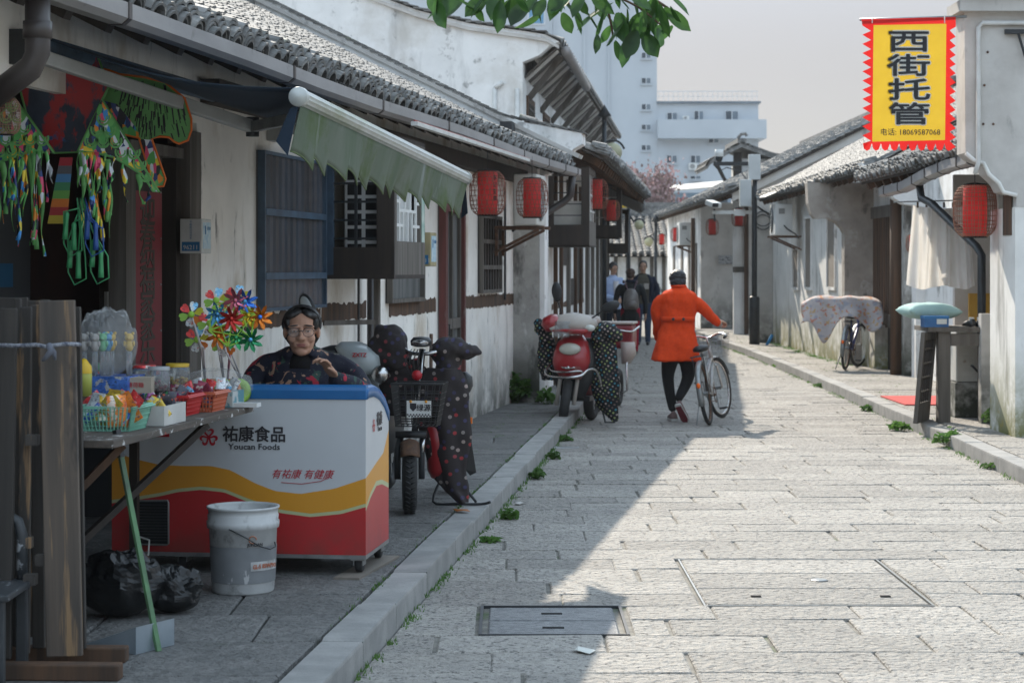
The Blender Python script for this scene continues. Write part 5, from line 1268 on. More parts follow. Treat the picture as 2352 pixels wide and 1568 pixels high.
E0 = Vector((.72, FL.u(580, .72), FL.z(580, 292, .72))); S0 = Vector((.12, 9.28, 2.62)); T0 = Vector((1.24, FL.u(702, 1.24), FL.z(702, 268, 1.24)))
MB().bar(S0, E0, .045, .065).build('arm', MT['arm'], AW, bevel=.006); MB().bar(E0, T0, .04, .055).build('arm', MT['metal_grey'], AW, bevel=.006)
MB().lathe([(0, .05), (.035, .05), (.035, -.05), (0, -.05)], 12, E0).build('elbow', MT['metal_dark'], AW)
S1 = Vector((.12, 13.3, 2.58)); E1 = Vector((.62, 12.2, 2.45)); T1_ = Vector((1.24, 13.0, 2.22))
MB().bar(S1, E1, .045, .065).build('arm', MT['arm'], AW, bevel=.006); MB().bar(E1, T1_, .04, .055).build('arm', MT['metal_grey'], AW, bevel=.006)
MB().box((.06, FL.u(640, .06), FL.z(640, 308, .06)), (.12, .16, .10)).build('wall_bracket', MT['arm'], AW, bevel=.006)
MB().box((.06, 9.25, 2.66), (.12, .06, .16)).build('wall_bracket', MT['metal_dark'], AW)
# loose trunking along the eave
m = MB(); m.bar((.66, 14.8, 2.70), (.62, 20.2, 2.72), .05, .03); o = tag(m.build('cable_trunking', MT['pvc_white'], None, loc=FL.o, rz=FL.rz), 'loose pale cable trunking hanging along the left gutter past the awning', 'trunking')
MB().tube([(.66, 14.8, 2.722), (.64, 17, 2.732), (.62, 20.3, 2.742)], .006, 5).build('red_cable', mk('red_cable', (.35,.06,.05), rough=.5), o)

# ============================================================ kites and toys hung at the shop front
def foil(name, seed):
    m = bpy.data.materials.new(name); m.use_nodes = True; nt = m.node_tree; b = nt.nodes['Principled BSDF']; b.inputs['Metallic'].default_value = .15; b.inputs['Roughness'].default_value = .3
    tc = nt.nodes.new('ShaderNodeTexCoord'); mp = nt.nodes.new('ShaderNodeMapping'); mp.inputs['Rotation'].default_value = (0, .6, 0); mp.inputs['Scale'].default_value = (1.6, 1, .7); mp.inputs['Location'].default_value = (seed, 0, seed)
    v = nt.nodes.new('ShaderNodeTexVoronoi'); v.inputs['Scale'].default_value = 30; r = nt.nodes.new('ShaderNodeValToRGB'); r.color_ramp.interpolation = 'CONSTANT'
    cols = [(.02,.02,.03), (.06,.32,.75), (.85,.65,.05), (.75,.08,.18), (.1,.4,.1), (.16,.5,.14), (.7,.75,.8), (.03,.06,.2), (.8,.28,.03), (.02,.03,.03)]
    e = r.color_ramp.elements
    while len(e) < len(cols): e.new(.5)
    for i, c in enumerate(cols): e[i].position = i/len(cols); e[i].color = c+(1,)
    sp = nt.nodes.new('ShaderNodeSeparateColor')
    nt.links.new(tc.outputs['Object'], mp.inputs[0]); nt.links.new(mp.outputs[0], v.inputs['Vector']); nt.links.new(v.outputs['Color'], sp.inputs[0]); nt.links.new(sp.outputs[0], r.inputs[0]); nt.links.new(r.outputs[0], b.inputs[0])
    return m
MT['foil'] = foil('rainbow_foil', 1.3)
MT['kite_green'] = mk('green_kite_plastic', (.19,.50,.15), (.14,.40,.12), sc=9, rough=.45, tl=.25)
MT['kite_orange'] = mk('orange_kite_binding', (.75,.16,.02), rough=.6)
MT['kite_black'] = mk('black_kite_print', (.012,.014,.013), rough=.5)
MT['kite_blue'] = mk('dark_blue_kite_film', (.018,.025,.05), (.05,.07,.11), sc=4, rough=.4, layers=[dict(col=(.42,.025,.03), sc=5, st=(1,1,.5), lo=.54, hi=.58), dict(col=(.03,.10,.25), sc=6, lo=.62, hi=.66), dict(col=(.4,.15,.03), sc=9, lo=.68, hi=.7)])
def kpt(Y):
    def f(x, y, d=0): p = at(x, y, Y); return Vector((p.x, Y-d, p.z))
    return f
def inpoly(p, poly):
    c = False
    for (ax, ay), (bx_, by) in zip(poly, poly[1:]+poly[:1]):
        if (ay > p[1]) != (by > p[1]) and p[0] < (bx_-ax)*(p[1]-ay)/(by-ay)+ax: c = not c
    return c
def kite_base(name, label, poly, Y, mat, edge):
    f = kpt(Y); cx = sum(p[0] for p in poly)/len(poly); cy = max(p[1] for p in poly); o0 = f(cx, cy)
    t = thing(name, label, 'kite', o0); L = lambda x, y, d=0: f(x, y, d)-o0
    m = MB(); m.add([L(*p) for p in poly], [tuple(range(len(poly)))]); m.build('sail', mat, t, fix=False, solid=.002)
    m = MB(); m.tube([L(x, y, .004) for x, y in poly], .006, 5, closed=True); m.build('edge_binding', edge, t, True)
    return t, L
def lace(t, L, poly, y0, y1, dy, dx, r_, seed):
    """rows of scale shaped arcs cut from green film"""
    row = 0; y = y0; m = MB()
    while y < y1:
        x = 0+(dx/2 if row % 2 else 0)
        while x < 460:
            if inpoly((x, y), poly) and inpoly((x, y+r_*.6), poly):
                for q, (ra, rb) in enumerate(((r_, r_*.72), (r_*.60, r_*.40))):
                    k = 9; A_ = [R(-200+i*220/k) for i in range(k+1)]
                    o_ = [L(x+ra*.86*math.cos(a), y-ra*math.sin(a), .004+.002*q+.001*row) for a in A_]; i_ = [L(x+rb*.86*math.cos(a), y-rb*math.sin(a), .004+.002*q+.001*row) for a in A_]
                    m.add(o_+i_, [(i, i+1, k+2+i, k+1+i) for i in range(k)])
            x += dx
        y += dy; row += 1
    if m.v: stuff(m.build('lace_scales', MT['kite_green'], t, fix=False))
def streamer(t, L, x, y, ln, w, mat, seed, name='streamer'):
    r = random.Random(seed); m = MB(); ph = r.uniform(0, 6); drift = r.uniform(-14, 14)
    def f(u, v):
        xx = x+drift*v*v+(u-.5)*w*(1-.3*v)*(.55+.45*math.cos(v*7+ph))+3*math.sin(v*9+ph)
        return L(xx, y+ln*v, .01+.02*math.sin(v*8+ph)*v)
    m.grid(f, 2, 14); return m.build(name, mat, t, True, solid=.0015)
plR = [(234, 227), (366, 442), (352, 440), (330, 405), (300, 385), (262, 362), (222, 352), (180, 346)]
t, L = kite_base('kite', 'green lace eagle kite with foil streamers, the right one under the awning', plR, 9.55, MT['foil'], MT['kite_green'])
lace(t, L, plR, 245, 440, 26, 28, 19, 1); r7 = random.Random(4)
for i, (x, y, ln, w) in enumerate(((190, 346, 195, 16), (208, 350, 150, 15), (224, 350, 205, 15), (240, 352, 120, 15), (262, 360, 70, 14), (285, 375, 90, 15), (320, 400, 70, 14), (345, 430, 38, 12), (200, 350, 120, 12))):
    streamer(t, L, x, y, ln, w, MT['foil'] if i % 3 else MT['kite_green'], i)
for i in range(16): streamer(t, L, 182+i*5+r7.uniform(-4, 4), 348+i*1.5, r7.uniform(70, 200), r7.uniform(8, 14), MT['foil'] if i % 3 else MT['kite_green'], 60+i)
plL = [(35, 227), (125, 353), (100, 350), (70, 356), (40, 360), (0, 372), (-40, 380), (-60, 330)]
t, L = kite_base('kite', 'green lace eagle kite with streamers, cut off by the left picture edge', plL, 9.45, MT['foil'], MT['kite_green'])
lace(t, L, [(x+0, y) for x, y in plL], 240, 370, 26, 28, 19, 2)
for i, (x, y, ln, w) in enumerate(((8, 372, 120, 16), (28, 368, 95, 14), (52, 362, 190, 15), (72, 358, 215, 16), (92, 354, 235, 17), (112, 352, 70, 13))):
    streamer(t, L, x, y, ln, w, MT['foil'] if i % 3 else MT['kite_green'], 20+i)
for i in range(14): streamer(t, L, 2+i*8+r7.uniform(-4, 4), 370-i*2, r7.uniform(80, 220), r7.uniform(8, 14), MT['foil'] if i % 3 else MT['kite_green'], 80+i)
plC = [(62, 110), (140, 95), (225, 130), (250, 200), (236, 228), (178, 350), (126, 352), (60, 260), (40, 180)]
t, L = kite_base('kite', 'dark blue printed kite with red patches hanging between two green lace kites', plC, 9.75, MT['kite_blue'], MT['kite_green'])
plB = [(208, 168), (224, 157), (250, 162), (274, 171), (330, 178), (380, 190), (425, 227), (440, 274), (440, 300), (432, 323), (412, 331), (400, 326), (389, 316), (368, 314), (349, 320), (381, 412), (376, 428), (360, 430), (345, 400), (320, 318), (287, 310), (262, 285), (225, 225)]
t, L = kite_base('kite', 'green zebra striped butterfly kite with orange edge under the awning arm', plB, 9.9, MT['kite_green'], MT['kite_orange'])
m = MB(); r8 = random.Random(6)
for i in range(130):
    a = i/130; x = 345+85*math.sin(a*6.3)*(.3+.7*r8.random()); y = 185+130*r8.random()
    w = r8.uniform(1.5, 4); ln = r8.uniform(12, 40); sl = (x-340)*.12
    q = [(x, y), (x+w, y), (x+w*.4+sl, y+ln), (x-w*.4+sl, y+ln)]
    if all(inpoly(p, plB) for p in q): m.add([L(px_, py_, .005) for px_, py_ in q], [(0,1,2,3)])
stuff(m.build('stripes', MT['kite_black'], t, fix=False))
m = MB(); m.add([L(x, y, .006) for x, y in ((322, 320), (347, 322), (378, 412), (360, 428), (347, 400))], [(0,1,2,3,4)]); m.build('tail_panel', MT['foil'], t, fix=False, solid=.002)
m = MB(); m.add([L(x, y, .007) for x, y in ((238, 232), (270, 240), (318, 300), (320, 316), (287, 308), (262, 284))], [(0,1,2,3,4,5)]); m.build('wing_panel', MT['foil'], t, fix=False, solid=.002)
# rainbow tail
f = kpt(9.4); o0 = f(135, 515); t = thing('rainbow_tail', 'rainbow striped kite tail hanging below the blue kite', 'kite tail', o0)
rb = [(.33,.02,.03), (.09,.09,.10), (.06,.19,.36), (.05,.2,.09), (.12,.30,.06), (.55,.15,.02), (.35,.03,.03), (.45,.33,.03)]
for i, c in enumerate(rb):
    y0, y1 = 362+i*19, 362+(i+1)*19; xa, xb = 142-i*3.6, 165-i*1.6
    m = MB(); m.add([f(xa-3.6*(0)-4, y0)-o0, f(xb+2, y0)-o0, f(xb, y1)-o0, f(xa-7.6, y1)-o0], [(0,1,2,3)]); m.build('stripe', mk('rainbow_%s' % 'red grey blue green lime orange crimson gold'.split()[i], c, rough=.6, tl=.2), t, solid=.002)
# skipping ropes
MT['rope_green'] = mk('green_skipping_rope_plastic', (.05,.32,.12), (.04,.26,.10), sc=9, rough=.35); MT['rope_blue'] = mk('blue_skipping_rope_plastic', (.02,.08,.28), rough=.35)
def handle(mb, p, a):
    mb.lathe([(0, 0), (.014, 0), (.013, .03), (.010, .09), (.012, .12), (.006, .13), (0, .13)], 10, p, (0, a, 0))
for i, (x, y, c, lb) in enumerate(((180, 640, 'rope_green', 'lowest green skipping rope bundle hanging from the awning'), (170, 575, 'rope_green', 'green skipping rope hanging left in the bundle'), (232, 638, 'rope_green', 'green skipping rope hanging right in the bundle'), (220, 575, 'rope_blue', 'blue skipping rope hanging behind the green ones'))):
    f = kpt(9.3-.02*i); o0 = f(x, y); t = thing('skipping_rope', lb, 'skipping rope', o0)
    m = MB(); handle(m, (0, 0, 0), 0); m.build('handle', MT[c], t, True)
    m = MB(); handle(m, (-.045, .01, .05), .08); m.build('handle', MT[c], t, True)
    m = MB(); top = f(178+i*6, 455)-o0
    m.tube([(0, 0, .13), top*.6+Vector((.01, 0, 0)), top, top+Vector((.015, 0, -.1)), Vector((.03, .01, .1)), Vector((.035, .01, .0)), Vector((-.02, .01, -.03)), Vector((-.05, .01, .03)), Vector((-.05, .01, .18)), top*.8], .004, 5); m.build('cord', MT[c], t, True)

# ============================================================ freezer
FZ = thing('chest_freezer', 'white ice cream chest freezer with orange and red waves and blue rim', 'freezer', (-.725, 9.87, SW), -.122)
MT['fz_white'] = mk('freezer_white', (.50,.52,.54), (.47,.49,.51), sc=3, rough=.35, layers=[dict(col=(.35,.35,.34), sc=5, lo=.68, hi=.8, amt=.5), dict(col=(.2,.2,.2), sc=60, lo=.74, hi=.76, amt=.6)]); MT['fz_or'] = mk('freezer_orange', (.60,.27,.025), rough=.35); MT['fz_red'] = mk('freezer_red', (.42,.022,.025), rough=.35, layers=[dict(col=(.16,.05,.04), sc=4, lo=.42, hi=.62, z=(.34,.12), amt=.6), dict(col=(.5,.3,.28), sc=70, lo=.72, hi=.74, amt=.6)]); MT['fz_pale'] = mk('freezer_pale_line', (.42,.45,.25), rough=.35)
MT['fz_blue'] = mk('freezer_blue_rim', (.015,.13,.34), (.012,.11,.30), sc=4, rough=.3); MT['print_red'] = mk('red_print', (.42,.015,.03), rough=.4); MT['print_black'] = mk('black_print', (.03,.03,.035), rough=.4)
S = FD/9.87; Wz, Dz = 1.30, .62
def zl(y): return 1.65-(y-HY)/S-SW
or_top = [(-1.30, 1040), (-1.2, 1058), (-1.05, 1073), (-.93, 1075), (-.79, 1074), (-.69, 1083), (-.56, 1113), (-.46, 1130), (-.33, 1136), (-.16, 1123), (0, 1098)]
or_bot = [(-1.30, 1156), (-1.15, 1146), (-1.05, 1138), (-.96, 1128), (-.84, 1122), (-.72, 1127), (-.60, 1148), (-.43, 1173), (-.28, 1181), (-.125, 1173), (0, 1156)]
zb, zt = zl(1275), zl(918)
def wave_panel(cols, fn, name, parent):
    m = MB()
    for i in range(len(cols)-1):
        a, b = cols[i], cols[i+1]
        ra = [fn(a[0], z) for z in a[1:]]; rb_ = [fn(b[0], z) for z in b[1:]]
        for k in range(4): m.add([ra[k], rb_[k], rb_[k+1], ra[k+1]], [(0,1,2,3)], k)
    return m.build(name, [MT['fz_red'], MT['fz_pale'], MT['fz_or'], MT['fz_white']], parent, fix=False)
cols = []
for i in range(61):
    x = -Wz+Wz*i/60
    zo = zl(interp(or_top, x)); zp = zl(interp(or_bot, x)); cols.append((x, zb, zp-.017, zp, zo, zt))
prof = [(0, zt+.0), (0, zb), (Dz, zb), (Dz, .76)]
def topz(d): return interp([(0, zt), (.05, zt+.006), (.2, zt+.004), (.35, zt-.02), (.5, zt-.075), (Dz, zt-.15)], d)
m = MB(); m.prism([(.003, zb)]+[(Dz, zb)]+[(Dz*k/10+.003*(k == 0), topz(Dz*k/10)) for k in range(10, -1, -1)], -Wz+.003, -.003, 'x'); m.build('body', MT['fz_white'], FZ)
wave_panel(cols, lambda x, z: Vector((x, 0, z)), 'front_panel', FZ)
side = []
for i in range(21):
    d = Dz*i/20; f_ = i/20
    side.append((d, zb, zl(interp([(0, 1163), (.2, 1138), (.45, 1118), (.7, 1122), (1, 1140)], f_)+2)-.02, zl(interp([(0, 1163), (.2, 1138), (.45, 1118), (.7, 1122), (1, 1140)], f_)), zl(interp([(0, 1098), (.25, 1085), (.5, 1072), (.75, 1060), (1, 1010)], f_)), topz(d)))
wave_panel(side, lambda d, z: Vector((0, d, z)), 'side_panel', FZ)
for x in (0, -Wz):                           # blue rims
    m = MB(); m.loft([[Vector((x+a, Dz*k/10, topz(Dz*k/10)+b)) for a, b in ((-.03, 0), (.006, 0), (.006, .05), (-.01, .062), (-.03, .055))] for k in range(11)]); m.build('end_rim', MT['fz_blue'], FZ, True)
m = MB(); m.loft([[Vector((x, a, zt+b)) for a, b in ((-.008, .0), (-.010, .045), (.0, .066), (.03, .072), (.06, .06), (.06, .0))] for x in (-Wz-.002, .004)]); m.build('front_rim', MT['fz_blue'], FZ, bevel=.004)
m = MB(); m.add([(x, .06+(Dz-.08)*k/8, topz(.06+(Dz-.08)*k/8)+.03) for k in range(9) for x in (-Wz+.03, -.03)], [(2*k, 2*k+1, 2*k+3, 2*k+2) for k in range(8)]); m.build('glass_lid', mk('lid_glass', (.10,.13,.15), rough=.06, spec=.7), FZ, True, solid=.006)
m = MB(); m.bx(-Wz, 0, .0, Dz, zb-.02, zb-.001); m.build('base_strip', MT['metal_grey'], FZ)
m = MB(); m.add([(.0022, -.0022, zb), (.0022, .004, zb), (.0022, .004, zt), (.0022, -.0022, zt)], [(0,1,2,3)]); m.add([(-.004, -.0022, zb), (.0022, -.0022, zb), (.0022, -.0022, zt), (-.004, -.0022, zt)], [(0,1,2,3)])
def fx(xd): return (xd-840)/S
tx = lambda name, s_, x, y, size, mat, **k: textmesh(name, s_, size, mat, Matrix.Translation((fx(x), -.0025, zl(y))) @ FRONT, FZ, **k)
tx('brand_characters', '祐康食品', 578, 1002, .082, MT['print_black'], fat=.0018, space=.98)
tx('brand_latin', 'Youcan Foods', 578, 1029, .041, MT['print_black'], bold=.0006, sx=1.12)
tx('slogan', '有祐康 有健康', 690, 1092, .050, MT['print_red'], shear=.35)
m = MB(); m.tube([(fx(642), -.003, zl(1110)), (fx(690), -.003, zl(1113)), (fx(735), -.003, zl(1106)), (fx(748), -.003, zl(1100))], .0016, 5); m.build('slogan_stroke', MT['print_red'], FZ)
def heart(mb, cx, cz, r, a, y=-.003, ax='f'):
    o_, i_ = [], []
    for k in range(20):
        t_ = 2*math.pi*k/20; hx_ = 16*math.sin(t_)**3/17; hz_ = (13*math.cos(t_)-5*math.cos(2*t_)-2*math.cos(3*t_)-math.cos(4*t_))/17
        for lst, s_ in ((o_, 1), (i_, .52)):
            px_, pz_ = hx_*s_*r, (hz_*s_+.35)*r+.5*r*.9; q = (cx+px_*math.cos(a)-pz_*math.sin(a), cz+px_*math.sin(a)+pz_*math.cos(a))
            lst.append(Vector((q[0], y, q[1])) if ax == 'f' else Vector((y, q[0], q[1])))
    mb.add(o_+i_, [(k, (k+1) % 20, 20+(k+1) % 20, 20+k) for k in range(20)])
for k in range(3):
    m = MB(); heart(m, fx(470), zl(1008), .030, R(120)*k); m.build('emblem_petal', MT['print_red'], FZ, fix=False)
    m = MB(); heart(m, .20, zl(985), .022, R(120)*k, .003, 's'); m.build('emblem_petal', MT['print_red'], FZ, fix=False)
textmesh('brand_characters', '祐康', .075, MT['print_black'], Matrix.Translation((.0025, .35, zl(975))) @ SIDE, FZ, fat=.001)
textmesh('brand_latin', 'Youcan', .038, MT['print_black'], Matrix.Translation((.0025, .36, zl(997))) @ SIDE, FZ)
MB().bx(fx(310), fx(376), -.004, -.0015, zl(1008), zl(975)).build('red_sticker', MT['print_red'], FZ)
vt = MB().bx(fx(286), fx(375), -.006, -.001, zl(1257), zl(1155)).build('vent', MT['black'], FZ)
for i in range(14): MB().bx(fx(288), fx(373), -.012, -.004, zl(1250)+i*.0148, zl(1250)+.006+i*.0148).build('louvre', MT['metal_dark'], vt)
m = MB(); m.tube([(fx(x), -.010, zl(y)) for x, y in ((288, 1157), (373, 1155), (375, 1160), (375, 1255), (371, 1258), (290, 1258), (286, 1254), (286, 1160))], .005, 6, closed=True); m.build('vent_frame', MT['metal_grey'], vt)
m = MB(); m.tube([(fx(282), -.004, zl(1238)), (fx(310), -.03, zl(1240)), (fx(335), -.05, zl(1245)), (fx(337), -.08, zl(1275)), (fx(325), -.1, zl(1305))], .005, 6); m.build('power_cable', MT['ac'], FZ, True)
for x, y in ((-.045, .06), (-.045, Dz-.07), (-Wz+.35, .08), (-Wz+.1, Dz-.1)):
    w = MB(); w.lathe([(0, .018), (.042, .018), (.048, .012), (.048, -.012), (.042, -.018), (0, -.018)], 18, (x, y+.015, .062 if x > -.5 else .05), (0, R(90), 0)); cs = w.build('caster_wheel', MT['rubber'], FZ, True)
    q = MB(); q.bx(x-.025, x-.020, y-.03, y+.05, .05, zb-.02); q.bx(x+.020, x+.025, y-.03, y+.05, .05, zb-.02); q.bx(x-.035, x+.035, y-.04, y+.05, zb-.03, zb-.021); q.build('caster_fork', MT['metal_grey'], cs)
tag(MB().box((0, 0, .006), (.13, .78, .012)).build('plywood_strip', mk('plywood', (.22,.19,.16), (.15,.13,.11), sc=12, st=(1,.1,1), rough=.8), None, loc=(-.735, 10.15, SW+.001), rz=-.2), 'thin plywood strip under the right casters of the freezer', 'board')

# ============================================================ stall shelf
SH0 = Vector((-1.56, 7.8, 0)); SA = -math.atan(.145)
ST = thing('stall_shelf', 'weathered plank shelf laden with sweets in front of the freezer', 'shelf', (SH0.x, SH0.y, SW), SA)
ZS = .976-SW
for i, (x0, x1) in enumerate(((-.60, -.42), (-.415, -.215), (-.21, .0))): MB().bx(x0, x1, 0, 2.02, ZS-.03-.001*i, ZS-.001*i).build('plank', MT['wood_plank'], ST, bevel=.003)
MB().bar((-.02, 1.30, ZS-.04), (-.62, .45, .10), .03, .03).build('brace', MT['wood_dark'], ST); MB().bar((-.05, .25, ZS-.04), (-.52, .0, .28), .045, .03).build('brace', MT['wood_brown'], ST)
MB().bx(-.58, -.54, .05, .09, 0, ZS-.04).build('leg', MT['wood_dark'], ST); MB().bx(-.58, -.54, 1.85, 1.89, 0, ZS-.04).build('leg', MT['wood_dark'], ST)
def sp(xd, yd, z=.976): Y = (1.65-z)*FD/(yd-HY); return Vector(((xd-CX)/FD*Y, Y, z))
def basket(label, loc, rz, w, d, h, mat, name='basket'):
    t = thing(name, label, 'basket', loc, rz)
    def rc(f, g=0): return [Vector((sx*(w/2*(.82+.18*f)+g), sy*(d/2*(.82+.18*f)+g), h*f)) for sx, sy in ((-1,-1),(1,-1),(1,1),(-1,1))]
    m = MB(); m.add(rc(0)+[p+Vector((0, 0, .004)) for p in rc(0)], [(0,3,2,1),(4,5,6,7),(0,1,5,4),(1,2,6,5),(2,3,7,6),(3,0,4,7)]); m.build('bottom', mat, t)
    m = MB()
    for f in (0, .2, .42, .62, .82):
        q = rc(f); m.tube(q, .0035, 4, closed=True)
    for s in range(4):
        n = int((w if s % 2 == 0 else d)/.018)
        for i in range(n+1):
            a0, a1 = rc(0)[s].lerp(rc(0)[(s+1) % 4], i/n), rc(1)[s].lerp(rc(1)[(s+1) % 4], i/n); m.tube([a0, a1], .003, 4, False)
    m.build('perforated_wall', mat, t)
    m = MB(); q = rc(1); m.tube(q, .006, 6, closed=True); q2 = rc(1, .008); m.tube([p-Vector((0, 0, .006)) for p in q2], .005, 5, closed=True); m.build('rim', mat, t)
    return t
MT['bk_green'] = mk('mint_plastic', (.22,.50,.38), (.20,.46,.35), sc=5, rough=.4); MT['bk_red'] = mk('red_plastic', (.50,.03,.03), rough=.4); MT['bk_or'] = mk('salmon_plastic', (.55,.14,.07), (.50,.12,.06), sc=5, rough=.4)
pal = [(.65,.18,.02), (.6,.05,.05), (.05,.15,.5), (.6,.42,.05), (.06,.3,.12), (.55,.58,.6), (.25,.03,.06), (.15,.4,.6), (.02,.02,.03), (.4,.1,.3)]
PM = [mk('snack_wrapper_%s' % n_, c, tuple(min(1, x*1.6+.03) for x in c), sc=25, rough=.28, metal=.25, spec=.6, layers=[dict(col=(.7,.68,.62), sc=16, lo=.55, hi=.57, amt=.85), dict(col=(.04,.05,.12), sc=60, st=(1,1,2.5), lo=.58, hi=.60, amt=.8), dict(col=(.65,.10,.04), sc=22, lo=.62, hi=.64, amt=.8)]) for n_, c in zip('orange red blue gold green silver maroon sky black violet'.split(), pal)]
def packet_mesh(w, h, t_, seed):
    m = MB(); 
    def f(sg):
        def g(u, v):
            a, b = u*2-1, v*2-1; e = max(0, (1-a**4)*(1-b**4)); k = noise.noise(Vector((a*2.2, b*2.2, seed)))*.5
            return (a*w/2*(1-.05*abs(math.sin(v*22))*(abs(a) > .9)), sg*t_/2*(e**.5)*(1+k)+.006*k, b*h/2)
        return g
    m.grid(f(1), 6, 8); m.grid(f(-1), 6, 8); return m
PK = [packet_mesh(.085, .13, .009, 1), packet_mesh(.05, .085, .010, 5), packet_mesh(.03, .10, .010, 9)]
rp = random.Random(77); ORD = 'first second third fourth fifth sixth seventh eighth ninth tenth eleventh twelfth thirteenth fourteenth'.split()
def packets(base, rz, w, d, z, n, kind, label, group, mats, lean=.5):
    c, s = math.cos(rz), math.sin(rz)
    made = []
    for i in range(n):
        u = rp.uniform(-w/2, w/2)*.8; v = rp.uniform(-d/2, d/2)*.75
        me = PK[kind].mesh('snack_packet', PM[rp.choice(mats)], True)
        o = bpy.data.objects.new('snack_packet', me); COL.objects.link(o)
        o.location = base+Vector((u*c-v*s, u*s+v*c, z+rp.uniform(-.012, .022))); o.rotation_euler = (rp.uniform(-lean, lean)-.25, rp.uniform(-.8, .8), rp.uniform(-.6, .6)+rz)
        made.append(o); o['tint'] = me.materials[0].name.split('_')[-1]
    made.sort(key=lambda o: o.location.x/o.location.y)
    for i, o in enumerate(made):
        tag(o, '%s %s, %s from the left' % (o['tint'], label, ORD[i]), 'snack packet', group); del o['tint']
b0 = sp(258, 985); basket('mint green perforated basket of snacks at the near end of the shelf', b0, SA, .26, .26, .10, MT['bk_green']); packets(b0, SA, .24, .22, .085, 13, 0, 'snack packet standing in the mint green basket', 'packets in the mint basket', [0, 0, 2, 3, 1, 5]); packets(b0, SA, .22, .2, .06, 7, 2, 'slim stick packet in the mint green basket', 'sticks in the mint basket', [2, 3, 8])
b1 = sp(364, 972); t = thing('card_box', 'white open card box of dark packets beside the mint basket', 'box', b1, SA)
m = MB(); m.bx(-.075, .075, -.15, .15, 0, .004); m.bx(-.075, -.072, -.15, .15, .004, .085); m.bx(.072, .075, -.15, .15, .004, .085); m.bx(-.072, .072, -.15, -.147, .004, .085); m.bx(-.072, .072, .147, .15, .004, .085); m.build('tray', mk('white_card', (.52,.52,.50), (.44,.44,.42), sc=6, rough=.8), t)
packets(b1, SA, .12, .26, .075, 13, 1, 'small packet in the white card box', 'packets in the white box', [8, 8, 4, 3])
b2 = sp(408, 951); basket('red perforated basket in the middle of the shelf', b2, SA, .17, .24, .09, MT['bk_red']); packets(b2, SA, .15, .2, .075, 14, 1, 'small packet in the red basket', 'packets in the red basket', [6, 1, 8, 9])
b3 = sp(466, 942); basket('salmon perforated basket of blue and red sachets near the freezer', b3, SA, .18, .24, .09, MT['bk_or']); packets(b3, SA, .16, .2, .085, 13, 1, 'shiny sachet in the salmon basket', 'packets in the salmon basket', [2, 7, 6, 1, 5])
b4 = sp(520, 932); t = thing('card_box', 'crumpled teal box in clear wrap at the far end of the shelf', 'box', b4, SA); MB().bx(-.06, .06, -.1, .1, 0, .075).build('tray', mk('teal_card', (.12,.28,.32), (.5,.52,.5), sc=12, lo=.5, hi=.55, rough=.4), t); packets(b4, SA, .1, .16, .085, 5, 1, 'sachet on the teal box', 'packets on the teal box', [7, 5])
packets(sp(330, 930), SA, .34, .4, .06, 14, 1, 'loose sweet at the back of the shelf', 'loose sweets on the shelf', [4, 9, 2, 1, 3, 5]); packets(sp(225, 925), SA, .12, .25, .12, 7, 0, 'upright sweet bag at the back left', 'upright bags on the shelf', [4, 2, 5, 1])
tag(MB().bx(-.06, .06, -.04, .04, 0, .02).build('white_tile', MT['ac_clean'], None, loc=sp(567, 934), rz=SA), 'small white slab at the far tip of the shelf', 'slab')
# raised back row
t = thing('carton', 'brown carton holding up the back row of sweets', 'carton', sp(300, 920), SA); MB().bx(-.34, .06, -.28, .42, 0, .11).build('body', mk('carton_card', (.16,.12,.085), (.11,.085,.06), sc=8, rough=.9), t)
ZT = 1.088
jm = mk('clear_plastic_jar', (.62,.66,.68), rough=.08, trans=.75, ior=1.2)
def jar(label, p, r_, h, lidm, fill):
    t = thing('jar', label, 'jar', p); MB().lathe([(0, 0), (r_, 0), (r_, h*.78), (r_*.9, h*.84), (r_*.9, h*.86)], 20).build('body', jm, t, True); MB().lathe([(r_*.95, h*.85), (r_*.97, h*.98), (r_*.9, h), (0, h)], 20).build('lid', lidm, t, True)
    m = MB()
    for i in range(26): m.ell((rp.uniform(-.6, .6)*r_, rp.uniform(-.6, .6)*r_, rp.uniform(.01, h*.4)), (.012, .010, .009), 6, 4, (rp.random(), rp.random(), 0))
    stuff(m.build('sweets', fill, t, True))
jar('clear sweet jar with clear lid on the back row', Vector(((365-CX)/FD*9.15, 9.15, ZT)), .052, .11, mk('clear_lid', (.55,.58,.60), rough=.2, trans=.4), PM[6])
jar('sweet jar with flat yellow lid behind the clear jar', Vector(((408-CX)/FD*9.45, 9.45, ZT)), .058, .11, mk('yellow_lid', (.60,.40,.04), rough=.4), PM[3])
jar('sweet jar with red lid half hidden on the back row', Vector(((330-CX)/FD*9.5, 9.5, ZT)), .06, .10, PM[1], PM[9])
t = thing('card_box', 'beige card box on the back row beside the clear jar', 'box', (at(305, 0, 9.0).x, 9.0, ZT), SA+.2); MB().bx(-.09, .09, -.06, .06, 0, .07).build('body', mk('beige_card', (.38,.33,.27), (.32,.28,.23), sc=7, rough=.85), t); textmesh('print', '薄荷糖', .025, MT['print_red'], Matrix.Translation((.02, -.061, .035)) @ FRONT, t)
t = thing('card_box', 'dark blue box under the plastic covered bubble bottles', 'box', (at(240, 0, 9.0).x, 9.05, ZT), SA); MB().bx(-.16, .14, -.12, .12, 0, .075).build('body', PM[2], t)
MT['bear'] = [mk('bear_%s' % a, c, rough=.4, trans=.15) for a, c in (('grey', (.42,.40,.38)), ('green', (.15,.5,.25)), ('blue', (.06,.3,.55)), ('yellow', (.65,.42,.04)))]
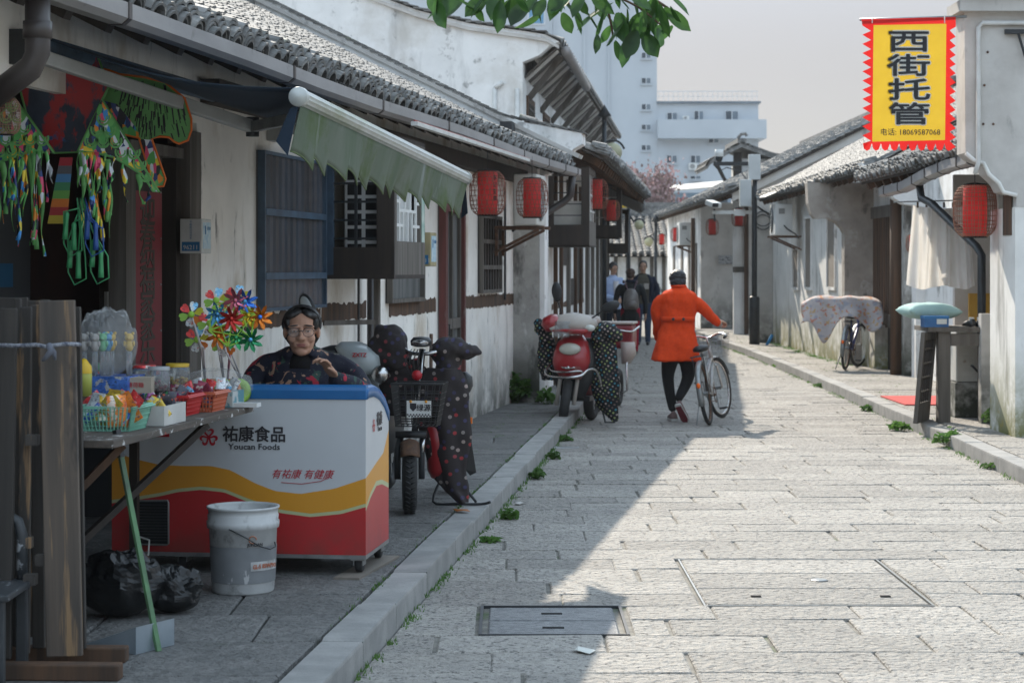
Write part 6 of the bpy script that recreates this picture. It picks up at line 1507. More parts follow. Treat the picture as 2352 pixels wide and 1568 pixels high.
def bear(xd, Y, zb_, k, label):
    p = at(xd, 0, Y); t = thing('bubble_bottle', label, 'bottle', (p.x, Y, zb_)); m = MB()
    MB().lathe([(0, 0), (.014, 0), (.014, .11), (0, .11)], 10).build('tube', jm, t, True)
    m.ell((0, 0, .135), (.020, .018, .028), 10, 7); m.ell((0, 0, .172), (.021, .019, .02), 10, 7); m.ell((-.016, 0, .190), (.008, .006, .008), 7, 5); m.ell((.016, 0, .190), (.008, .006, .008), 7, 5); m.ell((-.02, -.005, .145), (.007, .008, .014), 7, 5); m.ell((.02, -.005, .145), (.007, .008, .014), 7, 5); m.ell((0, -.017, .168), (.008, .006, .006), 7, 5)
    m.build('bear_cap', MT['bear'][k], t, True)
for i, (x, Y, k, lb) in enumerate(((193, 8.98, 0, 'leftmost grey bear capped bubble bottle under plastic'), (218, 8.96, 0, 'second grey bear capped bubble bottle under plastic'), (236, 9.0, 1, 'green bear capped bubble bottle under plastic'), (247, 9.02, 2, 'blue bear capped bubble bottle under plastic'), (256, 9.04, 3, 'yellow bear capped bubble bottle beside the blue one'), (297, 9.0, 3, 'single yellow bear capped bubble bottle at the right under plastic'))): bear(x, Y, ZT+.076, k, lb)
t = thing('oil_bottle', 'yellow capped bottle with green label beside the leaning boards', 'bottle', (at(193, 0, 8.75).x, 8.75, ZT)); MB().lathe([(0, 0), (.035, 0), (.036, .09), (.034, .1)], 14).build('body', mk('yellow_green_plastic', (.42,.45,.10), rough=.3), t, True); MB().lathe([(.036, .1), (.034, .13), (.012, .16), (0, .165)], 14).build('cap', mk('yellow_cap', (.65,.42,.02), rough=.4), t, True)
def film_bag(name, label, c, dims, mat, seed, parent=None, op=False):
    m = MB(); m.ell((0, 0, dims[2]/2), (dims[0]/2, dims[1]/2, dims[2]/2), 40, 24); vs = []
    for v in m.v:
        p = Vector(v); q = Vector((p.x/dims[0]*6, p.y/dims[1]*6, p.z/dims[2]*5)); k = 1+.10*noise.noise(q+Vector((seed, 0, 0)))+.10*abs(noise.noise(q*2.2+Vector((0, seed, 0))))
        z = p.z
        vs.append((p.x*k, p.y*k, max(0, z*k)))
    m.v = vs; o = m.build(name, mat, parent, op); o.location = c; return o
film = mk('clear_film', (.75,.78,.80), rough=.12, alpha=.16, spec=.8); 
tag(film_bag('plastic_bag', '', (at(247, 0, 9.0).x, 8.98, ZT+.07), (.27, .2, .30), film, 3), 'clear plastic bag draped over the bear capped bubble bottles', 'plastic bag')
# bag of neon rings
t = thing('ring_bag', 'clear bag of orange and yellow plastic discs below the pinwheels', 'plastic bag', sp(495, 928), .2)
nm = [mk('neon_orange', (.75,.22,.03), rough=.4, tl=.3), mk('neon_yellow', (.65,.60,.05), rough=.4, tl=.3), mk('neon_lime', (.35,.6,.1), rough=.4, tl=.3)]
for i in range(9):
    o = MB().lathe([(.018, -.004), (.05, -.004), (.062, .0), (.05, .004), (.018, .004), (.018, -.004)], 18).build('disc', nm[i % 3], t, True); o.location = (-.10+.028*i, rp.uniform(-.02, .02), .065); o.rotation_euler = (R(80)+rp.uniform(-.3, .3), rp.uniform(-.6, .6), rp.uniform(-.6, .6))
fb = film_bag('film', '', (0, 0, 0), (.36, .17, .17), film, 7, t)
# ============================================================ pinwheels
MT['straw'] = mk('pale_plastic_stick', (.58,.54,.55), rough=.4); MT['straw_pink'] = mk('pink_plastic_stick', (.6,.2,.28), rough=.4); MT['lime'] = mk('lime_plastic', (.30,.55,.06), rough=.4)
def foilm(n, c): return mk('foil_%s' % n, c, tuple(x*.4 for x in c), sc=30, rough=.2, metal=.6)
FO = {k: foilm(k, c) for k, c in dict(orange=(.85,.25,.03), yellow=(.85,.6,.03), blue=(.05,.22,.75), sky=(.12,.45,.8), green=(.06,.45,.16), red=(.7,.05,.04), pink=(.75,.2,.28), dgreen=(.03,.30,.12)).items()}
def pinwheel(label, xd, yd, Y, r_, col, base, stick='straw', hub=None):
    p = at(xd, yd, Y); b = Vector(base); t = thing('pinwheel', label, 'pinwheel', b, group='toy pinwheels on the stall'); c = p-b
    for k in range(8):
        a = k*math.pi/4; ca, sa = math.cos(a), math.sin(a)
        pts = [(0, 0, 0), (.35, -.10, -.25), (.75, .05, -.30), (1.0, .30, -.05), (.70, .36, .05), (.35, .22, .02)]
        m = MB(); m.add([c+Vector(((x*ca-z*sa)*r_, y*r_*.6, (x*sa+z*ca)*r_)) if False else c+Vector(((x*ca-y*sa)*r_, z*r_*.7, (x*sa+y*ca)*r_)) for x, y, z in pts], [(0,1,2,3,4,5)])
        m.build('blade', FO[col], t, solid=.0008)
    MB().ell(c+Vector((0, -.012, 0)), (r_*.18, .008, r_*.18), 10, 6).build('hub', FO[hub or 'yellow'], t, True)
    return t, c
def flower(label, xd, yd, Y, r_, base):
    p = at(xd, yd, Y); b = Vector(base); t = thing('pinwheel', label, 'pinwheel', b, group='toy pinwheels on the stall'); c = p-b
    cs = [nm[1], PM[7], PM[1], nm[2], PM[5], nm[0]]
    for k in range(6):
        a = k*math.pi/3+.3; ca, sa = math.cos(a), math.sin(a); pts = [(.18, 0), (.6, .30), (.9, .32), (1.02, .14), (.93, 0), (1.02, -.14), (.9, -.32), (.6, -.30)]
        m = MB(); m.add([c+Vector(((x*ca-y*sa)*r_, .01*x*math.sin(k*2), (x*sa+y*ca)*r_)) for x, y in pts], [tuple(range(8))]); m.build('petal', cs[k], t, solid=.0012)
    MB().ell(c+Vector((0, -.008, 0)), (r_*.27, .008, r_*.27), 12, 7).build('face_hub', MT['lime'], t, True)
    return t, c
def stick(t, c, pts, mat): MB().tube([c]+[Vector(q)-t.location for q in pts], .005, 6).build('stick', MT[mat], t, True)
B = {'a': sp(470, 905)+Vector((0, .05, 0)), 'b': sp(520, 910), 'c': sp(505, 905)+Vector((0, .2, 0)), 'd': sp(548, 905)+Vector((0, .3, 0))}
for lb, x, y, r_, bs in (('flower pinwheel with smiling hub at the top of the bunch', 497, 690, .060, 'c'), ('flower pinwheel with smiling hub at the far left of the bunch', 440, 722, .060, 'a'), ('flower pinwheel with smiling hub at the lower left of the bunch', 453, 780, .060, 'a'), ('flower pinwheel half hidden in the middle of the bunch', 482, 742, .060, 'c'), ('flower pinwheel peeping out at the upper right of the bunch', 545, 685, .062, 'd'), ('flower pinwheel low in the middle of the bunch', 515, 790, .062, 'd')):
    t, c = flower(lb, x, y, 9.42+.03*len(lb) % .1, r_, B[bs]); stick(t, c, [at(x*.4+.6*(478 if bs == 'a' else 515), 800, 9.45), B[bs]], 'straw')
for lb, x, y, r_, col, hub in (('blue foil pinwheel at the left of the green star frame', 500, 722, .062, 'sky', 'sky'), ('pink foil pinwheel at the top of the green star frame', 541, 690, .062, 'pink', 'pink'), ('dark blue foil pinwheel at the upper right', 563, 692, .062, 'blue', 'sky'), ('yellow foil pinwheel on the right of the star frame', 571, 724, .062, 'yellow', 'yellow'), ('orange red foil pinwheel at the far right of the bunch', 598, 728, .062, 'orange', 'blue'), ('orange foil pinwheel at the lower left of the star frame', 502, 772, .062, 'orange', 'orange'), ('green foil pinwheel at the bottom of the star frame', 543, 775, .062, 'green', 'green'), ('dark green foil pinwheel at the lower right', 576, 780, .062, 'dgreen', 'sky'), ('red foil pinwheel in the heart of the star frame', 532, 732, .062, 'red', 'red')):
    t, c = pinwheel(lb, x, y, 9.33+.004*(x % 7), r_, col, B['b'], hub=hub)
    MB().tube([c, at(533, 742, 9.36)-t.location], .0035, 5).build('spoke', MT['lime'], t)
t = thing('toy_star', 'lime green plastic star frame on a pink stick holding the foil pinwheels', 'toy', B['b'])
ctr = at(533, 740, 9.34)-B['b']; rr = .115; ring = [ctr+Vector((rr*math.cos(R(60*k+20)), 0, rr*math.sin(R(60*k+20)))) for k in range(6)]
m = MB()
for k in range(6): m.tube([ring[k], ring[(k+1) % 6]], .004, 5); m.tube([ctr, ring[k]], .004, 5); m.tube([ring[k], ring[(k+2) % 6]], .003, 5)
m.build('star', MT['lime'], t); MB().tube([ctr+Vector((0, 0, -.02)), (0, 0, 0)], .006, 7).build('stick', MT['straw_pink'], t, True)

# ============================================================ bucket, dustpan, bags
BK = thing('bucket', 'dirty white plastic oil bucket standing in front of the freezer', 'bucket', (-1.275, 9.44, SW), .1)
MT['bucket'] = mk('dirty_white_plastic', (.50,.51,.51), (.40,.41,.41), sc=6, rough=.55, layers=[dict(col=(.16,.16,.155), sc=9, lo=.55, hi=.68, amt=.8), dict(col=(.65,.66,.66), sc=25, st=(3,3,.4), lo=.66, hi=.7, amt=.6)])
MT['bucket_grey'] = mk('worn_grey_print', (.17,.18,.19), (.22,.23,.24), sc=5, rough=.55, layers=[dict(col=(.5,.5,.5), sc=22, st=(1,1,.3), lo=.64, hi=.67, amt=.8)])
MB().lathe([(0, .004), (.142, 0), (.147, .01), (.160, .30), (.170, .305), (.172, .335), (.166, .34), (.168, .365), (.163, .37), (.165, .392), (.172, .396), (.172, .405), (.165, .406), (.158, .395), (.140, .012), (0, .012)], 40).build('shell', MT['bucket'], BK, True)
m = MB(); k = 26
m.add([Vector(((.1445+.013*zz/.30+.006)*math.cos(a), (.1445+.013*zz/.30+.006)*math.sin(a), zz)) for zz in (.055, .225) for a in [R(195+i*6.2) for i in range(k+1)]], [(i, i+1, k+2+i, k+1+i) for i in range(k)]); m.build('grey_print', MT['bucket_grey'], BK, True)
def curved_text(name, s_, size, mat, r_, a, z, parent, **kw): textmesh(name, s_, size, mat, Matrix.Rotation(a, 4, 'Z') @ Matrix.Translation((0, -r_, z)) @ FRONT, parent, **kw)
curved_text('maker_name', 'JUNLIAN', .019, MT['print_black'],   .163, R(22), .238, BK, bold=.0006)
curved_text('grade_text', 'GL-5 85W/90', .028, mk('rust_print', (.38,.12,.06), rough=.6), .1602, R(40), .135, BK, bold=.0008, sx=.85)
m = MB(); m.add([Vector((.1585*math.cos(a), .1585*math.sin(a), z)) for z in (.115, .158) for a in [R(285+i*6) for i in range(11)]], [(i, i+1, 12+i, 11+i) for i in range(10)]); m.build('white_label', MT['bucket'], BK)
m = MB(); m.tube([(.035*math.cos(t_)-.0, -.159, .262+.014*math.sin(t_)) for t_ in [R(i*24) for i in range(14)]] if False else [(.05+.017*math.cos(R(i*24)), -.155, .262+.017*math.sin(R(i*24))) for i in range(14)], .003, 5); m.build('emblem', mk('rust_emblem', (.40,.17,.10), rough=.6), BK)
m = MB(); m.tube([(-.06, -.165, .315), (.02, -.175, .275), (.08, -.165, .235), (.13, -.13, .215), (.155, -.09, .222), (.150, -.07, .24)], .003, 6); m.build('handle', MT['metal_dark'], BK, True)
DP = thing('dustpan', 'galvanised dustpan with long green pole leaning by the black bags', 'dustpan', (-1.50, 8.02, SW), -.35)
m = MB(); m.add([(-.22,-.10,.003),(.06,-.13,.003),(.10,.10,.003),(-.22,.12,.003),(-.22,-.10,.012),(.06,-.13,.11),(.10,.10,.11),(-.22,.12,.012)], [(0,1,2,3),(0,4,5,1),(1,5,6,2),(2,6,7,3)]); m.build('pan', mk('galvanised_sheet', (.36,.42,.47), (.28,.33,.37), sc=6, rough=.35, metal=.5), DP, solid=.003)
m = MB(); m.bar((.105, -.03, .0), (-.12, .05, .78), .022, .014); m.build('pole', mk('green_paint', (.10,.22,.10), (.05,.06,.05), sc=9, st=(1,1,.4), rough=.6), DP); m = MB(); m.bar((-.115, .049, .76), (-.14, .055, .87), .028, .022); m.build('grip', MT['plastic_black'], DP)
MT['binbag'] = mk('black_bin_bag', (.010,.011,.012), rough=.27, spec=.5, bump=.5, bsc=20, bdist=.02)
def bin_bag(label, loc, d, seed):
    o = film_bag('rubbish_bag', '', loc, d, MT['binbag'], seed, None, False); vs = o.data.vertices
    for v in vs:
        q = v.co*14+Vector((seed, 2, 5)); v.co += v.co.normalized()*(.028*noise.noise(q)+.03*abs(noise.noise(q*.6)))
        v.co.z = max(0, v.co.z)
    tag(o, label, 'rubbish bag')
bin_bag('large crumpled black rubbish bag under the shelf', (-1.72, 8.75, SW), (.36, .30, .28), 2); bin_bag('small black rubbish bag lying in front of the freezer', (-1.50, 8.85, SW), (.22, .2, .18), 8)
# ============================================================ leaning shop boards, rope, stool
def board(label, x0, x1, yt, yb, Y, mat, lean=.02, th=.03, rz=0, cleats=()):
    p0, p1 = at(x0, yb, Y), at(x1, yb, Y); zt_ = at(0, yt, Y).z; z0 = SW+.06
    t = thing('shop_board', label, 'board', ((p0.x+p1.x)/2, Y, z0), 0, 'loose shop front boards', (R(-1.5), R(-lean*57), rz)); w = p1.x-p0.x
    MB().bx(-w/2, w/2, -th/2, th/2, 0, zt_-z0).build('plank', MT[mat], t, bevel=.004)
    for c in cleats: MB().bx(-w/2-.02, w/2+.03, -th/2-.022, -th/2-.001, c, c+.04).build('cleat', MT['wood_board'], t)
for a in ((('widest pale worn board standing in front of the others', 108, 190, 690, 1495, 7.55, 'wood_board2', .028),), (('narrow dark board at the right end of the leaning boards', 178, 198, 705, 1468, 7.7, 'wood_board', .022),), (('thin dark board behind the wide pale one', 96, 118, 688, 1440, 7.85, 'wood_board', .01),),
          (('narrow board third from the left edge', 42, 68, 705, 1440, 7.6, 'wood_board', .0),), (('narrow board second from the left edge', 30, 44, 686, 1420, 7.75, 'wood_board', .0),), (('plain board filling the gap beside the pale one', 76, 104, 700, 1455, 7.72, 'wood_board', .012),), (('dark board at the left edge, nearest the stool', -12, 26, 708, 1440, 7.5, 'wood_board', -.01),), (('very dark broad board behind, between the narrow boards and the pale one', 60, 108, 690, 1450, 7.95, 'wood_board', .0),), (('dark broad board at the very back of the leaning boards', -10, 60, 683, 1440, 8.02, 'wood_board', .0),)):
    board(*a[0])
for x, y, Y, wh in ((75, 1010, 7.58, 'upper left'), (97, 1285, 7.58, 'middle'), (70, 1330, 7.5, 'lowest left'), (140, 1330, 7.7, 'lower right'), (115, 1000, 7.8, 'upper right'), (60, 1245, 7.55, 'leftmost lower')):
    p = at(x, y, Y); tag(MB().box((0, 0, 0), (.045, .05, .04)).build('cleat_block', MT['wood_board'], None, loc=p), 'small wooden cleat wedged between the leaning boards, the %s one' % wh, 'cleat', 'wooden cleats between the boards')
rpz = at(100, 795, 7.45); t = thing('rope', 'frayed blue white rope tied round the leaning boards', 'rope', (rpz.x, 7.45, rpz.z))
m = MB()
pr_ = lambda x, y, d=0: at(x, y, 7.45-d)-Vector((rpz.x, 7.45, rpz.z))
m.tube([pr_(-20, 792), pr_(40, 794), pr_(85, 792, .02), pr_(105, 796, .03), pr_(150, 790, .03), pr_(180, 791, 0), pr_(184, 792, -.2)], .008, 7); m.build('band', mk('frayed_rope', (.30,.31,.34), (.05,.06,.09), sc=90, rough=.95), t, True)
m = MB(); m.tube([pr_(112, 792, .03), pr_(118, 806, .05), pr_(108, 818, .04), pr_(98, 828, .03)], [.012, .014, .010, .006], 7); m.tube([pr_(112, 794, .03), pr_(124, 810, .04), pr_(127, 826, .03)], [.012, .010, .005], 7); m.build('knot', mk('frayed_rope_end', (.12,.13,.16), rough=.95), t, True)
for lb, x, y, Y, l_, rz_ in (('square timber block under the front of the leaning boards', 150, 1515, 7.42, .52, -.05), ('shorter timber block behind the front one under the boards', 175, 1490, 7.75, .5, -.02)):
    p = at(x, y, Y); tag(MB().box((0, 0, .03), (l_, .075, .06)).build('timber_block', MT['wood_brown'], None, loc=(p.x-.05, Y, SW), rz=rz_, bevel=.006), lb, 'timber block')
t = thing('wooden_chair', 'peeling dark wooden chair cut off at the lower left corner', 'chair', (-1.98, 7.35, SW))
MT['chair'] = mk('peeling_dark_paint', (.03,.034,.038), (.05,.055,.06), sc=8, rough=.45, layers=[dict(col=(.34,.36,.38), sc=7, lo=.60, hi=.63, amt=.9)])
MB().bx(-.40, .17, -.2, .2, .33, .355).build('seat', MT['chair'], t, bevel=.006)
for x, y in ((.13, -.17), (.13, .17), (-.36, -.17), (-.36, .17)): MB().bx(x-.02, x+.02, y-.02, y+.02, 0, .33).build('leg', MT['chair'], t, bevel=.004)
MB().bx(-.34, .11, -.185, -.155, .24, .31).build('apron', MT['chair'], t)
m = MB(); m.tube([(.125, .19, .356), (.125, .19, .52), (.11, .19, .57), (.06, .19, .60), (-.35, .19, .60)], .022, 8); m.build('backrest', MT['chair'], t, True)
# ============================================================ wheels and bicycles
def cr(pts, k=6):                            # smooth curve through points
    P = [Vector(p) for p in pts]; out = []
    for i in range(len(P)-1):
        a, b, c, d = P[max(i-1, 0)], P[i], P[i+1], P[min(i+2, len(P)-1)]
        for j in range(k):
            t = j/k; out.append(.5*((2*b)+(c-a)*t+(2*a-5*b+4*c-d)*t*t+(3*b-a-3*c+d)*t**3))
    out.append(P[-1]); return out
def wheel(t, c, r_, tyre, name='wheel', spokes=18, rimw=.012, mat='chrome', solid=False, rot=None, treads=False):
    """wheel in the y-z plane of its vehicle"""
    w = MB(); M_ = Matrix.Translation(c) @ (rot.to_4x4() if rot is not None else Matrix())
    N = 36; w.M = M_; w.tube([(0, (r_-tyre)*math.cos(2*math.pi*i/N), (r_-tyre)*math.sin(2*math.pi*i/N)) for i in range(N)], tyre, 10, closed=True)
    if treads:
        for i in range(40):
            a = 2*math.pi*i/40
            for s in (-1, 1): w.box((s*tyre*.35, (r_-.002)*math.cos(a), (r_-.002)*math.sin(a)), (tyre*.8, .010, .006), Matrix.Rotation(a-R(90), 4, 'X') @ Matrix.Rotation(s*.5, 4, 'Z'))
    w.M = None; o = w.build('tyre' if name is None else name, MT['rubber'], t, True)
    m = MB(); m.M = M_; ri = r_-2*tyre
    m.tube([(0, ri*math.cos(2*math.pi*i/N), ri*math.sin(2*math.pi*i/N)) for i in range(N)], rimw, 6, closed=True)
    m.M = None; m.build('rim', MT[mat], o, True)
    m = MB(); m.M = M_
    if solid:
        for k in range(5):
            a = 2*math.pi*k/5; m.bar((0, 0, 0), (0, ri*math.cos(a), ri*math.sin(a)), .03, .05, (1, 0, 0))
    else:
        for k in range(spokes):
            a = 2*math.pi*k/spokes; b = a+(.35 if k % 2 else -.35); s = .02 if k % 4 < 2 else -.02
            m.tube([(s, .02*math.cos(b), .02*math.sin(b)), (0, ri*math.cos(a), ri*math.sin(a))], .0012, 3, False)
    m.tube([(-.035, 0, 0), (.035, 0, 0)], .02 if not solid else .05, 10); m.M = None; m.build('spokes_and_hub', MT['metal_grey'], o)
    return o
def bicycle(label, loc, rz, lean, frame_mat, basket=True, steer=-.25, rack=True):
    t = thing('bicycle', label, 'bicycle', loc, 0, None, (0, lean, rz)); r_ = .335
    wheel(t, (0, 0, r_), r_, .021, mat='rust')
    F = Vector((0, 1.04, r_)); st = Matrix.Rotation(steer, 3, 'Z')
    wheel(t, F, r_, .021, rot=st)
    bb = Vector((0, .43, .29)); sd = Vector((0, .24, .74)); hd0 = Vector((0, .86, .62)); hd1 = Vector((0, .81, .80)); fm = MT[frame_mat]
    m = MB(); m.tube([bb, sd], .017, 8); m.tube([bb, hd0], .022, 8); m.tube([bb+(sd-bb)*.45, hd0+Vector((0, 0, .06))], .016, 8); m.tube([hd0, hd1], .021, 8)
    for s in (-1, 1): m.tube([bb+Vector((s*.02, 0, 0)), (s*.05, 0, r_)], .010, 6); m.tube([sd+Vector((s*.015, 0, -.08)), (s*.05, 0, r_)], .008, 6)
    m.build('frame', fm, t, True)
    m = MB(); crown = hd0+Vector((0, .02, -.03)); m.tube([hd0, crown], .02, 8)
    for s in (-1, 1): m.tube(cr([crown+st @ Vector((s*.04, 0, 0)), F+st @ Vector((s*.045, -.03, .12)), F+st @ Vector((s*.045, 0, 0))], 4), .011, 6)
    m.build('fork', MT['chrome'], t, True)
    m = MB(); top = hd1+Vector((0, -.03, .10)); m.tube([hd1, top], .012, 8)
    m.tube(cr([top+st @ Vector(p) for p in ((-.29, -.20, -.02), (-.25, -.07, .0), (-.14, .03, .03), (0, .04, .0), (.14, .03, .03), (.25, -.07, .0), (.29, -.20, -.02))], 5), .011, 8); m.build('handlebar', MT['chrome'], t, True)
    for s in (-1, 1): MB().tube([top+st @ Vector((s*.27, -.11, -.01)), top+st @ Vector((s*.29, -.22, -.02))], .017, 8).build('grip', MT['plastic_black'], t, True)
    m = MB(); p = sd+Vector((0, -.02, .06)); m.eloft([(p.x, p.y, p.z-.035, .03, .05), (p.x, p.y-.01, p.z-.02, .085, .13), (p.x, p.y, p.z+.01, .09, .14), (p.x, p.y, p.z+.035, .055, .11), (p.x, p.y, p.z+.04, .02, .05)], 18, True); m.build('saddle', MT['plastic_black'], t, True)
    MB().tube([sd, p+Vector((0, 0, -.02))], .012, 7).build('seat_post', MT['chrome'], t, True)
    for c, a0, a1, rt in ((Vector((0, 0, r_)), 70, 200, None), (F, 20, 150, st)):
        m = MB(); rs = []
        for k in range(14):
            a = R(a0+(a1-a0)*k/13); q = []
            for x, dr in ((-.032, -.012), (-.02, .0), (0, .006), (.02, 0), (.032, -.012), (.018, -.004), (0, .001), (-.018, -.004)):
                v = Vector((x, (r_+.012+dr)*math.cos(a), (r_+.012+dr)*math.sin(a))); q.append(c+(rt @ v if rt is not None else v))
            rs.append(q)
        m.loft(rs); m.build('mudguard', MT['metal_grey'], t, True)
    MB().ell((0, -.345, r_+.10), (.022, .012, .03), 10, 6).build('reflector', mk('orange_reflector', (.85,.14,.01), rough=.25), t, True)
    m = MB(); m.lathe([(.075, -.004), (.085, -.004), (.085, .004), (.075, .004), (.075, -.004)], 20, bb+Vector((.045, 0, 0)), (0, R(90), 0)); m.tube([bb+Vector((-.06, 0, 0)), bb+Vector((.06, 0, 0))], .014, 8); m.build('chainring', MT['rust'], t)
    for s, dz in ((1, -1), (-1, 1)):
        e = bb+Vector((s*.07, .05*dz, .15*dz)); MB().tube([bb+Vector((s*.06, 0, 0)), e], .009, 6).build('crank', MT['metal_grey'], t); MB().box(e+Vector((s*.05, 0, 0)), (.085, .065, .022)).build('pedal', MT['plastic_black'], t, bevel=.005)
    m = MB(); m.tube([(.05, .0, r_+.085), (.045, .4, .36)], .004, 4); m.tube([(.05, .0, r_-.085), (.045, .4, .22)], .004, 4) ; m.build('chain', MT['rust'], t)
    if rack:
        m = MB(); z = r_*2+.06
        for x in (-.06, 0, .06): m.tube([(x, .2, z), (x, -.22, z)], .006, 5)
        m.tube([(-.06, -.22, z), (.06, -.22, z)], .006, 5); m.tube([(-.06, .15, z), (.06, .15, z)], .006, 5)
        for s in (-1, 1): m.tube([(s*.06, -.12, z), (s*.05, 0, r_)], .005, 5)
        m.build('rear_rack', MT['metal_dark'], t, True)
    if basket:
        c = hd1+Vector((0, .20, .0)); m = MB()
        def ring_(f): return [c+st @ Vector((sx*(.15+.03*f), sy*(.09+.03*f), -.13+.24*f)) for sx, sy in ((-1,-1),(1,-1),(1,1),(-1,1))]
        for f in (0, .25, .5, .75, 1): m.tube(ring_(f), .003 if f < 1 else .005, 4, closed=True)
        for s in range(4):
            for i in range(8): m.tube([ring_(0)[s].lerp(ring_(0)[(s+1) % 4], i/8), ring_(1)[s].lerp(ring_(1)[(s+1) % 4], i/8)], .002, 3, False)
        for i in range(1, 6): m.tube([ring_(0)[0].lerp(ring_(0)[1], i/6), ring_(0)[3].lerp(ring_(0)[2], i/6)], .002, 3, False)
        m.build('basket', MT['metal_grey'], t)
    m = MB(); m.tube([(-.05, .02, r_), (-.13, -.08, .0)], .008, 6); m.build('kickstand', MT['metal_grey'], t)
    return t
def dotmat(name, base, cols, scale, rad, plane='xz', rand=0.0):
    m = bpy.data.materials.new(name); m.use_nodes = True; nt = m.node_tree; b = nt.nodes['Principled BSDF']; b.inputs['Roughness'].default_value = .8; b.inputs['Specular IOR Level'].default_value = .3
    tc = nt.nodes.new('ShaderNodeTexCoord'); sp_ = nt.nodes.new('ShaderNodeSeparateXYZ'); nt.links.new(tc.outputs['Object'], sp_.inputs[0]); cb = nt.nodes.new('ShaderNodeCombineXYZ')
    nt.links.new(sp_.outputs[0], cb.inputs[0]); nt.links.new(sp_.outputs[2], cb.inputs[1]); mp = nt.nodes.new('ShaderNodeMapping'); mp.inputs['Rotation'].default_value = (0, 0, .6); nt.links.new(cb.outputs[0], mp.inputs[0])
    v = nt.nodes.new('ShaderNodeTexVoronoi'); v.voronoi_dimensions = '2D'; v.inputs['Scale'].default_value = scale; v.inputs['Randomness'].default_value = rand; nt.links.new(mp.outputs[0], v.inputs['Vector'])
    lt = nt.nodes.new('ShaderNodeMath'); lt.operation = 'LESS_THAN'; lt.inputs[1].default_value = rad; nt.links.new(v.outputs['Distance'], lt.inputs[0])
    s2 = nt.nodes.new('ShaderNodeSeparateColor'); nt.links.new(v.outputs['Color'], s2.inputs[0]); r = nt.nodes.new('ShaderNodeValToRGB'); r.color_ramp.interpolation = 'CONSTANT'; e = r.color_ramp.elements
    while len(e) < len(cols): e.new(.5)
    for i, c in enumerate(cols): e[i].position = i/len(cols); e[i].color = tuple(c)+(1,)
    nt.links.new(s2.outputs[0], r.inputs[0]); mx = nt.nodes.new('ShaderNodeMix'); mx.data_type = 'RGBA'; nt.links.new(lt.outputs[0], mx.inputs[0]); mx.inputs[6].default_value = tuple(base)+(1,); nt.links.new(r.outputs[0], mx.inputs[7]); nt.links.new(mx.outputs[2], b.inputs[0])
    return m
def quilt(t, name, rows, mat, bulge=.05, seed=1, n=14, thick=.02, back=None):
    """hanging padded cloth: rows of (z, xl, xr, y) from top to bottom, with folds"""
    m = MB(); K = 10*(len(rows)-1)
    def f(u, v):
        k = v*(len(rows)-1); i = int(min(k, len(rows)-2)); g = k-i; g = g*g*(3-2*g) if False else g
        a, b = rows[i], rows[i+1]; z, xl, xr, y = [a[q]+(b[q]-a[q])*g for q in range(4)]
        x = xl+(xr-xl)*u; fold = .35*math.sin(u*13+seed+v*2)*bulge*.5+noise.noise(Vector((u*4, v*6, seed)))*bulge*.9
        return (x+noise.noise(Vector((u*3, v*5, seed+9)))*bulge*.35, y-bulge*1.3*math.sin(math.pi*min(1, max(0, u)))+fold*.7, z+noise.noise(Vector((u*4, v*4, seed+5)))*bulge*.2)
    m.grid(f, n, K); return m.build(name, mat, t, True, solid=thick)
def blob(t, name, pts, mat, seed, amp=.015, vox=.014):
    """puffed cloth shape: union of ellipsoids, remeshed and creased"""
    m = MB()
    for c, r_ in pts: m.ell(c, r_, 14, 9)
    o = m.build(name, mat, t, True); remesh(o, vox, 5)
    displace(o, lambda c, n: c+n*(amp*noise.noise(c*13+Vector((seed, 0, 0)))+amp*.6*noise.noise(c*30+Vector((0, seed, 0)))))
    return o
# ============================================================ bicycle pushed by the person in orange
MT['bike_silver'] = mk('scratched_silver_paint', (.46,.46,.45), (.34,.33,.32), sc=12, rough=.35, metal=.3, layers=[dict(col=(.5,.28,.08), sc=14, lo=.66, hi=.7, amt=.7)])
bicycle('silver rusty bicycle with front basket pushed by the person in the orange coat', (2.08, 20.95, .0), -.24, R(-9), 'bike_silver')
MT['bike_blue'] = mk('blue_bike_paint', (.05,.07,.25), (.03,.04,.15), sc=9, rough=.4)
cb_ = bicycle('old blue bicycle under a flowery cover against the right hand wall', (5.0, 29.9, SW), -.35, R(4), 'bike_blue', basket=False, rack=True)
MT['floral'] = mk('flowery_cover_cloth', (.62,.56,.54), (.48,.44,.45), sc=4, rough=.9, tl=.25, layers=[dict(col=(.58,.20,.10), sc=13, lo=.60, hi=.63, det=1, amt=.8), dict(col=(.58,.36,.14), sc=15, lo=.62, hi=.65, det=1, amt=.8), dict(col=(.32,.34,.42), sc=9, lo=.60, hi=.66, det=1, amt=.7)])
t = thing('bike_cover', 'grey cover with orange flowers spread over the parked bicycle', 'cover', (5.0, 30.0, SW), -.2)
def cov(u, v):
    a = u*2-1; x = a*.60-.04; ridge = 1.0+.12*(1-abs(a)**2)+.03*math.sin(u*9)
    if v < .5: w = (.5-v)*2; s = 1
    else: w = (v-.5)*2; s = -1
    drop = w*(.30+.42*(math.exp(-((a+.42)/.25)**2)) + .22*math.exp(-((a-.75)/.25)**2)) if s > 0 else w*.3
    return (x+.03*math.sin(v*7), -s*(.10+.22*w)+.25+.04*math.sin(u*17+v*3), ridge-drop+.035*noise.noise(Vector((u*6, v*6, 2))))
m = MB(); m.grid(cov, 30, 20); m.build('cloth', MT['floral'], t, True, solid=.01)
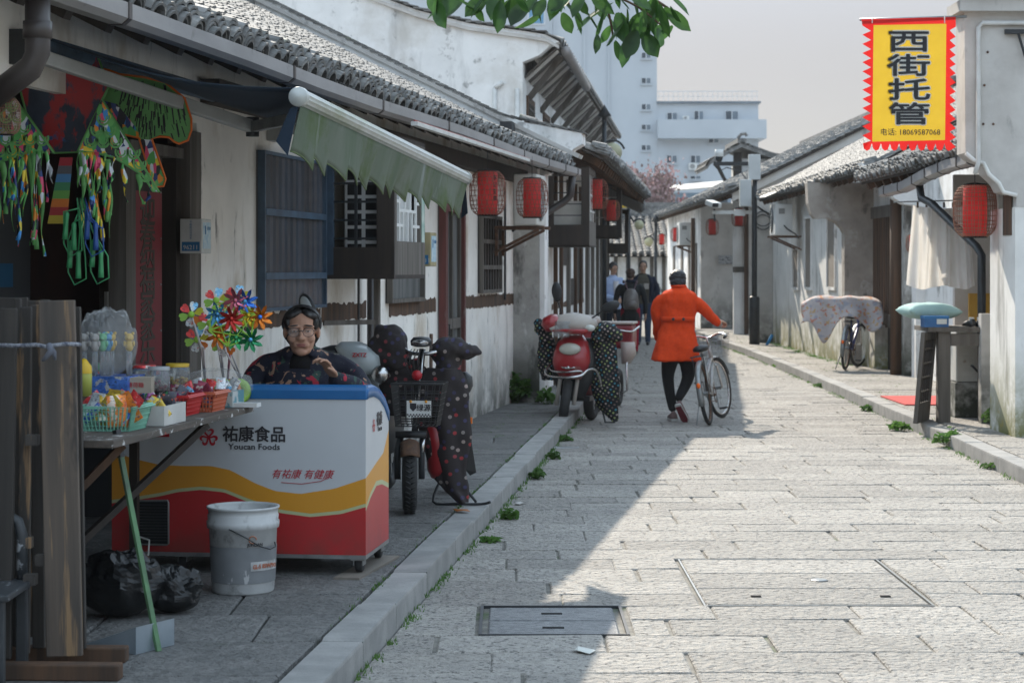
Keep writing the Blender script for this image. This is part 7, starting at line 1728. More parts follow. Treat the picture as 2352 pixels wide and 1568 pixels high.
# ============================================================ covered electric bike
MT['quilt_brown'] = dotmat('brown_printed_quilt', (.030,.025,.026), [(.28,.035,.04), (.05,.045,.10), (.30,.24,.22), (.045,.04,.09), (.25,.05,.06), (.04,.035,.075), (.22,.19,.18)], 17, .20, rand=.75)
MT['red_shell'] = mk('red_scooter_shell', (.30,.014,.018), (.26,.012,.016), sc=3, rough=.3, coat=.3)
EB = thing('electric_bike', 'red electric bike with black basket and brown quilted covers beside the freezer', 'electric bike', (-.66, 12.2, SW), -.10)
stx = Matrix.Rotation(.18, 3, 'Z')
wheel(EB, (0, .215, .215), .215, .045, solid=True, mat='metal_dark', treads=True, rot=stx)
m = MB()
for s in (-1, 1): m.tube([stx @ Vector((s*.075, .0, 0))+Vector((0, .215, .215)), stx @ Vector((s*.075, .03, .18))+Vector((0, .215, .215)), Vector((s*.07+.01, .27, .50))], .020, 8)
m.bx(-.09, .10, .22, .30, .47, .51); m.build('fork', MT['metal_dark'], EB, True)
for s in (-1, 1): MB().tube([Vector((s*.07, .25, .36)), Vector((s*.07+.01, .265, .48))], .016, 8).build('stanchion', MT['chrome'], EB, True)
m = MB(); rs = []
for k in range(10):
    a = R(30+k*12); rs.append([Vector((0, .215, .215))+stx @ Vector((x, (.245+d)*math.cos(a), (.245+d)*math.sin(a))) for x, d in ((-.06, -.02), (-.035, .0), (0, .01), (.035, 0), (.06, -.02), (.03, -.006), (0, .002), (-.03, -.006))])
m.loft(rs); m.build('mudguard', MT['rust'], EB, True)
MB().tube([(.02, .28, .48), (.06, .36, 1.02)], .021, 10).build('stem', MT['chrome'], EB, True)
m = MB(); m.tube(cr([(-.20, .44, 1.06), (-.10, .40, 1.05), (-.03, .36, 1.0), (.06, .35, .99), (.14, .36, 1.0), (.22, .42, 1.04), (.34, .52, 1.04)], 5), .013, 8); m.build('handlebar', MT['chrome'], EB, True)
m = MB(); m.eloft([(.06, .30, 1.035, .03, .03), (.06, .30, 1.045, .065, .055), (.06, .30, 1.075, .068, .06), (.06, .31, 1.095, .05, .045), (.06, .31, 1.10, .01, .01)], 16); m.build('headlamp', MT['plastic_black'], EB, True)
m = MB(); m.lathe([(0, .004), (.055, 0)], 16, (.06, .245, 1.062), (R(90), 0, 0)); m.v = [(x, y, 1.062+(z-1.062)*.35) for x, y, z in m.v]; m.build('lamp_lens', MT['chrome'], EB)
MB().lathe([(0, .02), (.03, .018), (.034, 0), (0, -.01)], 12, (.04, .26, .86), (R(90), 0, 0)).build('horn', mk('red_horn_plastic', (.45,.02,.03), rough=.3), EB, True)
m = MB()
for i in range(5): m.tube(cr([(.0+.02*i, .30, 1.02), (-.03+.025*i, .24, .94), (.02+.01*i, .28, .82), (.03, .30, .70)], 4), .004, 4)
m.build('brake_cables', MT['plastic_black'], EB, True)
m = MB(); c = Vector((.07, .10, .56))
def rg(f): return [c+Vector((sx*(.125+.035*f)+.01*f, sy*(.09+.03*f), .26*f)) for sx, sy in ((-1,-1),(1,-1),(1,1),(-1,1))]
for f in (0, .12, .24, .36, .5, .64, .78, 1): m.tube(rg(f), .0035 if f < 1 else .007, 5, closed=True)
for s in range(4):
    for i in range(7): m.tube([rg(0)[s].lerp(rg(0)[(s+1) % 4], i/7), rg(1)[s].lerp(rg(1)[(s+1) % 4], i/7)], .003, 4, False)
for i in range(1, 8): m.tube([rg(0)[0].lerp(rg(0)[1], i/8), rg(0)[3].lerp(rg(0)[2], i/8)], .003, 4, False)
m.build('basket', MT['plastic_black'], EB)
npl = MB().bx(.02, .17, -.035, -.028, .62, .72).build('number_plate', MT['ac_clean'], EB); textmesh('plate_text', '绿源', .045, MT['print_black'], Matrix.Translation((.125, -.0365, .675)) @ FRONT, npl, fat=.0008)
m = MB()
for i in range(16):
    for j in range(2):
        if (i+j) % 2: m.bx(.022+i*.0092, .031+i*.0092, -.0366, -.0352, .622+j*.009, .631+j*.009)
m.build('checker_band', MT['print_black'], npl); MB().prism([(.04, .705), (.08, .705), (.08, .675), (.06, .655), (.04, .675)], -.0366, -.0352).build('shield', MT['print_black'], npl)
for x in (.045, .14): MB().ell((x, -.037, .715), (.009, .006, .009), 8, 6).build('plate_bolt', mk('orange_bolt', (.7,.3,.02), rough=.3), npl, True)
m = MB(); m.eloft([(.14, .62, .20, .05, .22), (.15, .62, .25, .085, .27), (.15, .60, .42, .095, .28), (.13, .58, .52, .08, .26), (.10, .56, .56, .03, .2)], 18, sup=2.6); m.build('body_shell', MT['red_shell'], EB, True)
m = MB(); m.eloft([(.12, 1.12, .55, .10, .32), (.12, 1.12, .60, .13, .36), (.12, 1.12, .66, .13, .36), (.12, 1.12, .69, .10, .3)], 18, sup=2.6); m.build('seat', MT['plastic_black'], EB, True)
wheel(EB, (.12, 1.42, .2), .20, .045, solid=True, mat='metal_dark')
m = MB(); m.tube(cr([(.14, .80, .20), (.08, .70, .02), (.24, .66, .012), (.40, .66, .012), (.46, .62, .03)], 4), .009, 6); m.tube([(.18, .86, .2), (.36, .70, .02)], .009, 6); m.build('stand', MT['metal_dark'], EB, True)
blob(EB, 'hand_muff', [((-.15, .42, 1.06), (.11, .13, .11)), ((-.20, .42, 1.00), (.10, .12, .13)), ((-.10, .40, .95), (.09, .11, .09)), ((-.22, .42, 1.12), (.04, .06, .05))], MT['quilt_brown'], 2)
blob(EB, 'hand_muff', [((.19, .46, 1.0), (.10, .12, .09)), ((.25, .46, 1.02), (.10, .12, .07)), ((.33, .46, 1.0), (.07, .08, .05)), ((.40, .46, .99), (.03, .04, .02)), ((.21, .45, .90), (.085, .11, .09))], MT['quilt_brown'], 4)
quilt(EB, 'apron', [(.90, .10, .30, .36), (.82, .02, .33, .36), (.72, .0, .36, .37), (.60, .02, .36, .38), (.48, .05, .355, .38), (.34, .09, .345, .40), (.20, .14, .34, .42), (.12, .20, .335, .44), (.05, .28, .335, .44)], MT['quilt_brown'], .05, 3)
quilt(EB, 'apron', [(.96, -.20, .02, .40), (.86, -.22, .10, .40), (.76, -.22, .14, .41), (.60, -.18, .16, .42)], MT['quilt_brown'], .05, 6)
m = MB(); m.add([(.315, .60, .56), (.33, .60, .50), (.37, .62, .22), (.33, .62, .20), (.30, .60, .24)], [(0,1,2,3,4)]); m.build('rear_flap', MT['plastic_black'], EB, solid=.01)
MB().box((.335, .58, .555), (.03, .02, .04)).build('side_reflector', mk('orange_side_reflector', (.8,.2,.02), rough=.3), EB)
m = MB(); m.eloft([(.325, .5, .74, .02, .04), (.33, .5, .78, .035, .05), (.325, .5, .84, .035, .05), (.31, .5, .87, .015, .03)], 12); m.build('mirror', MT['plastic_black'], EB, True)
t = thing('bamboo_stick', 'bamboo pole leaning on the wall behind the electric bike', 'pole', at(988, 0, 15.2).xy.to_3d()+Vector((0, 0, SW))); MB().tube([(0, 0, 0), (.0, .1, .5), (0, .2, 1.02)], .014, 8).build('cane', MT['wood_brown'], t, True)
# ============================================================ silver scooter behind the seller
SS = thing('silver_scooter', 'silver grey scooter parked behind the seated seller', 'scooter', (-1.02, 12.5, SW), -.12)
MT['silver'] = mk('silver_blue_shell', (.36,.40,.41), (.32,.36,.37), sc=3, rough=.3, coat=.3)
m = MB(); m.eloft([(.07, .06, .86, .06, .06), (.07, .08, .90, .115, .10), (.05, .10, .98, .135, .13), (.0, .14, 1.03, .12, .13), (-.03, .17, 1.06, .06, .08)], 20, sup=2.4); m.build('handlebar_cowl', MT['silver'], SS, True)
m = MB(); m.eloft([(.0, .12, .30, .10, .08), (.0, .10, .5, .17, .10), (.0, .12, .7, .19, .10), (.0, .14, .86, .14, .09)], 20, sup=2.4); m.build('leg_shield', MT['silver'], SS, True)
m = MB(); m.eloft([(-.25, .12, .80, .03, .05), (-.22, .12, .92, .09, .07), (-.17, .13, 1.0, .11, .08), (-.10, .15, 1.04, .05, .05)], 16); m.build('hand_guard', MT['plastic_black'], SS, True)
for x, z in ((-.10, .90), (.19, .86)): MB().ell((x, .02, z), (.06, .04, .06), 12, 8).build('indicator_lens', MT['chrome'], SS, True)
textmesh('badge', 'ZXTZ', .035, MT['print_red'], Matrix.Translation((.07, -.035, .985)) @ Matrix.Rotation(-.35, 4, 'X') @ FRONT, SS, fat=.001)
m = MB(); m.tube(cr([(-.24, .15, .95), (-.27, .16, 1.10), (-.28, .15, 1.2)], 4), .007, 6); m.build('mirror_stem', MT['plastic_black'], SS, True)
m = MB(); m.ell((-.30, .14, 1.275), (.052, .022, .098), 14, 9, (0, -.35, 0)); m.build('mirror', MT['plastic_black'], SS, True); m = MB(); m.ell((-.303, .120, 1.28), (.034, .012, .075), 12, 8, (0, -.35, 0)); m.build('mirror_glass', MT['silver'], SS, True)
wheel(SS, (0, .1, .23), .23, .045, solid=True, mat='metal_dark')
m = MB(); m.eloft([(.0, .9, .3, .14, .45), (.0, .9, .5, .17, .5), (.0, .95, .68, .15, .5), (0, .95, .74, .1, .42)], 18, sup=2.5); m.build('body', MT['plastic_black'], SS, True); wheel(SS, (0, 1.3, .23), .23, .05, solid=True, mat='metal_dark')
# ============================================================ red scooter with polka dot covers
RS = thing('red_scooter', 'dusty red scooter with chrome guard and polka dot covers at the left kerb', 'scooter', (.49, 20.4, 0), -.24)
MT['red_dust'] = mk('dusty_red_shell', (.33,.016,.022), (.28,.02,.025), sc=3, rough=.3, coat=.35, layers=[dict(col=(.30,.26,.22), sc=4, lo=.54, hi=.68, amt=.75)])
MT['dusty_white'] = mk('dusty_white_shell', (.42,.38,.34), (.36,.32,.29), sc=4, rough=.5)
MT['polka'] = dotmat('black_polka_dot_cloth', (.013,.015,.018), [(.05,.22,.30), (.24,.28,.10), (.36,.28,.26), (.14,.10,.09), (.30,.25,.23), (.26,.30,.13)], 26, .25)
stf = Matrix.Rotation(.22, 3, 'Z')
wheel(RS, (0, .25, .255), .255, .05, solid=True, mat='metal_dark', rot=Matrix.Rotation(R(8), 3, 'Y') @ stf)
for s in (-1, 1):
    MB().tube([stf @ Vector((s*.09, 0, 0))+Vector((0, .25, .23)), Vector((s*.09+.04, .32, .58))], .022, 8).build('fork_leg', MT['dusty_white'], RS, True)
m = MB(); m.eloft([(.06, .30, .50, .10, .06), (.06, .26, .58, .17, .09), (.07, .24, .68, .20, .11), (.07, .27, .78, .19, .11), (.07, .32, .88, .16, .10), (.07, .37, .95, .10, .07)], 22, sup=2.3); m.build('front_shell', MT['red_dust'], RS, True)
m = MB(); m.eloft([(.06, .36, .30, .12, .05), (.06, .36, .5, .22, .06), (.07, .38, .75, .23, .07), (.07, .40, .92, .18, .06)], 20, sup=2.4); m.build('leg_shield', MT['plastic_black'], RS, True)
m = MB(); m.ell((.07, .165, .815), (.115, .04, .065), 20, 12, (-.35, 0, 0)); m.build('headlamp_glass', mk('yellowed_lamp_glass', (.48,.47,.40), (.36,.35,.30), sc=7, rough=.2, coat=.5), RS, True)
m = MB(); m.ell((.02, .16, .62), (.045, .01, .012), 10, 6, (-.3, .2, 0)); m.ell((.09, .155, .62), (.045, .01, .012), 10, 6, (-.3, -.2, 0)); m.ell((.055, .15, .625), (.018, .012, .02), 10, 6, (-.3, 0, 0)); m.build('wing_badge', MT['chrome'], RS, True)
m = MB(); m.eloft([(.07, .34, .96, .07, .07), (.07, .30, 1.0, .22, .12), (.07, .30, 1.06, .27, .14), (.07, .33, 1.11, .25, .14), (.06, .37, 1.16, .16, .11), (.06, .40, 1.18, .05, .05)], 22, sup=2.2); m.build('handlebar_cowl', MT['dusty_white'], RS, True)
m = MB(); m.eloft([(-.17, .28, .99, .04, .06), (-.15, .24, 1.06, .10, .10), (-.15, .28, 1.13, .09, .11), (-.14, .33, 1.17, .03, .05)], 16); m.build('cowl_cheek', MT['red_dust'], RS, True)
m = MB(); m.eloft([(.07, .20, .97, .16, .05), (.07, .185, 1.0, .2, .07), (.07, .195, 1.02, .18, .07)], 18); m.build('red_band', MT['red_dust'], RS, True)
for x in (.27, -.10): MB().ell((x, .20, 1.03), (.06, .035, .035), 12, 8).build('indicator_lens', mk('clear_indicator', (.55,.56,.52), rough=.2, coat=.4), RS, True)
m = MB(); m.grid(lambda u, v: (-.09+u*.16, .13+.05*v-.02*math.sin(u*3.14), .94+.16*v), 6, 5); m.build('fly_screen', mk('smoked_screen', (.35,.36,.36), rough=.1, alpha=.35), RS, True, solid=.004)
m = MB(); m.tube(cr([(-.16, .30, .66), (-.19, .18, .58), (-.12, .09, .535), (.06, .06, .525), (.20, .09, .545), (.26, .16, .60), (.32, .24, .60), (.35, .32, .52), (.36, .36, .42)], 5), .015, 8); m.tube(cr([(-.17, .25, .62), (-.10, .14, .585), (.06, .11, .58), (.18, .14, .59), (.22, .18, .555)], 5), .010, 7); m.build('crash_guard', MT['chrome'], RS, True)
for s, pts, c, rt in ((-1, [(-.06, .34, 1.12), (-.06, .33, 1.2), (-.09, .32, 1.30)], (-.10, .31, 1.40), (0, -.1, 0)), (1, [(.22, .34, 1.10), (.30, .32, 1.15), (.38, .30, 1.20)], (.47, .29, 1.25), (0, R(68), 0))):
    MB().tube(cr(pts, 4), .009, 6).build('mirror_stem', MT['plastic_black'], RS, True); m = MB(); m.ell(c, (.055, .03, .105), 16, 10, rt); m.build('mirror', MT['plastic_black'], RS, True)
m = MB(); m.eloft([(.07, 1.0, .30, .14, .4), (.07, 1.0, .5, .18, .5), (.07, 1.02, .72, .17, .52), (.07, 1.05, .80, .1, .45)], 20, sup=2.5); m.build('rear_body', MT['red_dust'], RS, True)
m = MB(); m.eloft([(.07, .95, .79, .12, .38), (.07, .95, .84, .15, .42), (.07, .95, .89, .13, .4)], 18, sup=2.5); m.build('seat', MT['plastic_black'], RS, True)
m = MB(); m.bx(-.08, .22, .45, .80, .26, .31); m.build('footboard', MT['plastic_black'], RS)
wheel(RS, (.07, 1.28, .22), .22, .055, solid=True, mat='metal_dark')
m = MB(); m.tube([(.26, .80, .26), (.33, .74, .02), (.42, .80, .02)], .012, 6); m.build('stand', MT['metal_dark'], RS)
blob(RS, 'handle_cover', [((.40, .40, 1.0), (.13, .15, .09)), ((.47, .42, .96), (.10, .12, .08)), ((.33, .38, .93), (.08, .12, .09)), ((.53, .42, .92), (.05, .07, .04))], MT['polka'], 5, .014, .016)
blob(RS, 'handle_cover', [((-.26, .40, 1.02), (.10, .13, .08)), ((-.31, .40, 1.08), (.06, .08, .04)), ((-.24, .40, .92), (.07, .12, .08))], MT['polka'], 7, .014, .016)
quilt(RS, 'leg_apron', [(.94, .26, .42, .40), (.86, .24, .50, .40), (.72, .22, .53, .42), (.52, .22, .53, .44), (.35, .25, .52, .46), (.20, .30, .51, .50), (.10, .40, .50, .52), (.05, .46, .49, .53)], MT['polka'], .05, 11)
quilt(RS, 'leg_apron', [(.92, -.30, -.16, .42), (.78, -.33, -.14, .42), (.62, -.32, -.13, .42), (.48, -.28, -.14, .43)], MT['polka'], .05, 13)
# maroon delivery trike half hidden behind
TR = thing('cargo_scooter', 'dusty maroon scooter with luggage box behind the red scooter', 'scooter', (.94, 22.6, 0), -.2)
MT['maroon'] = mk('dusty_maroon_shell', (.22,.014,.024), (.18,.02,.026), sc=3, rough=.35, layers=[dict(col=(.30,.27,.24), sc=4, lo=.56, hi=.7, amt=.7)])
m = MB(); m.eloft([(.0, .1, .35, .16, .12), (.0, .08, .6, .22, .16), (.0, .12, .9, .2, .14), (0, .16, 1.0, .1, .08)], 18, sup=2.6); m.build('front_shell', MT['maroon'], TR, True)
MB().bx(-.02, .38, .35, .75, .72, 1.0).build('luggage_box', MT['maroon'], TR, bevel=.04); MB().bx(-.03, .39, .34, .76, 1.0, 1.03).build('box_lid', MT['dusty_white'], TR, bevel=.012)
m = MB(); m.eloft([(-.12, .3, .98, .12, .14), (-.12, .3, 1.03, .15, .17), (-.12, .3, 1.09, .13, .15), (-.12, .3, 1.11, .05, .06)], 16); m.build('seat', MT['dusty_white'], TR, True)
m = MB(); m.eloft([(-.28, .1, 1.05, .05, .05), (-.28, .1, 1.09, .075, .06), (-.28, .1, 1.14, .06, .05)], 14); m.build('headlamp', MT['chrome'], TR, True)
m = MB(); m.tube(cr([(.16, .3, .95), (.36, .32, .92), (.41, .5, .95), (.41, .72, .97)], 4), .012, 7); m.tube([(.32, .30, .70), (.33, .28, .25), (.28, .28, .22)], .014, 7); m.build('guard', MT['chrome'], TR, True)
m = MB(); m.eloft([(.30, .4, .55, .05, .12), (.33, .4, .66, .09, .16), (.32, .4, .80, .08, .15)], 14); m.build('side_bag', MT['dusty_white'], TR, True)
wheel(TR, (0, .15, .23), .23, .05, solid=True, mat='metal_dark'); wheel(TR, (.08, 1.2, .23), .23, .05, solid=True, mat='metal_dark')
# far parked scooters
for i, (x, y, lb, mt) in enumerate(((3.55, 46, 'nearer silver scooter parked on the right beyond the orange coat', 'silver'), (3.75, 48.5, 'farther dark scooter parked on the right beyond the orange coat', 'plastic_black'))):
    t = thing('parked_scooter', lb, 'scooter', (x, y, 0), -.5); m = MB(); m.eloft([(0, .1, .3, .15, .1), (0, .1, .6, .2, .14), (0, .14, .95, .16, .12), (0, .2, 1.05, .2, .1)], 16, sup=2.4); m.build('front_shell', MT[mt], t, True)
    m = MB(); m.eloft([(0, .9, .4, .15, .4), (0, .9, .7, .16, .5), (0, .95, .85, .1, .4)], 14); m.build('body', MT['plastic_black'], t, True); wheel(t, (0, .15, .23), .23, .05, solid=True, mat='metal_dark'); wheel(t, (0, 1.25, .23), .23, .05, solid=True, mat='metal_dark')
    for s in (-1, 1): m = MB(); m.tube([(s*.12, .15, 1.02), (s*.25, .15, 1.2)], .01, 5); m.ell((s*.3, .15, 1.24), (.06, .03, .04), 10, 6); m.build('mirror', MT['plastic_black'], t, True)
# ============================================================ people
MT['skin'] = mk('skin', (.52,.30,.21), (.45,.245,.165), sc=9, rough=.55, sss=.08)
MT['skin_pale'] = mk('skin_pale', (.52,.32,.23), (.46,.27,.19), sc=9, rough=.55, sss=.08)
MT['hair'] = mk('dark_hair', (.016,.014,.014), (.05,.048,.048), sc=26, st=(1,1,.3), rough=.45)
MT['hair_grey'] = mk('greying_hair', (.020,.018,.018), (.12,.12,.12), sc=30, st=(1,.5,.6), lo=.52, hi=.72, rough=.45)
MT['hair_brown'] = mk('brown_curls', (.07,.035,.022), (.03,.016,.012), sc=24, rough=.6)
MT['eye'] = mk('eye_white', (.55,.53,.50), rough=.2); MT['iris'] = mk('dark_iris', (.012,.008,.006), rough=.1); MT['lip'] = mk('lips', (.30,.11,.09), rough=.5)
def rr_(pts, rad, k=5):
    P = cr(pts, k); out = []
    for i in range(len(P)):
        f = i/(len(P)-1)*(len(rad)-1); a = int(min(f, len(rad)-2)); out.append(rad[a]+(rad[a+1]-rad[a])*(f-a))
    return P, out
def limb(m, pts, rad, k=5, n=12, flat=1.0):
    P, r_ = rr_(pts, rad, k); m.tube(P, r_, n, True, flat=flat)
    m.ell(P[0], (r_[0],)*3, 10, 7); m.ell(P[-1], (r_[-1],)*3, 10, 7)
def head_shapes(m, M_, s=1.0, ears=True):
    """face looks along local -y; M_ places the head's centre"""
    o = m.M; m.M = M_ @ Matrix.Scale(s, 4)
    m.ell((0, .018, .035), (.076, .096, .086), 20, 14); m.ell((0, -.012, -.035), (.062, .072, .085), 20, 14); m.ell((0, -.055, -.098), (.03, .026, .022)); m.ell((0, -.03, -.085), (.048, .045, .035))
    m.ell((0, -.088, .002), (.011, .014, .032), 10, 8, (-.25, 0, 0)); m.ell((0, -.100, -.026), (.016, .014, .012), 10, 8)
    for q in (-1, 1):
        m.ell((q*.013, -.092, -.028), (.009, .011, .009), 8, 6); m.ell((q*.034, -.074, .032), (.030, .016, .011), 10, 7); m.ell((q*.042, -.058, -.028), (.024, .022, .024), 10, 7); m.ell((q*.020, -.072, -.062), (.018, .014, .018), 8, 6)
        if ears: m.ell((q*.077, .006, -.004), (.010, .022, .031), 10, 8, (0, 0, q*.25))
    m.M = o
def face_parts(t, M_, s, brow=True, lens=None):
    S_ = M_ @ Matrix.Scale(s, 4)
    for q in (-1, 1):
        m = MB(); m.M = S_; m.ell((q*.032, -.0765, .009), (.0115, .007, .0042), 12, 8); e = m.build('eye', MT['eye'], t, True)
        m = MB(); m.M = S_; m.ell((q*.032, -.0825, .009), (.0048, .0022, .0042), 10, 6); m.build('iris', MT['iris'], e, True)
        m = MB(); m.M = S_; m.ell((q*.032, -.078, .0155), (.018, .009, .0055), 10, 6); m.build('eyelid', MT['skin'], e, True)
        m = MB(); m.M = S_; m.ell((q*.034, -.086, .038), (.022, .006, .0042), 10, 6, (0, q*.12, 0)); m.build('eyebrow', MT['hair'], t, True)
    m = MB(); m.M = S_; m.ell((0, -.0835, -.058), (.024, .008, .0052), 12, 7); m.ell((0, -.0825, -.066), (.021, .009, .0062), 12, 7); m.build('lips', MT['lip'], t, True)
def hand_shapes(m, M_, s=1.0, side=1, curl=(.5, .5, .55, .6), thumb=.4, spread=.06):
    """fingers along local +y, palm faces -z, thumb on the side*x edge"""
    o = m.M; m.M = M_ @ Matrix.Scale(s, 4)
    m.ell((0, .045, 0), (.040, .052, .015), 14, 10); m.ell((side*.022, .03, -.006), (.020, .032, .016), 10, 8); m.ell((0, .0, 0), (.027, .03, .019), 10, 8)
    for k, (x, L) in enumerate(((.031, .066), (.011, .076), (-.010, .071), (-.030, .056))):
        x *= side; p = Vector((x, .085, .002)); a = 0; pts = [p]; r_ = [.0092]
        for j, f in enumerate((.42, .32, .26)):
            a += curl[k]*(.8+.35*j); p = p+Vector((x*spread*8*f*.3, math.cos(a)*L*f*1.25, -math.sin(a)*L*f*1.25)); pts.append(p); r_.append((.0085, .0078, .0066)[j])
        m.tube(pts, r_, 9); m.ell(pts[-1], (.0066,)*3, 8, 6)
        for q in pts[:-1]: m.ell(q, (.0092,)*3, 8, 6)
    pts = [Vector((side*.030, .012, -.006)), Vector((side*.056, .040, -.014-.01*thumb)), Vector((side*(.064-.012*thumb), .068, -.022-.02*thumb)), Vector((side*(.060-.03*thumb), .090, -.030-.03*thumb))]
    m.tube(pts, [.013, .011, .0098, .007], 9)
    for q, z in zip(pts, (.013, .011, .0098, .007)): m.ell(q, (z,)*3, 8, 6)
    m.M = o
def aim(p, d, palm):                          # matrix: local y along d, local -z towards palm
    y = Vector(d).normalized(); z = -Vector(palm); z = (z-y*z.dot(y)).normalized(); x = y.cross(z)
    m = Matrix((x, y, z)).transposed().to_4x4(); m.translation = Vector(p); return m
def strands(t, M_, s, n, seed, mat, lo=0.0, length=1.0, part=.0, r0=.0016):
    r = random.Random(seed); m = MB(); m.M = M_ @ Matrix.Scale(s, 4)
    for i in range(n):
        a = r.uniform(-2.9, 2.9); q = 1 if a > 0 else -1; a = abs(a)
        # from the parting on top, over the skull, down the side
        y0 = -.055+.11*r.random(); pts = []
        for k in range(6):
            f = k/5*length*r.uniform(.9, 1.05); th = f*1.75
            x = q*(.083+.008*r.random())*math.sin(th); z = .035+.098*math.cos(th); y = y0*(1-.2*f)+.045*f*(1 if y0 > -.03 else .6)+.006*math.sin(i+k)
            pts.append((x+q*part, y, z))
        m.tube(pts, [r0, r0*1.2, r0*1.2, r0, r0*.8, r0*.3], 4, False)
    return stuff(m.build('hair_strands', mat, t, True, fix=False))
def torso(m, st, n=20): m.eloft(st, n, True, sup=2.3)

# ---------------- seller behind the freezer
VY = 10.88
V = thing('person', 'seated seller with glasses in a dark flowery jacket, one hand raised, behind the freezer', 'person', (-1.15, VY, SW), .0)
def vl(x, y, Y): p = at(x, y, Y); return Vector((p.x+1.15, Y-VY, p.z-SW))
hc = vl(693, 762, VY-.06); HM = Matrix.Translation(hc) @ Euler((R(3), 0, R(4))).to_matrix().to_4x4() @ Matrix.Diagonal((1.12, 1, 1.02, 1)); HS = 1.04
m = MB(); head_shapes(m, HM, HS); m.tube([hc+Vector((0, .03, -.06)), hc+Vector((0, .05, -.22))], .052, 14)
wr = vl(770, 868, 10.56); fin = vl(722, 815, 10.46)
hd = (fin-wr).normalized(); hand_shapes(m, aim(wr+hd*.015, hd+Vector((0, 0, .25)), (-.45, -.55, -.75)), .98, -1, (.38, .34, .36, .42), .25, .10)
m.tube([hc+Vector((0, .05, -.2)), Vector((0, .04, .95)), Vector((.18, .03, 1.0)), Vector((.30, -.10, .88)), wr], [.05, .06, .045, .035, .026], 12)
b = m.build('body', MT['skin'], V); remesh(b, .0042, 5)
face_parts(V, HM, HS)
m = MB(); m.M = HM @ Matrix.Scale(HS, 4)
m.ell((0, .032, .045), (.084, .090, .082), 20, 12); m.ell((0, .055, .0), (.086, .070, .10), 20, 12)
for q in (-1, 1): m.ell((q*.064, -.008, .044), (.020, .046, .040), 12, 9, (0, q*.25, 0)); m.ell((q*.074, .028, .005), (.012, .034, .05), 12, 9); m.ell((q*.040, -.020, .098), (.046, .050, .022), 12, 8, (.25, q*.45, 0))
m.M = None; h = m.build('hair', MT['hair_grey'], V, True); remesh(h, .006, 3)
strands(V, HM, HS*1.015, 220, 3, MT['hair_grey'], r0=.0024)
m = MB(); m.M = HM @ Matrix.Scale(HS, 4)
for q in (-1, 1):
    m.tube([(q*.034+.0255*math.cos(a), -.099+.004*abs(math.cos(a)),   .006+.0235*math.sin(a)) for a in [2*math.pi*i/24 for i in range(24)]], .0014, 6, closed=True)
    m.tube([(q*.058, -.094, .012), (q*.074, -.06, .012), (q*.080, .0, .008)], .0018, 5)
m.tube([(-.009, -.099, .010), (0, -.103, .014), (.009, -.099, .010)], .002, 5); m.M = None; g = m.build('glasses', MT['plastic_black'], V, True)
m = MB(); m.M = HM @ Matrix.Scale(HS, 4)
for q in (-1, 1): m.lathe([(0, 0), (.0245, 0)], 20, (q*.034, -.098, .006), (R(90), 0, 0))
m.M = None; m.build('lenses', mk('spectacle_lens', (.8,.8,.8), rough=.03, alpha=.10, spec=.9), g)
MT['flower_jacket'] = mk('navy_flowery_cloth', (.012,.013,.024), (.018,.019,.034), sc=9, rough=.75, spec=.3, off=False, layers=[
    dict(col=(.035,.075,.060), sc=8, lo=.58, hi=.60, dist=.8), dict(col=(.36,.025,.045), sc=9, lo=.615, hi=.635, dist=1.2, det=2), dict(col=(.36,.21,.14), sc=15, lo=.635, hi=.655, dist=1.0, det=2), dict(col=(.16,.15,.12), sc=24, lo=.62, hi=.65)])
UP = .05; sL, sR = Vector((-.185, .02, .965+UP)), Vector((.20, .02, .965+UP))
m = MB(); torso(m, [(0, .06, .30, .20, .15), (0, .05, .50, .215, .16), (0, .03, .70, .225, .165), (0, .02, .86+UP, .225, .15), (0, .03, .95+UP, .215, .125), (0, .04, 1.01+UP, .165, .10), (0, .045, 1.045+UP, .095, .08)])
el = Vector((.345, -.13, .855)); wrv = wr-hd*.015
limb(m, [sR+Vector((-.03, 0, -.02)), sR+Vector((.06, -.02, -.06)), el, (el+wrv)/2+Vector((.0, -.02, .01)), wrv], [.072, .070, .062, .056, .046])
limb(m, [sL+Vector((.03, 0, -.02)), sL+Vector((-.055, .0, -.07)), Vector((-.315, -.05, .76)), Vector((-.25, -.20, .66))], [.074, .072, .066, .056])
for q in (-1, 1): m.ell((q*.075, -.045, 1.02+UP), (.045, .055, .022), 12, 8, (.5, q*.6, 0))
j = m.build('jacket', MT['flower_jacket'], V); remesh(j, .009, 5)
displace(j, lambda c, n: c+n*(.006*noise.noise(c*9)+.003*noise.noise(c*24)))
m = MB(); m.tube([hc+Vector((0, .045, -.125)), hc+Vector((0, .05, -.16)), Vector((0, .01, 1.06)), Vector((0, -.085, .97))], [.060, .066, .082, .06], 16); m.build('polo_neck', fabric('black_knit', (.012,.011,.012), bump=.3, bsc=90), V, True)
m = MB()
for q in (-1, 1): limb(m, [(q*.10, .05, .36), (q*.12, -.2, .42), (q*.13, -.30, .40), (q*.13, -.30, .08)], [.10, .09, .075, .06])
tr = m.build('trousers', fabric('dark_trousers', (.02,.02,.024)), V); remesh(tr, .014, 3)
for q in (-1, 1): m = MB(); m.ell((q*.13, -.36, .045), (.045, .12, .045), 12, 8); m.build('shoe', MT['plastic_black'], V, True)
st_ = thing('stool', 'dark wooden stool under the seller behind the freezer', 'stool', (-1.15, VY+.06, SW)); MB().bx(-.2, .2, -.17, .17, .25, .29).build('seat', MT['wood_dark'], st_)
for x in (-.17, .17):
    for y in (-.14, .14): MB().bx(x-.02, x+.02, y-.02, y+.02, 0, .25).build('leg', MT['wood_dark'], st_)
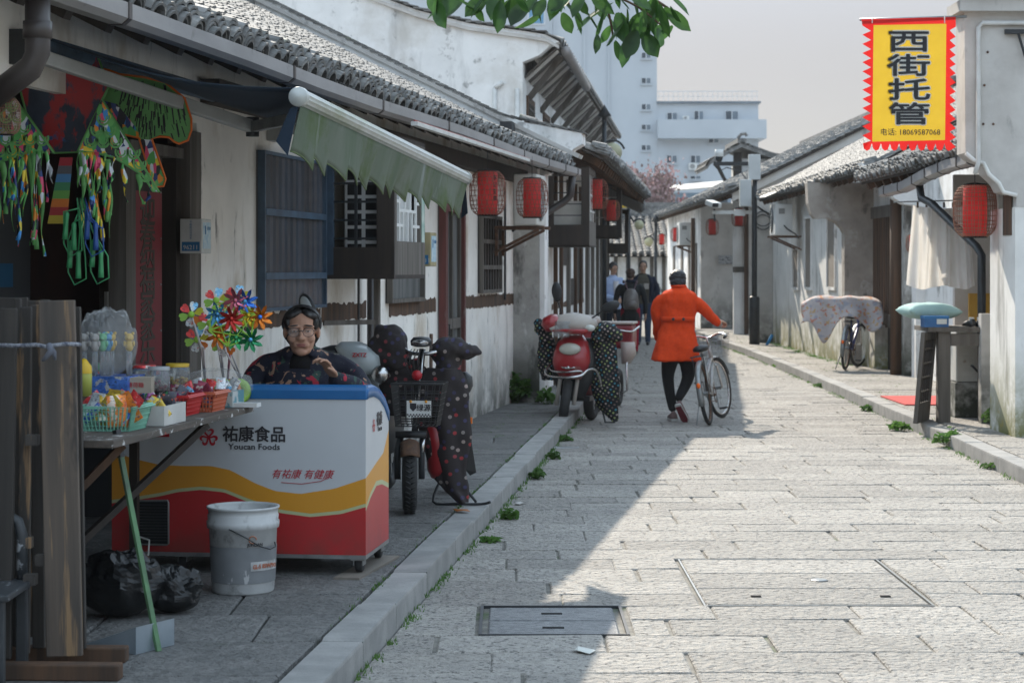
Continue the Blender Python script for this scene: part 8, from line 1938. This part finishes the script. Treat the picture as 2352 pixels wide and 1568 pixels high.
bkx = at(598, 0, 11.2).x; t = thing('bamboo_chair', 'wicker chair back beside the seller', 'chair', (bkx-.02, 11.3, SW)); MB().bx(-.22, .0, 0, .02, .35, .88).build('back_panel', mk('woven_cane', (.20,.17,.14), (.13,.11,.09), sc=40, rough=.8), t)
MB().tube([(.02, 0, 0), (.02, 0, .93)], .022, 8).build('post', MT['plastic_black'], t, True); MB().tube(cr([(.02, 0, .93), (.06, -.05, .97), (.12, -.2, .93), (.14, -.3, .8)], 4), .014, 7).build('armrest', MT['plastic_black'], t, True)
for x in (-.2, .02): MB().bx(x-.015, x+.015, -.3, -.27, 0, .45).build('leg', MT['wood_dark'], t)
MB().bx(-.22, .03, -.3, .0, .43, .46).build('seat', MT['wood_dark'], t)

# ---------------- person in the orange coat
WO = Vector((1.72, 21.55, 0)); P = thing('person', 'person seen from behind in a bright orange coat pushing a bicycle', 'person', WO, 0)
MT['orange_coat'] = fabric('orange_wool_coat', (.68,.060,.010), col2=(.60,.05,.010), sc=40, bump=.2, bsc=120, bdist=.003)
MT['leggings'] = fabric('black_leggings', (.012,.013,.015))
def wl(x, y, Y): p = at(x, y, Y); return Vector((p.x-WO.x, Y-WO.y, p.z))
hw = wl(1556, 648, 21.6); HW = Matrix.Translation(hw) @ Euler((R(12), 0, R(183))).to_matrix().to_4x4()
grip = wl(1664, 741, 21.63)
m = MB(); head_shapes(m, HW, .98); m.tube([hw+Vector((0, .0, -.06)), hw+Vector((0, -.02, -.2))], .05, 12)
wrw = grip+Vector((-.065, -.03, .025)); hand_shapes(m, aim(wrw, grip-wrw+Vector((0, .02, 0)), (0, .2, -1)), .95, -1, (.75, .75, .8, .8), .5)
m.tube([hw+Vector((0, -.02, -.18)), wl(1560, 690, 21.55), wl(1598, 694, 21.55), wl(1632, 722, 21.58), wl(1655, 746, 21.6), wrw], [.05, .06, .045, .035, .03, .026], 12)
b = m.build('body', MT['skin_pale'], P); remesh(b, .006, 4)
face_parts(P, HW, .98)
m = MB(); m.M = HW @ Matrix.Scale(1.0, 4); m.ell((0, .025, .045), (.094, .104, .088), 18, 12); m.ell((0, .05, -.01), (.088, .078, .09), 18, 12); m.M = None
c = m.build('hair_cap', mk('dark_curled_hair', (.012,.011,.015), (.10,.085,.13), sc=26, lo=.56, hi=.72, rough=.4, bump=.8, bsc=30, bdist=.02), P, True); remesh(c, .008, 3)
displace(c, lambda c, n: c+n*.007*noise.noise(c*55))
sl, sr = wl(1519, 690, 21.55), wl(1598, 692, 21.55)
cz = lambda y: 1.65-(y-HY)/FD*21.55
cxm = (sl.x+sr.x)/2
m = MB(); torso(m, [(cxm-.02, -.02, cz(828), .265, .19), (cxm-.02, -.02, cz(800), .24, .17), (cxm-.015, -.01, cz(770), .205, .15), (cxm-.01, 0, cz(745), .178, .13), (cxm, .0, cz(715), .19, .128), (cxm, -.01, cz(690), .205, .125), (cxm, -.01, cz(674), .185, .105), (cxm+.01, .0, cz(664), .10, .075), (cxm+.012, .01, cz(655), .072, .068)], 24)
limb(m, [sr+Vector((-.05, 0, .0)), sr+Vector((.02, .0, -.03)), wl(1628, 722, 21.58), wl(1646, 741, 21.6)], [.078, .072, .058, .048])
limb(m, [sl+Vector((.04, 0, .0)), sl+Vector((-.045, .02, -.05)), wl(1510, 740, 21.62), wl(1514, 775, 21.8)], [.075, .07, .056, .046])
co = m.build('coat', MT['orange_coat'], P); remesh(co, .012, 4)
def coat_folds(c, n):
    k = max(0, min(1, (1.0-c.z)/.35)); a = math.atan2(c.y, c.x-cxm); o = c+n*(.011*noise.noise(c*13)+.006*noise.noise(Vector((c.x*30, c.y*30, c.z*9))))
    if c.x < .25: o += Vector((math.cos(a), math.sin(a), 0))*((.022*math.sin(a*5+1)+.03)*k+.012*noise.noise(c*6))
    return o
displace(co, coat_folds)
m = MB(); rs = [[Vector((cxm-.01+math.cos(a)*.192, -.004+math.sin(a)*.148, cz(738)+dz)) for a in [R(200+i*14) for i in range(11)]] for dz in (0, .055)]
m.loft(rs, cap=False, closed=False); m.build('half_belt', MT['orange_coat'], co, True, solid=.012)
for x in (-.06, .05): MB().ell((cxm+x-.01, -.163, cz(738)+.028), (.017, .008, .017), 10, 7).build('button', MT['plastic_black'], co, True)
m = MB(); m.tube([Vector((cxm+.075*math.cos(a), .0+.072*math.sin(a), cz(657))) for a in [2*math.pi*i/16 for i in range(16)]], .014, 7, closed=True); m.build('collar', MT['orange_coat'], co, True)
f1 = wl(1545, 962, 21.5); f2 = wl(1563, 938, 21.25)
m = MB(); limb(m, [(cxm-.09, 0, .85), (cxm-.085, .02, .70), (-.03, .03, .46), f1+Vector((.0, .02, .12))], [.115, .105, .066, .048]); limb(m, [(cxm+.09, 0, .85), (cxm+.10, .03, .68), (cxm+.10, .0, .46), f2+Vector((-.01, .08, .11))], [.115, .105, .068, .046])
lg = m.build('leggings', MT['leggings'], P); remesh(lg, .012, 3)
MT['sneaker'] = mk('grey_red_sneaker', (.14,.10,.10), (.20,.12,.11), sc=14, rough=.7)
def sneaker(M_):
    m = MB(); m.M = M_; m.loft([[Vector((w*math.cos(a), yy, max(.02, .02+h_*math.sin(a)))) for a in [2*math.pi*k/12 for k in range(12)]] for yy, w, h_ in ((-.11, .02, .05), (-.10, .036, .085), (-.04, .038, .085), (.03, .042, .06), (.10, .044, .045), (.14, .03, .03))]); m.M = None; o = m.build('shoe', MT['sneaker'], P, True)
    m = MB(); m.M = M_; m.loft([[Vector((w*math.cos(a), yy, .0+.024*(math.sin(a) > 0))) for a in [2*math.pi*k/12 for k in range(12)]] for yy, w in ((-.115, .026), (-.10, .040), (0, .042), (.09, .048), (.145, .03))]); m.M = None; m.build('sole', MT['pvc_white'], o)
    m = MB(); m.M = M_; m.prism([(-.03, -.09), (.03, -.09), (.036, 0), (.04, .08), (.02, .13), (-.02, .13), (-.04, .08), (-.036, 0)], -.004, .001, 'z'); m.M = None; m.build('tread', mk('maroon_tread', (.14,.02,.03), rough=.7), o)
sneaker(Matrix.Translation(Vector((f1.x, f1.y, .006))) @ Matrix.Rotation(.1, 4, 'Z')); sneaker(Matrix.Translation(Vector((f2.x+.01, f2.y, .10))) @ Euler((R(-58), R(-15), R(-25))).to_matrix().to_4x4())

# ---------------- three people farther on
def standing(label, loc, rz, h, top_mat, leg_mat, hair, head_tilt, arms, coat_len=.0, name='person', skin='skin_pale', jacket=None, shoe='plastic_black', wide=1.0, stride=.0):
    t = thing('person', label, 'person', loc, rz); s = h/1.72
    T = lambda x, y, z: Vector((x*s*wide if abs(x) < .3 else x*s, y*s, z*s))
    hc_ = T(0, -.02, 1.60); HM_ = Matrix.Translation(hc_) @ Euler((head_tilt, 0, 0)).to_matrix().to_4x4()
    m = MB(); head_shapes(m, HM_, s); m.tube([hc_+Vector((0, .02, -.06)), T(0, .02, 1.40)], .052*s, 12)
    for sd, (e, w_, palm) in zip((-1, 1), arms): 
        e, w_ = T(*e), T(*w_); d = (w_-e).normalized(); hand_shapes(m, aim(w_, d, palm), s, -sd, (.4,)*4, .3); m.tube([T(0, .02, 1.42), T(0, .01, 1.33), T(sd*.16, 0, 1.34), e, w_], [.05*s, .06*s, .045*s, .035*s, .027*s], 10)
    b_ = m.build('body', MT[skin], t); remesh(b_, .007, 4); face_parts(t, HM_, s)
    m = MB(); m.M = HM_ @ Matrix.Scale(s, 4); m.ell((0, .03, .055), (.084, .094, .076), 18, 12); m.ell((0, .055, .01), (.083, .066, .085), 18, 12)
    for q in (-1, 1): m.ell((q*.072, .0, .03), (.014, .045, .045), 10, 7)
    if hair == 'hair_brown': m.ell((0, .03, .06), (.10, .105, .085), 18, 12)
    m.M = None; hr = m.build('hair', MT[hair], t, True); remesh(hr, .009, 3)
    displace(hr, lambda c, n: c+n*.006*noise.noise(c*60))
    m = MB(); bot = .90-coat_len
    torso(m, [(0, 0, bot*s, .185*s*wide, .13*s), (0, 0, 1.0*s, .17*s*wide, .12*s), (0, 0, 1.15*s, .175*s*wide, .12*s), (0, 0, 1.30*s, .20*s*wide, .12*s), (0, .0, 1.39*s, .18*s*wide, .10*s), (0, .01, 1.44*s, .09*s, .07*s), (0, .01, 1.47*s, .065*s, .06*s)])
    for sd, (e, w_, palm) in zip((-1, 1), arms):
        limb(m, [T(sd*.17*wide, 0, 1.36), T(sd*.215*wide, .01, 1.28), T(*e), T(*e).lerp(T(*w_), .82)], [.072*s, .066*s, .054*s, .045*s])
    tp = m.build('top', top_mat, t); remesh(tp, .013, 4)
    displace(tp, lambda c, n: c+n*.007*noise.noise(c*12))
    m = MB()
    for q in (-1, 1): limb(m, [T(q*.09, 0, .90), T(q*.095, .0+q*stride*.3, .70), T(q*.095, q*stride*.6, .48), T(q*.095, q*stride, .09)], [.105*s, .095*s, .072*s, .056*s])
    lg_ = m.build('trousers', leg_mat, t); remesh(lg_, .014, 3)
    for q in (-1, 1): m = MB(); m.ell(T(q*.095, q*stride-.05, .045), (.042, .12, .042), 12, 8); m.build('shoe', MT[shoe], t, True)
    return t, T, tp
blue = fabric('light_blue_shirt', (.45,.56,.80), col2=(.40,.50,.74), sc=60)
t, T, tp = standing('person in light blue shirt looking down beside the lane wall', (2.08, 41, 0), R(25), 1.76, blue, fabric('dark_jeans', (.02,.024,.035)), 'hair', R(28), (((-.27, -.02, 1.08), (-.05, -.24, 1.0), (1, 0, -.5)), ((.25, -.05, 1.08), (.04, -.26, .99), (-1, 0, -.5))), .12)
m = MB(); m.prism([(-.05, .95), (.05, .95), (.06, 1.38), (-.06, 1.38)], -.145, -.125); m.build('white_tee', fabric('white_tee', (.6,.58,.60)), t, True)
olive = fabric('olive_tee', (.10,.092,.075))
t, T, tp = standing('person in olive tee and open navy jacket facing the camera in the lane', (2.80, 42.5, 0), R(-5), 1.80, olive, fabric('blue_jeans', (.035,.055,.10), col2=(.05,.075,.13), sc=8), 'hair', R(10), (((-.28, .02, 1.10), (-.27, -.08, .86), (1, 0, 0)), ((.28, .02, 1.10), (.27, -.08, .86), (-1, 0, 0))), .05)
MB().bx(.02, .12, -.142, -.128, 1.20, 1.32).build('pocket', fabric('pale_pocket', (.48,.45,.42)), t)
navy = fabric('navy_jacket', (.018,.024,.045))
m = MB()
for q in (-1, 1):
    m.eloft([(q*.16, .0, .92, .055, .14), (q*.165, .0, 1.15, .055, .135), (q*.18, .0, 1.32, .06, .13), (q*.14, .0, 1.44, .06, .11), (q*.09, .02, 1.52, .03, .08)], 14); limb(m, [(q*.19, 0, 1.40), (q*.24, .01, 1.32), (q*.295, .02, 1.14), (q*.285, -.05, .95)], [.085, .078, .068, .058])
jk = m.build('jacket', navy, t); remesh(jk, .014, 4)
bk_ = fabric('black_parka', (.016,.019,.022), rough=.6)
t, T, tp = standing('person seen from behind in a black coat with a grey backpack in the lane', (2.26, 38, 0), R(178), 1.62, bk_, fabric('red_trousers', (.32,.02,.04)), 'hair_brown', R(6), (((-.28, .0, 1.05), (-.29, -.06, .82), (1, 0, 0)), ((.28, .0, 1.05), (.29, -.06, .82), (-1, 0, 0))), .22, wide=1.08)
m = MB(); m.tube([(.07*math.cos(a), .02+.07*math.sin(a), 1.40) for a in [2*math.pi*i/14 for i in range(14)]], .03, 8, closed=True); m.build('hood_collar', navy, t, True)
BP = thing('backpack', 'shiny grey backpack worn by the person in the black coat', 'backpack', (2.26, 37.84, .86)); MT['pack'] = mk('shiny_grey_nylon', (.13,.115,.11), (.20,.18,.17), sc=6, rough=.3)
m = MB(); m.eloft([(0, 0, .0, .11, .06), (0, -.02, .03, .145, .09), (0, -.03, .16, .15, .10), (0, -.01, .30, .13, .085), (0, .02, .38, .08, .05), (0, .02, .40, .02, .02)], 18, sup=2.5); m.build('bag', MT['pack'], BP, True)
m = MB(); m.eloft([(0, -.09, .03, .09, .04), (0, -.11, .10, .105, .045), (0, -.10, .17, .09, .035)], 14); m.build('front_pocket', MT['pack'], BP, True)
for q in (-1, 1): MB().tube(cr([(q*.05, .02, .36), (q*.09, .06, .46), (q*.12, .14, .55), (q*.13, .24, .5)], 4), .02, 7, flat=.35).build('strap', fabric('mauve_strap', (.16,.11,.13)), BP, True)
# ============================================================ leafy branch overhead
BR = thing('tree_branch', 'leafy branch with broad glossy leaves hanging into the top of the view', 'branch', tuple(at(1280, -190, 7.9)))
bo = BR.location.copy(); bpnt = lambda x, y, Y=7.9: at(x, y, Y)-bo
m = MB(); main = [bpnt(1280, -190), bpnt(1240, -80), bpnt(1180, -30), bpnt(1080, -20), bpnt(1010, -5)]; m.tube(cr(main, 4), [.016-.0006*i for i in range(17)], 7)
m.build('limb', MT['wood_brown'], BR, True)
tw = [[(1280, -190), (1330, -90), (1400, -20), (1470, 20), (1520, 60)], [(1330, -90), (1380, -30), (1400, 40), (1408, 85)], [(1240, -80), (1290, -20), (1310, 20)], [(1400, -20), (1480, -10), (1535, 20)]]
for k, q in enumerate(tw): MB().tube(cr([bpnt(x, y, 7.9+.05*k) for x, y in q], 4), [.008-.0003*i for i in range(len(q)*4-3)], 6).build('twig', MT['wood_brown'], BR, True)
def leaf_mesh(seed):
    m = MB(); r = random.Random(seed); L_, w = .105, .023*r.uniform(.85, 1.3); cur = r.uniform(-.35, .35); n = 8; rows = []
    for i in range(n+1):
        f = i/n; ww = w*math.sin(math.pi*min(1, f*.9+.05))**.8 if f < 1 else .0005
        if f > .8: ww *= ((1-f)/.2)**.7*.85+.1*(f < 1)
        y = -L_*f; z = cur*.06*f*f
        rows.append([(-ww, y, z+ww*.35), (-ww*.5, y, z+ww*.1), (0, y, z), (ww*.5, y, z+ww*.1), (ww, y, z+ww*.35)])
    vs = [p for q in rows for p in q]; m.add(vs, [(i*5+k, i*5+k+1, i*5+k+6, i*5+k+5) for i in range(n) for k in range(4)]); return m.mesh('leaf', MT['leaf'], True, False)
LM = [leaf_mesh(i) for i in range(5)]; rl = random.Random(9)
spots = [(1000, 0), (1022, 5), (1056, 2), (1075, -10), (1040, -20), (1118, -8), (1150, 4), (1172, 0), (1195, -5), (1138, -18), (1210, 5), (1228, -10), (1252, 0), (1275, -8), (1300, 12), (1292, 30), (1318, 28), (1330, -5), (1342, 22), (1358, -12), (1375, 8), (1390, 20), (1382, 40), (1402, 60), (1372, 80), (1412, 95), (1418, 30), (1432, 50), (1440, 20), (1455, 45), (1462, 70), (1472, 30), (1486, 10), (1490, 55), (1505, 30), (1512, 65), (1524, 20), (1530, 55), (1540, 15), (1545, 60), (1500, -10), (1420, -8), (1310, -15), (1090, 10), (1248, 20), (1365, 35), (1448, 80), (1478, 78)]
spots += [(990+i*13.5, rl.uniform(-35, -2)) for i in range(0, 42, 2)]+[(1390+i*9, rl.uniform(-15, 45)) for i in range(0, 16, 2)]
for i, (x, y) in enumerate(spots):
    p = bpnt(x, y, 7.9+rl.uniform(-.12, .12)); dirz = rl.uniform(-.9, .9)
    M_ = Matrix.Translation(p) @ Matrix.Rotation(dirz, 4, 'Y') @ Matrix.Rotation(R(90)+rl.uniform(-.5, .5), 4, 'X') @ Matrix.Rotation(rl.uniform(-1.5, 1.5), 4, 'Y') @ Matrix.Scale(rl.uniform(.7, 1.45), 4)
    place('leaf', LM[i % 5], M_, BR)

# ============================================================ light haze over the street
hz = MB().bx(-90, 90, -6, 175, -1.1, 33).build('haze', None)
hz.data.materials.clear()
hm = bpy.data.materials.new('haze_air'); hm.use_nodes = True; hn = hm.node_tree
for n_ in list(hn.nodes):
    if n_.type == 'BSDF_PRINCIPLED': hn.nodes.remove(n_)
pv = hn.nodes.new('ShaderNodeVolumePrincipled'); pv.inputs['Color'].default_value = (.86, .93, 1, 1); pv.inputs['Density'].default_value = .0003; pv.inputs['Anisotropy'].default_value = .25
hn.links.new(pv.outputs[0], [n_ for n_ in hn.nodes if n_.type == 'OUTPUT_MATERIAL'][0].inputs['Volume'])
hz.data.materials.append(hm); stuff(hz, 'thin pale haze in the air over the street', 'haze')

bpy.data.scenes.remove(TMP)
